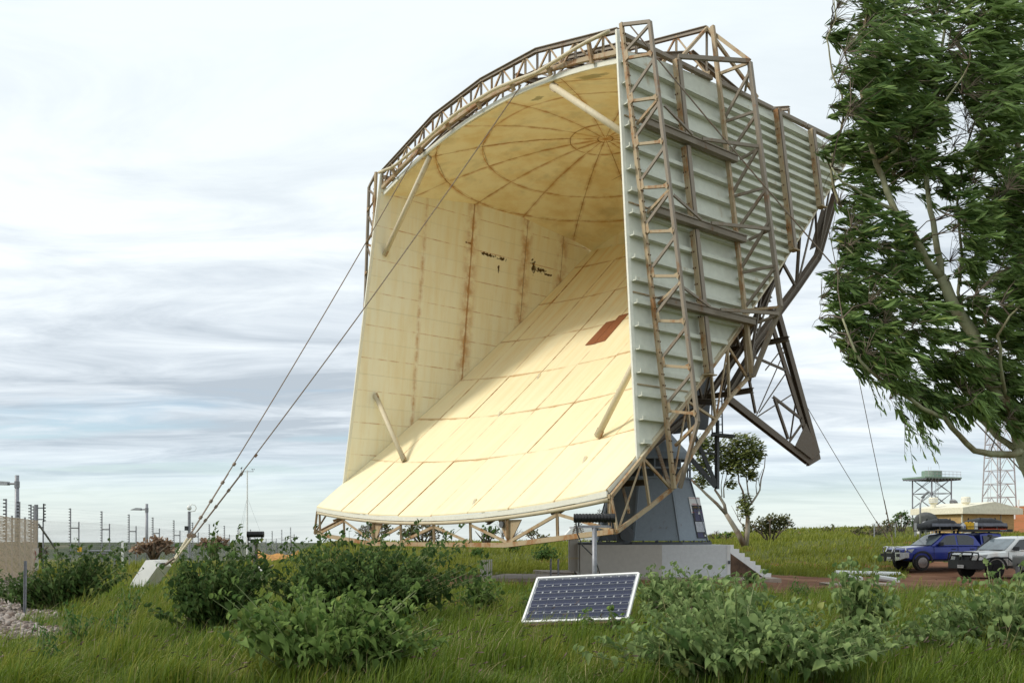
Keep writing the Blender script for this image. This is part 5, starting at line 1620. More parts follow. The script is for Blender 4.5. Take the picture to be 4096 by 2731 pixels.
# bull bar
bb = MB()
bb.loft([[(x, y, z0), (x, y, z1), (x-.16, y, z1), (x-.16, y, z0)] for x, y, z0, z1 in ((2.42, -.95, .62, .88), (2.62, -.70, .52, .88), (2.70, -.35, .46, .88), (2.70, .35, .46, .88), (2.62, .70, .52, .88), (2.42, .95, .62, .88))])
bbo = bb.build('bull_bar', M['chrome'], bu)
MB().box((2.71, 0, .72), (.03, .56, .24)).build('winch_recess', M['black'], bbo)
for s in (-1, 1):
    MB().box((2.70, s*.36, .66), (.06, .12, .46)).build('upright', M['black'], bbo)
    MB().box((2.655, s*.60, .74), (.05, .28, .15), Matrix.Rotation(-s*R(12), 3, 'Z')).build('lamp_recess', M['black'], bbo)
    MB().tube([(2.66, s*.32, .88), (2.58, s*.32, 1.12), (2.56, s*.45, 1.14), (2.44, s*.88, 1.10), (2.42, s*.93, 1.0), (2.46, s*.90, .88)], .034, 8).build('hoop', M['chrome'], bbo, smooth=True)
MB().tube([(2.58, -.32, 1.12), (2.58, .32, 1.12)], .034, 8).build('hoop', M['chrome'], bbo, smooth=True)
for s in (-1, 1): MB().beam((2.68, s*.26, .88), (2.57, s*.26, 1.14), .10, .05, up=(0, 1, 0)).build('hoop', M['chrome'], bbo)
pt = MB().box((2.73, .04, .60), (.015, .37, .12)).build('number_plate', M['ink'], bbo)
q = newobj('lettering', TX['plate3'], pt); q.location = (2.739, .04, .60); q.rotation_euler = (PI/2, 0, PI/2); q.active_material = M['ink']
MB().box((2.737, .04, .60), (.003, .34, .095)).build('plate_face', M['whitepl'], pt)
# roof rack and load: the rack belongs to the ute, the load does not
MB().box((-1.25, .0, 1.925), (4.4, 1.30, .05)).build('roof_rack', M['black'], bu)
aw_ = MB().box((-1.95, .74, 1.93), (2.9, .16, .13)).build('awning_case', M['black'], bu)
q = newobj('lettering', TX['rack'], aw_); q.location = (-2.9, .822, 1.93); q.rotation_euler = (PI/2, 0, PI)
for x in (.55, -.4, -1.4, -2.3):
    for s in (-1, 1): MB().box((x, s*.55, 1.86), (.08, .06, .14)).build('rack_foot', M['black'], bu)
Rz = Matrix.Rotation(yaw, 4, 'Z'); MWU = Matrix.Translation(org) @ Rz
def on_ute(o):
    o.matrix_world = MWU @ o.matrix_world
    return o
def bag(x0, x1, zt, lab):
    root = thing('roof_bag', lab, 'bag'); root.location = (0, 0, 0)
    c = (x0+x1)/2; L_ = x1-x0
    m = MB(); rings = []
    for i in range(13):
        u = i/12; e = (math.sin(PI*min(max(u, .02), .98))**.42)
        hh = (.16+.84*e)*zt*(1-.16*u)
        w_ = .56*(.80+.2*e)
        rings.append([(x0+L_*u, w_*math.copysign(abs(math.cos(t_))**.6, math.cos(t_)), max(0, .02+hh*(.5+.5*math.copysign(abs(math.sin(t_))**.75, math.sin(t_)))+.018*math.sin(i*2.4+t_*3))) for t_ in [2*PI*k/14 for k in range(14)]])
    m.loft(rings).build('bag', M['blackbag'], root, smooth=True)
    for s in (-1, 1):
        bd = MB()
        for i in range(10):
            a, b = x0+L_*(.05+.09*i), x0+L_*(.05+.09*(i+1))
            bd.slab([(a, s*.572, zt*.30), (b, s*.572, zt*.30+.008*math.sin(i)), (b, s*.556, zt*.54), (a, s*.556, zt*.54)], (0, s*.01, 0))
        bd.build('grey_band', M['greybag'], root)
        for f in (.3, .68): MB().slab([(x0+L_*f, s*.585, .02), (x0+L_*f+.06, s*.585, .02), (x0+L_*f+.06, s*.42, zt*.96), (x0+L_*f, s*.42, zt*.96)], (0, s*.012, 0)).build('strap', M['black'], root)
    root.location = (0, 0, 1.952)
    root.matrix_world = MWU @ Matrix.Translation((0, 0, 1.952))
    return root
bag(-.80, .88, .60, 'rounded black roof bag with grey band above the blue ute windscreen')
bag(-3.40, -1.25, .64, 'long black and grey roof bag at the back of the blue ute rack')
def ute_item(name, lab, cat, build):
    root = thing(name, lab, cat); build(root); root.matrix_world = MWU @ Matrix.Translation((0, 0, 1.952)); return root
def jerry(c, mat):
    def f(r):
        MB().box((c, .44, .19), (.17, .30, .36)).build('can', M[mat], r)
        MB().box((c, .44, .385), (.06, .2, .035)).build('handle', M[mat], r)
        MB().lathe([(0, 0), (.03, 0), (.03, .04), (0, .04)], (c, .55, .37), 8).build('cap', M['black'], r)
        MB().box((c, .60, .17), (.176, .012, .03)).build('strap', M['black'], r)
    return f
ute_item('jerry_can', 'yellow jerry can strapped on the blue ute rack', 'jerry can', jerry(-1.18, 'yellow'))
ute_item('jerry_can', 'second yellow jerry can beside the white one on the blue ute rack', 'jerry can', jerry(-1.37, 'yellow'))
ute_item('jerry_can', 'white jerry can strapped on the blue ute rack', 'jerry can', jerry(-1.57, 'whitepl'))
def gasb(r):
    MB().lathe([(0, 0), (.11, 0), (.13, .05), (.13, .22), (.09, .29), (.05, .30), (.05, .36), (0, .36)], (-.95, .47, 0), 14).build('bottle', M['galv'], r, smooth=True)
    MB().box((-.95, .605, .15), (.05, .012, .10)).build('blue_label', M['blue'], r)
ute_item('gas_bottle', 'small grey gas bottle on the blue ute rack', 'gas bottle', gasb)
def tracks(r):
    m = MB()
    for i in range(22): m.box((-1.80-.065*i, .50, .03+.012*(i % 2)), (.045, .30, .05))
    m.build('lugs', M['orange'], r)
    MB().box((-2.5, .50, .022), (1.5, .33, .03)).build('board', M['orange'], r)
ute_item('recovery_boards', 'orange recovery boards under the long roof bag of the blue ute', 'boards', tracks)
# white ute
yaw2 = PI+R(14.5)
hd2 = Vector((math.cos(yaw2), math.sin(yaw2), 0)); lt2 = Vector((-hd2.y, hd2.x, 0))
fw2 = at(3977, 2320, 39.0)
org2 = fw2-hd2*1.55-lt2*.80; org2.z = hz(org2.x, org2.y)+.035
wu = thing('white_ute', 'dusty white dual-cab ute with black tube bull bar and snorkel', 'ute', org2, yaw2)
body2, cab2 = ute_body(wu, M['carwhite'])
for xw in (1.55, -1.55):
    for s in (-1, 1): wheel(wu, xw, s*.82, .41, .28, s, 'black', 5)
m = MB()
m.loft([[(x, y, .42), (x, y, .80), (x-.2, y, .80), (x-.2, y, .42)] for x, y in ((2.2, -.98), (2.60, -.72), (2.68, 0), (2.60, .72), (2.2, .98))])
b2o = m.build('bull_bar', M['black'], wu)
for z in (1.12, .98): MB().tube([(2.48, -.62, z), (2.50, .62, z)], .034, 8).build('cross_tube', M['black'], b2o, smooth=True)
for y in (-.62, .0, .62): MB().tube([(2.60, y, .78), (2.48, y, 1.13)], .034, 8).build('upright_tube', M['black'], b2o, smooth=True)
for s in (-1, 1):
    MB().tube([(2.50, s*.62, 1.12), (2.42, s*.86, 1.10), (2.42, s*.90, .95), (2.48, s*.88, .78)], .034, 8).build('side_loop', M['black'], b2o, smooth=True)
    MB().tube([(2.30, s*.98, .80), (1.85, s*1.02, .90), (1.05, s*1.02, .90), (.78, s*1.0, .72), (.55, s*1.0, .40)], .034, 8).build('scrub_bar', M['black'], b2o, smooth=True)
MB().box((2.56, 0, 1.0), (.02, .12, .12)).build('badge', M['chrome'], b2o)
pt = MB().box((2.70, .15, .52), (.012, .36, .13)).build('number_plate', M['whitepl'], b2o)
q = newobj('lettering', TX['plate2'], pt); q.location = (2.708, .15, .52); q.rotation_euler = (PI/2, 0, PI/2)
MB().tube([(1.0, -.90, 1.12), (.9, -.84, 1.25), (.35, -.76, 1.70), (.32, -.76, 1.78)], .05, 8).build('snorkel', M['black'], cab2, smooth=True)
MB().box((.36, -.76, 1.84), (.16, .12, .12)).build('snorkel_head', M['black'], cab2)
MB().tube([(-.1, .3, 1.81), (-.12, .3, 1.90)], .012, 5).build('aerial', M['black'], cab2)
for k, loc in (('re', (.26, .947, .80)), ('hilux', (.62, .947, .99)), ('hilux2', (.62, .947, .93))):
    q = newobj('lettering', TX[k], body2); q.location = loc; q.rotation_euler = (PI/2, 0, PI)
# silver wagon, rear end only in the picture
o3 = at(4218, 2312, 36.2); o3.z = hz(o3.x, o3.y)+.035
sw = thing('silver_wagon', 'pale silver wagon seen from behind at the car park edge', 'car', o3, R(78))
# local +x forwards (away from the viewer), rear face at x=-2.1
m = MB()
HWs = .90
m.loft([[(x, -hw*.96, zb), (x, -hw, zb+.2), (x, -hw, 1.0), (x, hw, 1.0), (x, hw, zb+.2), (x, hw*.96, zb)] for x, zb, hw in ((-2.12, .52, .86), (-2.0, .42, .90), (2.1, .42, .90), (2.35, .5, .8))])
sb_ = m.build('body', M['silver'], sw)
c = MB()
c.loft([[(x, -.87, 1.0), (x, -hw, zt-.08), (x, -hw+.12, zt), (x, hw-.12, zt), (x, hw, zt-.08), (x, .87, 1.0)] for x, hw, zt in ((-2.08, .80, 1.30), (-1.90, .74, 1.72), (-1.3, .72, 1.80), (.2, .72, 1.78), (.9, .80, 1.1))])
cs_ = c.build('cab', M['silver'], sw)
MB().slab([(-2.10, -.68, 1.07), (-2.10, .68, 1.07), (-1.965, .60, 1.60), (-1.965, -.60, 1.60)], (-.012, 0, 0)).build('rear_window', M['glass'], cs_)
for s in (-1, 1):
    MB().slab([(-1.7, s*.885, 1.07), (-1.65, s*.80, 1.62), (-.4, s*.80, 1.66), (-.4, s*.885, 1.07)], (0, -s*.01, 0)).build('side_window', M['glass'], cs_)
    MB().box((-2.13, s*.78, .92), (.04, .14, .30)).build('tail_lamp', M['redlens'], sb_)
MB().box((-2.16, 0, .50), (.14, 1.8, .14)).build('step_bumper', M['galv'], sb_)
MB().box((-2.16, 0, .99), (.06, 1.1, .10)).build('plate_hood', M['silver'], sb_)
pf = MB().box((-2.135, .42, .82), (.03, .46, .22)).build('plate_holder', M['black'], sb_)
MB().box((-2.152, .42, .81), (.006, .38, .13)).build('number_plate', M['whitepl'], pf)
q = newobj('lettering', TX['plate'], pf); q.location = (-2.158, .42, .81); q.rotation_euler = (PI/2, 0, -PI/2)
for xw in (-1.35, 1.35):
    for s in (-1, 1): wheel(sw, xw, s*.78, .36, .24, s, 'galv', 5)
# ================================================================== vegetation
nrg = np.random.default_rng(11)
WIND = np.array([.86, .10, .0])
# ---- leaf templates (x across, y along, z up)
def leaf_template(kind):
    if kind == 'broad':
        ts = [0, .10, .30, .55, .80, 1.0]; ws = [.10, .33, .42, .36, .19, 0]; ys_ = [-.06, .02, .28, .55, .80, 1.0]
        dr = [0, .05, .08, .02, -.14, -.36]; fold = .42
        V = []; F = []
        for t, w_, y, z in zip(ts, ws, ys_, dr): V += [(-w_, y, z+fold*w_*1.2), (0, max(y, 0) if y < 0 else y, z), (w_, y, z+fold*w_*1.2)]
        for i in range(5):
            a = 3*i
            for j in (0, 1):
                F += [(a+j, a+j+1, a+j+4), (a+j, a+j+4, a+j+3)]
        return np.array(V, float), np.array(F, int)
    if kind == 'gum':
        ys_ = [0, .25, .55, .8, 1.]; ws = [.016, .085, .100, .06, 0]; cx = [0, .03, .02, -.03, -.10]; dr = [0, .03, .02, -.03, -.10]
        V = []; F = []
        for y, w_, c, z in zip(ys_, ws, cx, dr): V += [(c-w_, y, z), (c+w_, y, z+.03)]
        for i in range(4): F += [(2*i, 2*i+1, 2*i+3), (2*i, 2*i+3, 2*i+2)]
        return np.array(V, float), np.array(F[:-1], int)
    if kind == 'lance':
        ys_ = [0, .3, .7, 1.]; ws = [.03, .13, .10, 0]; dr = [0, .05, .0, -.15]
        V = []; F = []
        for y, w_, z in zip(ys_, ws, dr): V += [(-w_, y, z+.3*w_), (0, y, z), (w_, y, z+.3*w_)]
        for i in range(3):
            a = 3*i
            for j in (0, 1): F += [(a+j, a+j+1, a+j+4), (a+j, a+j+4, a+j+3)]
        return np.array(V, float), np.array(F, int)
    V = [(-.30, 0, 0), (.30, 0, .05), (.22, .8, .1), (-.25, .9, -.05), (0, .45, .12)]       # tuft flake for distant foliage
    return np.array(V, float), np.array([(0, 1, 4), (1, 2, 4), (2, 3, 4), (3, 0, 4)], int)
LT = {k: leaf_template(k) for k in ('broad', 'gum', 'lance', 'flake')}
LM = {}
def leaf_mesh(kind, mat):
    if (kind, mat) not in LM: LM[(kind, mat)] = np_mesh('leaf', *LT[kind], M[mat], np.zeros(len(LT[kind][0])))
    return LM[(kind, mat)]
def rot_to(X, Y, Z, s, p, ws=None):
    ws = s if ws is None else ws
    return Matrix(((X[0]*ws, Y[0]*s, Z[0]*s, p[0]), (X[1]*ws, Y[1]*s, Z[1]*s, p[1]), (X[2]*ws, Y[2]*s, Z[2]*s, p[2]), (0, 0, 0, 1)))
def foliage(root, kind, mat, pos, ax, nrm, size, nobj, origin, tint=None):
    """the leaves of one plant: the largest in view as separate leaves, the rest as one mass"""
    n = len(pos)
    if tint is None: tint = nrg.random(n)
    d = np.linalg.norm(pos+np.array(origin)-np.array([0, 0, EYE]), axis=1)
    # leaves on the viewer's side first
    key = pos[:, 1]*1.0-pos[:, 2]*.35+nrg.random(n)*.15
    order = np.argsort(key)
    big, rest = order[:nobj], order[nobj:]
    tv, tt = LT[kind]
    ws = size*(.50+.60*nrg.random(n)) if kind == 'broad' else size
    V, T, tn, (X, Y, Z) = stamp(tv, tt, pos, ax, nrm, size, tint, ws)
    if len(rest):
        keep = np.zeros(n, bool); keep[rest] = True
        kT = T.reshape(n, len(tt), 3)[keep]
        # compact
        kv = V.reshape(n, len(tv), 3)[keep].reshape(-1, 3)
        kT = (tt[None]+(np.arange(keep.sum())*len(tv))[:, None, None]).reshape(-1, 3)
        newobj('foliage', np_mesh('foliage', kv, kT, M[mat], tn.reshape(n, -1)[keep].ravel()), root, 'stuff')
    me = leaf_mesh(kind, mat)
    for i in big:
        o = newobj('leaf', me, root)
        o.matrix_local = rot_to(X[i], Y[i], Z[i], size[i], pos[i], ws[i])

def wob(n, s): return (nrg.random((n, 3))-.5)*2*s

def shrub(label, px, py, Y, wpx, hpx, shoots, per, leaf=.13, mat='leaf', nobj=150, name='broadleaf_shrub', depth=None, group='broad-leaved shrubs in the grass', base_h=.0, spread=1., lean=.25, kind='broad', upright=0.):
    """shrub of leafy shoots; (px,py) picture foot, (wpx,hpx) its size in the picture"""
    o = at(px, py, Y); o.z = hz(o.x, o.y)
    root = thing(name, label, 'shrub', o, 0, group)
    W2 = wpx/FPX*Y/2; Hh = hpx/FPX*Y; D2 = depth if depth else W2*.8
    P0, A0, N0, S0 = [], [], [], []
    sm_ = MB()
    nl = 1 if upright else max(3, int(wpx/95))
    lobes = [(0., 0., 1.)]+[(1.0*math.cos(t), 1.0*math.sin(t), .55+.5*nrg.random()) for t in (nrg.random(nl)*2*PI)]
    for k in range(shoots):
        lx, ly, lh = lobes[nrg.integers(len(lobes))]
        a = nrg.random()*2*PI; rr = math.sqrt(nrg.random())*spread
        off = .66 if (lx or ly) else 0
        tx, ty = W2*(lx*off+rr*.62*math.cos(a)), D2*(ly*off+rr*.62*math.sin(a))
        tz = Hh*lh*(1-.45*rr**2.2)*(.62+.46*nrg.random())
        if upright: tx, ty, tz = W2*rr*math.cos(a), D2*rr*math.sin(a), Hh*(.55+.45*nrg.random())
        b0 = np.array([tx*.22, ty*.22, -.05]); b3 = np.array([tx+lean*Hh*.3*nrg.random(), ty, tz])
        b1 = b0+np.array([tx*.15, ty*.15, tz*.45]); b2 = b0*.3+b3*.7+np.array([0, 0, tz*.10])
        ts = np.linspace(0, 1, 7)[:, None]
        C = (1-ts)**3*b0+3*(1-ts)**2*ts*b1+3*(1-ts)*ts**2*b2+ts**3*b3
        sm_.tube([tuple(c) for c in C], [.013, .012, .010, .009, .007, .005, .003], 4, False)
        m = per+nrg.integers(-3, 4)
        tl = .22+.78*np.sort(nrg.random(m))**.85
        tl[-3:] = (.96, .98, 1.)
        t_ = tl[:, None]
        c = (1-t_)**3*b0+3*(1-t_)**2*t_*b1+3*(1-t_)*t_**2*b2+t_**3*b3
        ang = np.arange(m)*2.4+nrg.random()*6
        rad = np.stack([np.cos(ang), np.sin(ang), np.full(m, .05)], 1)
        petl = leaf*.45*(1-.5*tl)[:, None]
        pos = c+rad*petl+np.array([0, 0, .02])
        ax = rad*.75+WIND*.55+np.array([0, 0, -.50])+wob(m, .45)
        young = tl > .95
        ax[young] = np.array([.35, 0, .8])+wob(young.sum(), .4)
        nr = np.array([0, 0, 1.])+rad*.35+np.array([0, -.25, 0])+wob(m, .45)
        P0.append(pos); A0.append(ax); N0.append(nr)
        S0.append(leaf*(1.10-.55*tl**3)*(.50+.75*nrg.random(m)))
    sm_.build('stems', M['stem'], root, kind='stuff')
    pos = np.concatenate(P0); ax = np.concatenate(A0); nr = np.concatenate(N0); sz = np.concatenate(S0)
    pos[:, 2] = np.maximum(pos[:, 2], .05)
    foliage(root, kind, mat, pos, ax, nr, sz, min(nobj, len(pos)), o)
    return root

#            label                                                         px    py    Y    w    h  shoots per
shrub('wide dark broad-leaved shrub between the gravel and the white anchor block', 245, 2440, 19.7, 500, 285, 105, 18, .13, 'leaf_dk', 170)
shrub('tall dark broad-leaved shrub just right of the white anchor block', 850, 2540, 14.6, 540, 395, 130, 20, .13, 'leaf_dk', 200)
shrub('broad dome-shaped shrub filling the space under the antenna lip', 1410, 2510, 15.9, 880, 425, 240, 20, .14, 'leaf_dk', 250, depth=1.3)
shrub('fresh green broad-leaved shrub standing in front of the dome-shaped shrub', 1290, 2790, 9.9, 800, 395, 150, 21, .13, 'leaf', 280, depth=.8)
shrub('young leafy shrub at the foot of the dome-shaped shrub, near the brown slab', 1895, 2475, 17.6, 240, 210, 30, 13, .13, 'leaf', 100)
shrub('small droopy shrub tucked against the edge of the solar panel frame', 2130, 2440, 17.0, 120, 150, 14, 11, .11, 'leaf', 70)
shrub('leafy shrub pressing over the far corner of the solar panel', 2690, 2480, 15.6, 470, 260, 80, 17, .14, 'leaf_pale', 180)
shrub('sprawling large pale-leaved shrub in the foreground grass', 2960, 2800, 9.7, 1120, 470, 180, 21, .13, 'leaf_pale', 290, depth=.9, lean=.4)
shrub('spindly upright leafy stem rising over the sprawling shrub', 3430, 2660, 11.0, 330, 420, 26, 17, .13, 'leaf_pale', 120, upright=1)
shrub('tall pair of leafy shoots behind the sprawling shrub', 2990, 2560, 12.2, 200, 310, 14, 15, .13, 'leaf_pale', 90, upright=1)
shrub('big broad-leaved shrub leaning away from the parked utes', 4010, 2660, 11.2, 760, 370, 160, 19, .13, 'leaf_pale', 260, depth=1., lean=.4)
shrub('single leafy sprig growing up through the front of the solar panel', 2345, 2530, 13.0, 80, 150, 5, 9, .11, 'leaf', 40, upright=1)
shrub('bushy sprig standing against the lower edge of the solar panel', 2480, 2535, 13.0, 130, 165, 9, 10, .11, 'leaf', 60, upright=1)
shrub('small low shrub in the dirt behind the plinth steps slab', 3010, 2330, 31.0, 110, 50, 12, 10, .13, 'green', 40)
shrub('feathery dark green weed clump bent by the wind near the dirt yard', 3180, 2420, 22.0, 110, 110, 20, 13, .13, 'weed', 60, kind='lance', group=None)
for px, py, w_, h_, lab in ((165, 2700, 170, 230, 'dark lance-leaved weed, the largest in the near grass by the gravel'), (305, 2580, 130, 170, 'dark lance-leaved weed beside a pale leafy seedling'), (455, 2570, 150, 150, 'lance-leaved weed mixed with round pale leaves'), (520, 2480, 130, 140, 'dark lance-leaved weed in front of the anchor block'), (470, 2300, 90, 110, 'narrow dark weed beside the white anchor block'), (700, 2330, 150, 110, 'weed clump growing up the side of the white anchor block'),
                             (3700, 2620, 200, 130, 'wind-flattened lance-leaved weed at the foot of the big shrub')):
    Y = min(EYE*FPX/(py-HY), 30)
    shrub(lab, px, py, Y, w_, h_, 9, 16, .11, 'weed', 60, 'lance_leaf_weed', group='lance-leaved weeds', kind='lance', upright=1)
for px, py, Y, w_, h_, lab in ((1600, 2235, 47, 120, 55, 'low green shrub on the bank seen below the lip truss'), (2180, 2230, 50, 140, 65, 'round green shrub on the bank left of the plinth'), (2040, 2225, 56, 80, 60, 'tall thin green shrub on the bank below the lip truss'), (1910, 2210, 52, 60, 50, 'leafy upright shrub behind the white pipes')):
    shrub(lab, px, py, Y, w_, h_, 26, 12, .20, 'green', 40, 'bank_shrub', group='shrubs on the grass bank')

# ---- the big gum tree
GY = 13.0
def gp(px, py, dy=0.): return at(px, py, GY+dy)-Vector((gum.location.x, gum.location.y, 0))
gx = at(4260, 2400, GY)
gum = thing('gum_tree', 'big wind-blown gum tree with long dark leaves leaning over the car park', 'tree', (gx.x, GY+.3, hz(gx.x, GY)))
limbs = [  # (points px,py,depth offset), start radius, end radius
    ([(4262, 2500, .3), (4215, 2150, .3), (4150, 1930, .25), (4085, 1795, .15)], .17, .12),
    ([(4085, 1795, .15), (4076, 1746, .1), (4038, 1632, .0), (3962, 1518, -.1), (3905, 1384, -.15), (3886, 1320, -.15), (3829, 1244, -.2), (3794, 1168, -.2), (3764, 1104, -.2)], .105, .07),
    ([(3764, 1104, -.2), (3714, 1054, -.25), (3676, 978, -.3), (3619, 902, -.3), (3581, 841, -.3), (3543, 749, -.3), (3505, 654, -.25), (3470, 540, -.2), (3455, 420, -.1), (3440, 300, .0), (3445, 180, .1), (3470, 40, .2), (3480, -120, .3)], .065, .015),
    ([(3764, 1104, -.2), (3749, 997, -.05), (3733, 883, .05), (3714, 787, .1), (3710, 597, .2), (3735, 420, .3), (3760, 230, .4), (3790, 40, .4), (3800, -150, .4)], .05, .015),
    ([(3581, 841, -.3), (3524, 814, -.4), (3448, 772, -.5), (3371, 727, -.6), (3326, 666, -.6)], .03, .010),
    ([(3480, 900, .1), (3400, 870, .2), (3375, 841, .25), (3352, 795, .3), (3330, 719, .3), (3326, 635, .3), (3360, 540, .3), (3375, 457, .3), (3368, 373, .3), (3333, 305, .3), (3318, 217, .3), (3307, 152, .3), (3345, 76, .3), (3330, -60, .3)], .03, .008),
    ([(3505, 654, -.25), (3600, 590, -.4), (3695, 495, -.5), (3745, 446, -.55), (3810, 362, -.6), (3880, 250, -.6)], .028, .010),
    ([(4085, 1795, .15), (4050, 1815, .0), (3960, 1812, -.2), (3900, 1800, -.3), (3840, 1740, -.4), (3780, 1670, -.5), (3690, 1630, -.6), (3560, 1540, -.7), (3480, 1480, -.8), (3420, 1400, -.8), (3370, 1270, -.8)], .06, .012),
    ([(4060, 1790, .15), (3985, 1740, .3), (3930, 1680, .4), (3880, 1640, .5), (3780, 1610, .6), (3690, 1560, .7), (3600, 1500, .8)], .05, .012),
    ([(4085, 1780, .2), (4140, 1600, .4), (4150, 1400, .5), (4090, 1200, .6), (4060, 950, .6), (4075, 700, .6), (4060, 400, .6), (4085, 100, .6)], .10, .03),
    ([(3905, 1384, -.1), (3870, 1300, .3), (3832, 1168, .5), (3848, 1016, .6), (3829, 810, .7), (3850, 640, .7), (3900, 480, .7), (3930, 300, .7)], .035, .010),
    ([(3962, 1518, .0), (3960, 1350, .4), (3905, 1150, .6), (3885, 1060, .7), (3960, 900, .8), (3990, 720, .9)], .035, .010),
    ([(3829, 1244, -.2), (3720, 1230, -.1), (3650, 1190, .0), (3560, 1120, .0), (3450, 1060, .0), (3380, 980, .0)], .03, .008),
    ([(4038, 1632, .0), (4000, 1450, -.5), (3990, 1340, -.7), (4040, 1260, -.8), (4096, 1200, -.9)], .03, .010),
]
limb_pts = []
for pts, r0, r1 in limbs:
    W_l = [gp(*p) for p in pts]
    # smooth a little
    sm2 = []
    for a, b in zip(W_l, W_l[1:]): sm2 += [a, a.lerp(b, .5)+Vector((nrg.normal(0, .012), nrg.normal(0, .012), 0))]
    sm2.append(W_l[-1])
    rs = [r0+(r1-r0)*(i/(len(sm2)-1))**.8 for i in range(len(sm2))]
    MB().tube(sm2, rs, 9 if r0 > .04 else 6).build('trunk' if r0 > .2 else 'limb', M['bark'], gum, smooth=True)
    limb_pts += [(q, r) for q, r in zip(sm2, rs)]
LPn = np.array([tuple(q) for q, r in limb_pts])
# foliage clusters: picture position, radius
cl = [(3420, 40, 110), (3560, 60, 130), (3700, 40, 130), (3850, 30, 130), (4000, 40, 140), (3480, 170, 120), (3610, 200, 130), (3350, 130, 60), (3740, 190, 110), (3880, 170, 120), (4020, 190, 140),
      (3430, 300, 100), (3560, 330, 130), (3690, 330, 110), (3960, 330, 130), (4070, 330, 120), (3360, 420, 60), (3470, 420, 110), (3600, 450, 130), (3720, 520, 90), (3350, 560, 70), (3450, 560, 120), (3570, 580, 120), (3680, 640, 70),
      (3930, 450, 110), (4050, 480, 130), (3960, 580, 100), (4070, 620, 130), (3400, 660, 110), (3520, 690, 110), (3620, 690, 70), (3870, 680, 90), (3980, 700, 120), (4080, 770, 120), (3800, 620, 50), (3780, 720, 60),
      (3420, 790, 80), (3390, 890, 70), (3480, 880, 90), (3570, 900, 60), (3460, 960, 90), (3560, 980, 70), (3380, 1000, 60), (3640, 1000, 50), (3830, 840, 60), (3880, 900, 90), (3960, 880, 110), (4060, 920, 120), (3900, 1000, 90), (4000, 1030, 110), (3870, 1080, 60), (4080, 1080, 100),
      (3400, 1080, 100), (3520, 1080, 90), (3620, 1080, 60), (3350, 1170, 80), (3450, 1170, 110), (3560, 1180, 100), (3660, 1150, 80), (3760, 1200, 70), (3330, 1250, 60), (3420, 1260, 100), (3520, 1290, 100), (3620, 1260, 100), (3700, 1290, 80), (3960, 1160, 90), (4060, 1200, 90),
      (3360, 1330, 50), (3450, 1360, 90), (3540, 1390, 90), (3640, 1380, 80), (3780, 1330, 80), (3850, 1400, 80), (3760, 1430, 80), (3920, 1450, 90), (4020, 1400, 90), (4085, 1320, 70), (3520, 1460, 80), (3600, 1480, 80), (3700, 1480, 70), (3800, 1500, 90), (3880, 1540, 70), (4040, 1560, 80),
      (3440, 1430, 50), (3400, 1390, 40), (3620, 1570, 60), (3700, 1570, 60), (3780, 1580, 60), (3690, 1640, 45), (3860, 1620, 50), (3920, 1600, 50), (3980, 1600, 50), (4060, 1660, 60)]
cl += [(3960+int(x_), int(y_), 70) for x_, y_ in ((0, 1260), (60, 1330), (120, 1420), (20, 1480), (90, 1520), (130, 1640), (60, 1600), (-60, 1350), (-100, 1250), (-40, 1560), (140, 1230), (110, 1120))]
cl += [(int(3420+nrg.random()*680), int(-30+nrg.random()*820), 95) for _ in range(14)]
cl += [(int(3880+nrg.random()*230), int(250+nrg.random()*900), 95) for _ in range(12)]
gaps = [(3850, 480, 55), (3840, 560, 50), (3625, 790, 50), (3815, 950, 45), (3810, 1010, 38), (3690, 880, 45), (3660, 830, 40), (3830, 430, 45), (3870, 520, 45), (3640, 760, 40), (3770, 150, 35), (3560, 820, 28), (3700, 1350, 30), (3660, 1440, 28), (3830, 1300, 26), (3590, 1240, 24), (3500, 1010, 24), (3500, 880, 24), (3610, 1140, 24), (3760, 560, 30), (3560, 260, 20), (3640, 420, 20)]
PP, AA, NN, SS, TT_ = [], [], [], [], []
tw = MB()
for cx_, cy_, rad in cl:
    dyc = nrg.uniform(-1.0, .9)
    R_ = rad/FPX*GY
    c = np.array(gp(cx_, cy_, dyc))
    st_ = c+np.array([-R_*.75, nrg.normal(0, .1), -R_*.25])
    j = np.argmin(np.linalg.norm(LPn-st_, axis=1)+np.maximum(0, LPn[:, 2]-st_[2])*.5)
    tw.tube([tuple(LPn[j]), tuple((LPn[j]*.5+st_*.5)+np.array([-.03, 0, .05])), tuple(st_)], [.011, .008, .006], 4, False)
    ctint = np.clip(.25+.5*nrg.random()+.22*(cx_ < 3560)-.12*(cx_ > 3850), 0, .9)  # random tint, plus sunlight painted in: lighter clusters on the left, darker right
    nt_ = int(16*(rad/100)**1.2)+3
    for k in range(nt_):
        s0 = c+np.array([nrg.uniform(-1, .35)*R_, nrg.normal(0, .55)*R_, nrg.uniform(-.85, .85)*R_])
        tw.tube([tuple(st_), tuple((st_+s0)/2+np.array([0, 0, .03])), tuple(s0)], [.005, .004, .003], 3, False)
        L_ = R_*nrg.uniform(.7, 1.15)
        low_ = max(0., min(1., (cy_-1150)/450.))
        dirv = np.array([1., nrg.normal(0, .3), nrg.normal(.10, .28)-.75*low_*nrg.random()])
        dirv /= np.linalg.norm(dirv)
        m = 11
        t = np.linspace(.05, 1, m)[:, None]
        q = s0+dirv*L_*t+np.array([0, 0, -.16*L_])*t*t
        tw.tube([tuple(q[0]), tuple(q[m//2]), tuple(q[-1])], [.003, .0025, .0015], 3, False)
        for rep in range(2):
            PP.append(q+wob(m, .02)); TT_.append(np.clip(ctint+nrg.normal(0, .17, m), 0, .97))
            AA.append(dirv*1.0+wob(m, .5)+np.array([.15, 0, -.18-.5*low_]))
            NN.append(np.array([0, -.5, .7])+wob(m, .8))
            SS.append(.185*(.6+.6*nrg.random(m)))
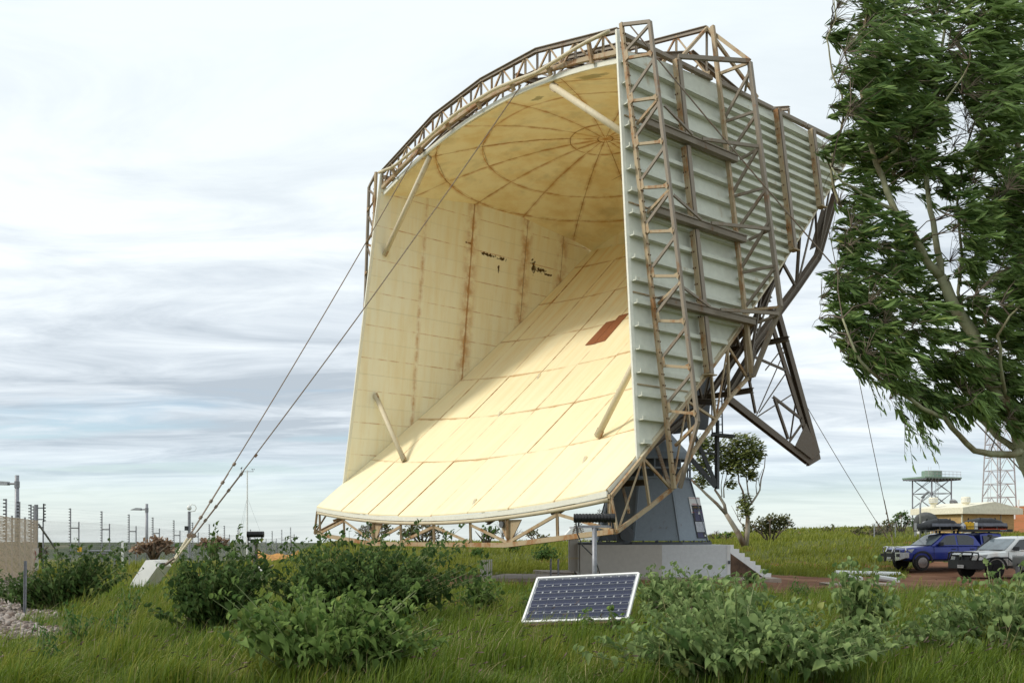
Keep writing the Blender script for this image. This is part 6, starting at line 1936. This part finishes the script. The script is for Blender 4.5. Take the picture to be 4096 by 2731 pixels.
# hanging sprigs below the crown
for px, py, L_ in ((3425, 1500, .62), (3495, 1540, .4), (3560, 1640, .55), (3600, 1720, .62), (3640, 1740, .3), (3455, 1310, .5), (3300, 1290, .2), (3700, 1650, .35), (3860, 1650, .25)):
    c = np.array(gp(px, py-40, nrg.uniform(-.8, -.3)))
    for k in range(4):
        m = 13; t = np.linspace(0, 1, m)[:, None]
        q = c+np.array([.12*k*.4+.05, nrg.normal(0, .05), 0])+np.array([.22+nrg.normal(0, .1), 0, -L_*(.7+.3*nrg.random())])*t
        tw.tube([tuple(q[0]), tuple(q[6]), tuple(q[-1])], [.004, .003, .002], 3, False)
        TT_.append(nrg.random(m)*.9); PP.append(q); AA.append(np.array([.45, 0, -1.])+wob(m, .5)); NN.append(np.array([.3, -.8, .3])+wob(m, .6)); SS.append(.115*(.7+.6*nrg.random(m)))
pos = np.concatenate(PP); ax = np.concatenate(AA); nr = np.concatenate(NN); sz = np.concatenate(SS)
# keep the gaps of open sky
wp = pos+np.array([gum.location.x, gum.location.y, 0])
ppx = CX+FPX*wp[:, 0]/wp[:, 1]; ppy = HY-FPX*(wp[:, 2]-EYE+0*wp[:, 2])/wp[:, 1]
keep = np.ones(len(pos), bool)
for gxx, gyy, gr in gaps: keep &= ((ppx+20-gxx)**2+(ppy-gyy)**2) > gr**2
tw.build('twigs', M['twig'], gum, kind='stuff')
foliage(gum, 'gum', 'gum', pos[keep], ax[keep], nr[keep], sz[keep], 290, tuple(gum.location), np.concatenate(TT_)[keep])

# ---- middle gum tree behind the antenna
def small_tree(name, label, base, limbs, clusters, Y, bark_m, leaf_m, lsize, per, wind=.6, group=None, nobj=0, flat=1.0, tr=True):
    o = at(base[0], base[1], Y); o.z = hz(o.x, o.y)
    root = thing(name, label, 'tree', o, 0, group)
    q = lambda px, py, dy=0.: at(px, py, Y+dy)-o
    L_all = []
    for pts, r0, r1 in limbs:
        W_l = [q(*p) for p in pts]
        rs = [r0+(r1-r0)*i/(len(W_l)-1) for i in range(len(W_l))]
        MB().tube(W_l, rs, 7).build('trunk' if r0 > .12 else 'limb', M[bark_m], root, smooth=True)
        L_all += [np.array(v) for v in W_l]
    LA = np.array(L_all)
    PP, AA, NN, SS = [], [], [], []
    tw = MB()
    for cx_, cy_, rx, ry in clusters:
        dy0 = nrg.normal(0, .25)*rx/FPX*Y
        c = np.array(q(cx_, cy_, dy0)); Rx, Ry = rx/FPX*Y, ry/FPX*Y
        j = np.argmin(np.linalg.norm(LA-(c-np.array([0, 0, Ry])), axis=1))
        tw.tube([tuple(LA[j]), tuple((LA[j]+c)/2+np.array([0, 0, .1])), tuple(c)], [.03, .02, .01], 4, False)
        n = int(per*(rx*ry)/900)+6
        v = nrg.normal(0, 1, (n, 3)); v /= np.linalg.norm(v, axis=1, keepdims=True)
        v *= (nrg.random((n, 1))**.45)
        pos = c+v*np.array([Rx, Rx*.8, Ry*flat])
        PP.append(pos); AA.append(v*.5+np.array([wind, 0, .05])+wob(n, .45)); NN.append(v*.6+np.array([0, -.3, .6])+wob(n, .5)); SS.append(lsize*(.6+.8*nrg.random(n)))
        for k in range(5):
            e = pos[nrg.integers(n)]
            tw.tube([tuple(c), tuple(e)], [.012, .005], 3, False)
    tw.build('twigs', M['twig'], root, kind='stuff')
    if PP:
        pos = np.concatenate(PP); n = len(pos); tv, tt = LT['flake' if lsize < .185 else 'gum']
        tint = nrg.random(n)
        V, T, tn, _ = stamp(tv, tt, pos, np.concatenate(AA), np.concatenate(NN), np.concatenate(SS), tint, None if lsize < .185 else np.concatenate(SS)*2.2)
        newobj('crown', np_mesh('crown', V, T, M[leaf_m], tn), root, 'stuff')
    return root
Q2 = lambda x, y: (2500+x/2.94, 1650+y/2.94)
T_ = lambda *pts: [Q2(*p) for p in pts]
small_tree('gum_tree', 'slender forked gum tree with wind-swept crown rising behind the plinth', (2976, 2178), [
    (T_((1400, 1560), (1340, 1430), (1260, 1300), (1190, 1190)), .17, .12), (T_((1420, 1560), (1440, 1400), (1445, 1240), (1440, 1110)), .16, .10),
    (T_((1190, 1190), (1080, 1070), (960, 960), (900, 900), (820, 830), (770, 770)), .10, .04), (T_((1190, 1190), (1170, 1080), (1110, 980), (1060, 910), (1080, 800), (1090, 680)), .10, .04),
    (T_((1440, 1110), (1400, 1000), (1385, 920), (1340, 820), (1330, 720)), .08, .03), (T_((1440, 1110), (1490, 1060), (1550, 970), (1585, 910), (1600, 780), (1640, 640), (1650, 510)), .07, .02),
    (T_((1490, 1060), (1450, 950), (1435, 830), (1420, 700)), .05, .03), (T_((1165, 1000), (1160, 880), (1200, 720)), .04, .02), (T_((1140, 990), (1130, 850), (1150, 730)), .03, .02),
    (T_((900, 900), (930, 830), (900, 720)), .04, .02), (T_((1550, 960), (1540, 860), (1560, 700), (1520, 600)), .03, .01), (T_((1590, 900), (1570, 780), (1620, 660)), .025, .01),
    (T_((1420, 1360), (1350, 1280), (1300, 1180), (1250, 1090)), .03, .01), (T_((1330, 1260), (1320, 1120), (1300, 1050)), .02, .01)],
    [(*Q2(x, y), rx, ry) for x, y, rx, ry in ((950, 330, 45, 28), (880, 420, 36, 34), (1000, 430, 40, 36), (930, 540, 46, 30), (860, 620, 34, 30), (930, 680, 30, 28), (850, 780, 28, 24), (900, 830, 26, 20), (1140, 420, 44, 36), (1150, 540, 44, 38), (1160, 640, 34, 24),
     (1300, 330, 44, 32), (1420, 330, 56, 30), (1520, 420, 40, 34), (1580, 480, 26, 22), (1300, 440, 50, 36), (1420, 460, 55, 40), (1350, 560, 52, 36), (1480, 560, 38, 30), (1280, 660, 42, 28), (1390, 690, 36, 24), (1480, 740, 24, 26), (1230, 830, 26, 22), (1250, 560, 40, 34),
     (1400, 1010, 28, 24), (1360, 1090, 26, 22), (1430, 1140, 28, 26), (1390, 1200, 24, 20), (1480, 730, 22, 18), (1100, 600, 26, 26))],
    50, 'bark2', 'gum2', .19, 120, 1.0)
def scrub_tree(name, label, px, py, Y, wpx, hpx, mat, dens, group, bare=0.):
    """low many-stemmed bush or scrub tree"""
    r_ = random.Random(px)
    b = (px, py)
    L_ = []
    for k in range(5):
        ex = px+(k-2)*wpx*.17; ey = py-hpx*(.55+.2*r_.random())
        L_.append(([(px+(k-2)*3, py+2), (px+(k-2)*wpx*.07, py-hpx*.28, (k % 2-.5)*.5), (ex, ey, (k % 2-.5)*1.2)], .09, .02))
    cs_ = []
    if not bare:
        for k in range(dens):
            a = r_.random()*PI; rr = math.sqrt(r_.random())
            cs_.append((px+math.cos(a)*rr*wpx*.42, py-hpx*.34-math.sin(a)*rr*hpx*.52, wpx*.11, hpx*.12))
    return small_tree(name, label, b, L_, cs_, Y, 'twig', mat, .18, 70, .25, group)
scrub_tree('scrub_tree', 'round olive scrub tree beside the slender gum', 3080, 2172, 64, 240, 130, 'scrub', 26, 'scrub trees on the skyline')
scrub_tree('scrub_tree', 'small dark shrub on the skyline left of the slender gum', 2905, 2170, 70, 90, 50, 'green', 10, 'scrub trees on the skyline')
scrub_tree('scrub_tree', 'bushy green tree behind the mesh fence beside the water tower', 3605, 2135, 80, 120, 100, 'green', 22, 'scrub trees on the skyline')
scrub_tree('scrub_tree', 'grey-green bush just left of the bushy green tree', 3545, 2145, 76, 80, 70, 'scrub', 12, 'scrub trees on the skyline')
scrub_tree('scrub_tree', 'small green bush right under the water tower legs', 3665, 2135, 84, 70, 70, 'green', 10, 'scrub trees on the skyline')
scrub_tree('scrub_tree', 'low spreading olive bush at the foot of the mesh fence', 3460, 2160, 66, 150, 60, 'scrub', 16, 'scrub trees on the skyline')
scrub_tree('scrub_tree', 'grey low bush on the far bank crest', 3325, 2140, 92, 90, 45, 'scrub', 10, 'scrub trees on the skyline')
scrub_tree('scrub_tree', 'dark spreading tree seen through the lip truss', 1690, 2185, 62, 210, 110, 'scrub', 24, 'scrub trees on the skyline')
scrub_tree('scrub_tree', 'thin grey tree seen through the end bays of the lip truss', 1500, 2180, 64, 170, 110, 'scrub', 10, 'scrub trees on the skyline')
scrub_tree('scrub_tree', 'low grey bush on the skyline under the lip truss near the plinth', 2150, 2175, 66, 130, 60, 'scrub', 10, 'scrub trees on the skyline')
scrub_tree('scrub_tree', 'sparse bush with bright leaves behind the middle of the lip truss', 1945, 2180, 60, 130, 90, 'green', 10, 'scrub trees on the skyline')
scrub_tree('red_shrub', 'red-brown dry shrub in front of the chain-link fence', 615, 2235, 44, 180, 95, 'scrubred', 26, 'dry red-brown shrubs')
scrub_tree('red_shrub', 'thin purplish-brown dry shrub further along the fence', 850, 2225, 50, 150, 100, 'scrubred', 14, 'dry red-brown shrubs')
scrub_tree('scrub_tree', 'small green bush at the corner post of the fence', 160, 2225, 46, 90, 60, 'scrub', 12, 'scrub trees on the skyline')
# bare grey trees
def bare_tree(label, px, py, Y, wpx, hpx, seed):
    o = at(px, py, Y); o.z = hz(o.x, o.y)
    root = thing('bare_tree', label, 'tree', o, 0, 'bare grey trees')
    r_ = random.Random(seed); m = MB()
    def grow(p, d, L_, r0, lev):
        q = p+d*L_
        m.tube([p, p.lerp(q, .5)+Vector((r_.gauss(0, .06), 0, r_.gauss(0, .05)))*L_, q], [r0, r0*.8, r0*.6], 4, False)
        if lev:
            for k in range(3):
                nd = (d+Vector((r_.gauss(0, .6), r_.gauss(0, .6), r_.gauss(.05, .4)))).normalized()
                grow(q if k else p.lerp(q, .7), nd, L_*.66, r0*.55, lev-1)
    Hh = hpx/FPX*Y; W2 = wpx/FPX*Y/2
    for k in range(3): grow(Vector((r_.uniform(-.2, .2)*W2, 0, -.05)), Vector((r_.uniform(-1, 1)*W2/Hh, r_.uniform(-.4, .4), 1)).normalized(), Hh*.42, .05, 4)
    m.build('branches', M['twig'], root)
for a in (('leafless grey tree beyond the antenna lip, left end', 1480, 2178, 63, 170, 100, 1), ('leafless grey tree between the lip truss posts', 2000, 2180, 63, 190, 105, 2), ('leafless grey brushwood on the skyline behind the steps', 2870, 2168, 72, 120, 50, 3),
          ('low tangle of dead branches on the bank crest', 1360, 2180, 60, 200, 35, 4), ('leafless twiggy bush by the mesh fence end', 3505, 2150, 70, 60, 60, 5)):
    bare_tree(*a)
# flower stalks of a distant succulent
for px, Y, h_ in ((2313, 75, 95), (2398, 75, 125), (2310, 70, 60)):
    o = at(px, 2170, Y); o.z = hz(o.x, o.y)
    root = thing('flower_stalk', {2313: 'tall bare flower stalk with side arms left of the pedestal', 2398: 'taller candelabra flower stalk beside the pedestal foot', 2310: 'short flower stalk near the bearing of the pedestal'}[px], 'plant', o)
    H_s = (h_+20)/FPX*Y
    m = MB().tube([(0, 0, -.2), (0, 0, H_s)], [.05, .02], 5)
    m.build('stalk', M['twig'], root)
    m = MB()
    for k in range(9):
        z = H_s*(.42+.06*k); L_ = .42*(1-k/11)
        for s in (-1, 1):
            m.tube([(0, 0, z), (s*L_, .1*s, z+.12)], .015, 3); m.box((s*L_, .1*s, z+.14), (.12, .12, .07))
    m.build('arms', M['twig'], root)

# ---- gravel on the left verge
GRAV = [(-19.5, 36), (-13.3, 27.8), (-10.1, 20), (-7.6, 14.6), (-7.0, 12.8), (-9.5, 11.5), (-22, 22), (-24, 40)]
GRAV = [(-21, 40), (-17.3, 33), (-12.2, 25), (-9.6, 19.2), (-7.45, 14.6), (-6.7, 12.2), (-9.5, 11.0), (-24, 25), (-26, 41)]
def is_gravel(x, y): return inpoly(GRAV, *wig(np.asarray(x, float)*1., np.asarray(y, float)))
n = 26000
gxy = np.column_stack([nrg.uniform(-22, -6.5, n), 11.5+nrg.random(n)**1.2*26])
gxy = gxy[is_gravel(gxy[:, 0], gxy[:, 1])]
vis = (gxy[:, 0]/gxy[:, 1]*FPX+CX) > -120
gxy = gxy[vis][:9000]
ico_v = np.array([(0, 0, 1), (.89, 0, .45), (.28, .85, .45), (-.72, .53, .45), (-.72, -.53, .45), (.28, -.85, .45), (.72, .53, -.45), (-.28, .85, -.45), (-.89, 0, -.45), (-.28, -.85, -.45), (.72, -.53, -.45), (0, 0, -1)])
ico_t = np.array([(0, 1, 2), (0, 2, 3), (0, 3, 4), (0, 4, 5), (0, 5, 1), (1, 6, 2), (2, 7, 3), (3, 8, 4), (4, 9, 5), (5, 10, 1), (6, 7, 2), (7, 8, 3), (8, 9, 4), (9, 10, 5), (10, 6, 1), (11, 7, 6), (11, 8, 7), (11, 9, 8), (11, 10, 9), (11, 6, 10)])
n = len(gxy)
sc_ = .028+.045*nrg.random(n)**2
pos = np.column_stack([gxy, Hgt(gxy[:, 0], gxy[:, 1])+.01])
V, T, tn, _ = stamp(ico_v, ico_t, pos, wob(n, 1)+np.array([.01, 0, 0]), wob(n, .3)+np.array([0, 0, 1]), sc_, nrg.random(n))
V += wob(len(V), .008)
gm, gg, gb = material('pale_pink_gravel_stones', .85, 0, .2)
ga = gg.n('ShaderNodeAttribute', attribute_name='tint')
gg.set(gb.inputs['Base Color'], gg.ramp(ga.outputs['Fac'], (0., (.11, .08, .065)), (.5, (.235, .195, .17)), (1., (.40, .36, .33))))
newobj('gravel', np_mesh('gravel', V, T, gm, tn, smooth=False), None, 'stuff')['label'] = 'pale pinkish gravel bed along the fence'
# pale bed under the stones
gxs = np.arange(-24, -6, .3); gys = np.arange(11, 41, .3)
GXX, GYY = np.meshgrid(gxs, gys)
ins = is_gravel(GXX+.15, GYY+.15)[:-1, :-1]
yy_, xx_ = np.nonzero(ins); L_ = len(gxs)
idx = np.stack([yy_*L_+xx_, yy_*L_+xx_+1, (yy_+1)*L_+xx_+1, (yy_+1)*L_+xx_], 1)
uq, inv = np.unique(idx.ravel(), return_inverse=True); inv = inv.reshape(-1, 4)
dv = np.column_stack([GXX.ravel()[uq], GYY.ravel()[uq]]); dv = np.column_stack([dv, Hgt(dv[:, 0], dv[:, 1])+.012])
struct(newobj('gravel_verge', np_mesh('gravel_verge', dv, np.concatenate([inv[:, [0, 1, 2]], inv[:, [0, 2, 3]]]), M['gravel'])))

# ---- grass
def blades(n, y0, y1, xlim, hmean, wid, seed, mat, name, label, cover, power=1.6, lean=.55, dmin=0):
    r_ = np.random.default_rng(seed)
    u = r_.random(n)
    y = (y0**(1-power)+(y1**(1-power)-y0**(1-power))*u)**(1/(1-power))
    x = (r_.random(n)*(xlim[1]-xlim[0])+xlim[0])*y
    # clumping
    cl_ = np.sin(x*1.7+np.sin(y*1.1)*1.5)*np.sin(y*2.1+np.sin(x*.8)*2)+.5*np.sin(x*4.3+y*3.1)
    cl2 = np.sin(x*.5+1)*np.sin(y*.43+2)
    keep = ~is_dirt(x, y) & ~is_gravel(x, y) & (r_.random(n) < np.clip(.55+.38*cl_+.22*cl2, .03, 1))
    if cover is not None: keep &= cover(x, y)
    x, y, cl_, cl2 = x[keep], y[keep], cl_[keep], cl2[keep]
    n = len(x)
    z = Hgt(x, y)
    h = hmean*(.45+.75*r_.random(n))*(1+.28*cl_)*(1+.2*cl2)
    h = np.maximum(h, hmean*.25)
    cl3 = np.sin(x*2.9+np.sin(y*2.3)*2.2+seed)*np.sin(y*3.3+np.sin(x*2.1)*2.+seed)
    h = h*(1+.45*cl3)
    a = r_.random(n)*2*PI+1.6*cl3
    ln = lean*(.35+1.25*r_.random(n)**1.3)*(1+.5*np.sin(x*1.3-y*1.9))
    d = np.column_stack([np.cos(a)*.75+.50, np.sin(a)*.8])*ln[:, None]
    w_ = wid*(.6+.8*r_.random(n))*np.maximum(1., y/17.)
    sd = np.column_stack([np.cos(a+1.3), np.sin(a+1.3)*.4])*w_[:, None]*.5
    V = np.empty((n, 7, 3))
    for i, (t, k) in enumerate(((0, 1.), (.45, .85), (.8, .5))):
        cx_ = x+d[:, 0]*h*t**1.7; cy_ = y+d[:, 1]*h*t**1.7
        cz_ = z-.02+h*(t-.28*ln*t*t)
        V[:, 2*i] = np.column_stack([cx_-sd[:, 0]*k, cy_-sd[:, 1]*k, cz_]); V[:, 2*i+1] = np.column_stack([cx_+sd[:, 0]*k, cy_+sd[:, 1]*k, cz_])
    V[:, 6] = np.column_stack([x+d[:, 0]*h, y+d[:, 1]*h, z-.02+h*(1-.42*ln)])
    tt = np.array([(0, 1, 3), (0, 3, 2), (2, 3, 5), (2, 5, 4), (4, 5, 6)])
    T = (tt[None]+(np.arange(n)*7)[:, None, None]).reshape(-1, 3)
    tint = np.clip(.42+.26*cl2+.10*cl_+.20*cl3+r_.normal(0, .28, n), 0, .99)
    o = newobj(name, np_mesh(name, V.reshape(-1, 3), T, M[mat], np.repeat(tint, 7)), None, 'stuff')
    o['label'] = label
    return x, y, z, h
shore = lambda x, y: ~((x > px0-.5) & (x < px1+2.2) & (y > PFY-1.0) & (y < PFY+5.6))
nearY = blades(170000, 9.0, 27, (-.60, .60), .30, .011, 1, 'grass', 'foreground_grass', 'long green wind-blown grass in the foreground', shore, 1.5)
blades(60000, 9.0, 24, (-.60, .60), .42, .010, 2, 'grassy', 'tall_grass', 'taller yellow-green grass stems in the foreground', lambda x, y: shore(x, y) & (np.sin(x*1.1+np.sin(y*.9)*1.6+.7)*np.sin(y*1.25+np.sin(x*.7)*1.8)+.25*np.sin(x*3.7+y*2.9) > .12), 1.5, .75)
blades(60000, 25, 44, (-.60, .60), .24, .017, 3, 'grassy', 'verge_grass', 'short yellow-green grass around the dirt yard', shore, 1.7)
blades(110000, 41, 125, (-.34, .60), .30, .018, 4, 'grassy', 'bank_grass', 'yellow-green grass covering the bank', lambda x, y: (Hgt(x, y) > -1.5) & ~((x/y > .50) & (y > 80)), 2.0)
blades(22000, 40, 100, (-.60, -.20), .38, .022, 5, 'grassy', 'slope_grass', 'rough grass along the fence slope', None, 2.0)
blades(9000, 9.0, 24, (-.60, .60), .42, .007, 6, 'straw', 'dry_grass', 'dry straw-coloured stems among the green grass', shore, 1.5, .9)
# seed heads on some stems
x, y, z, h = nearY
k = np.random.default_rng(9).choice(len(x), 1500, replace=False)
r_ = np.random.default_rng(10)
hp = np.column_stack([x[k]+.22*r_.random(len(k)), y[k], z[k]+h[k]*.9+.06*r_.random(len(k))])
tv = np.array([(-.5, 0, 0), (.5, 0, 0), (.35, .7, .1), (-.35, .7, -.1), (0, 1, 0)]); tt = np.array([(0, 1, 2), (0, 2, 3), (3, 2, 4)])
V, T, tn, _ = stamp(tv, tt, hp, np.column_stack([.6+.5*r_.random(len(k)), r_.normal(0, .3, len(k)), r_.normal(.5, .4, len(k))]), wob(len(k), 1), .075*(.6+.8*r_.random(len(k))), r_.random(len(k)), np.full(len(k), .007))
newobj('seed_heads', np_mesh('seed_heads', V, T, M['seed'], tn), None, 'stuff')['label'] = 'purple-brown grass seed heads in the foreground'
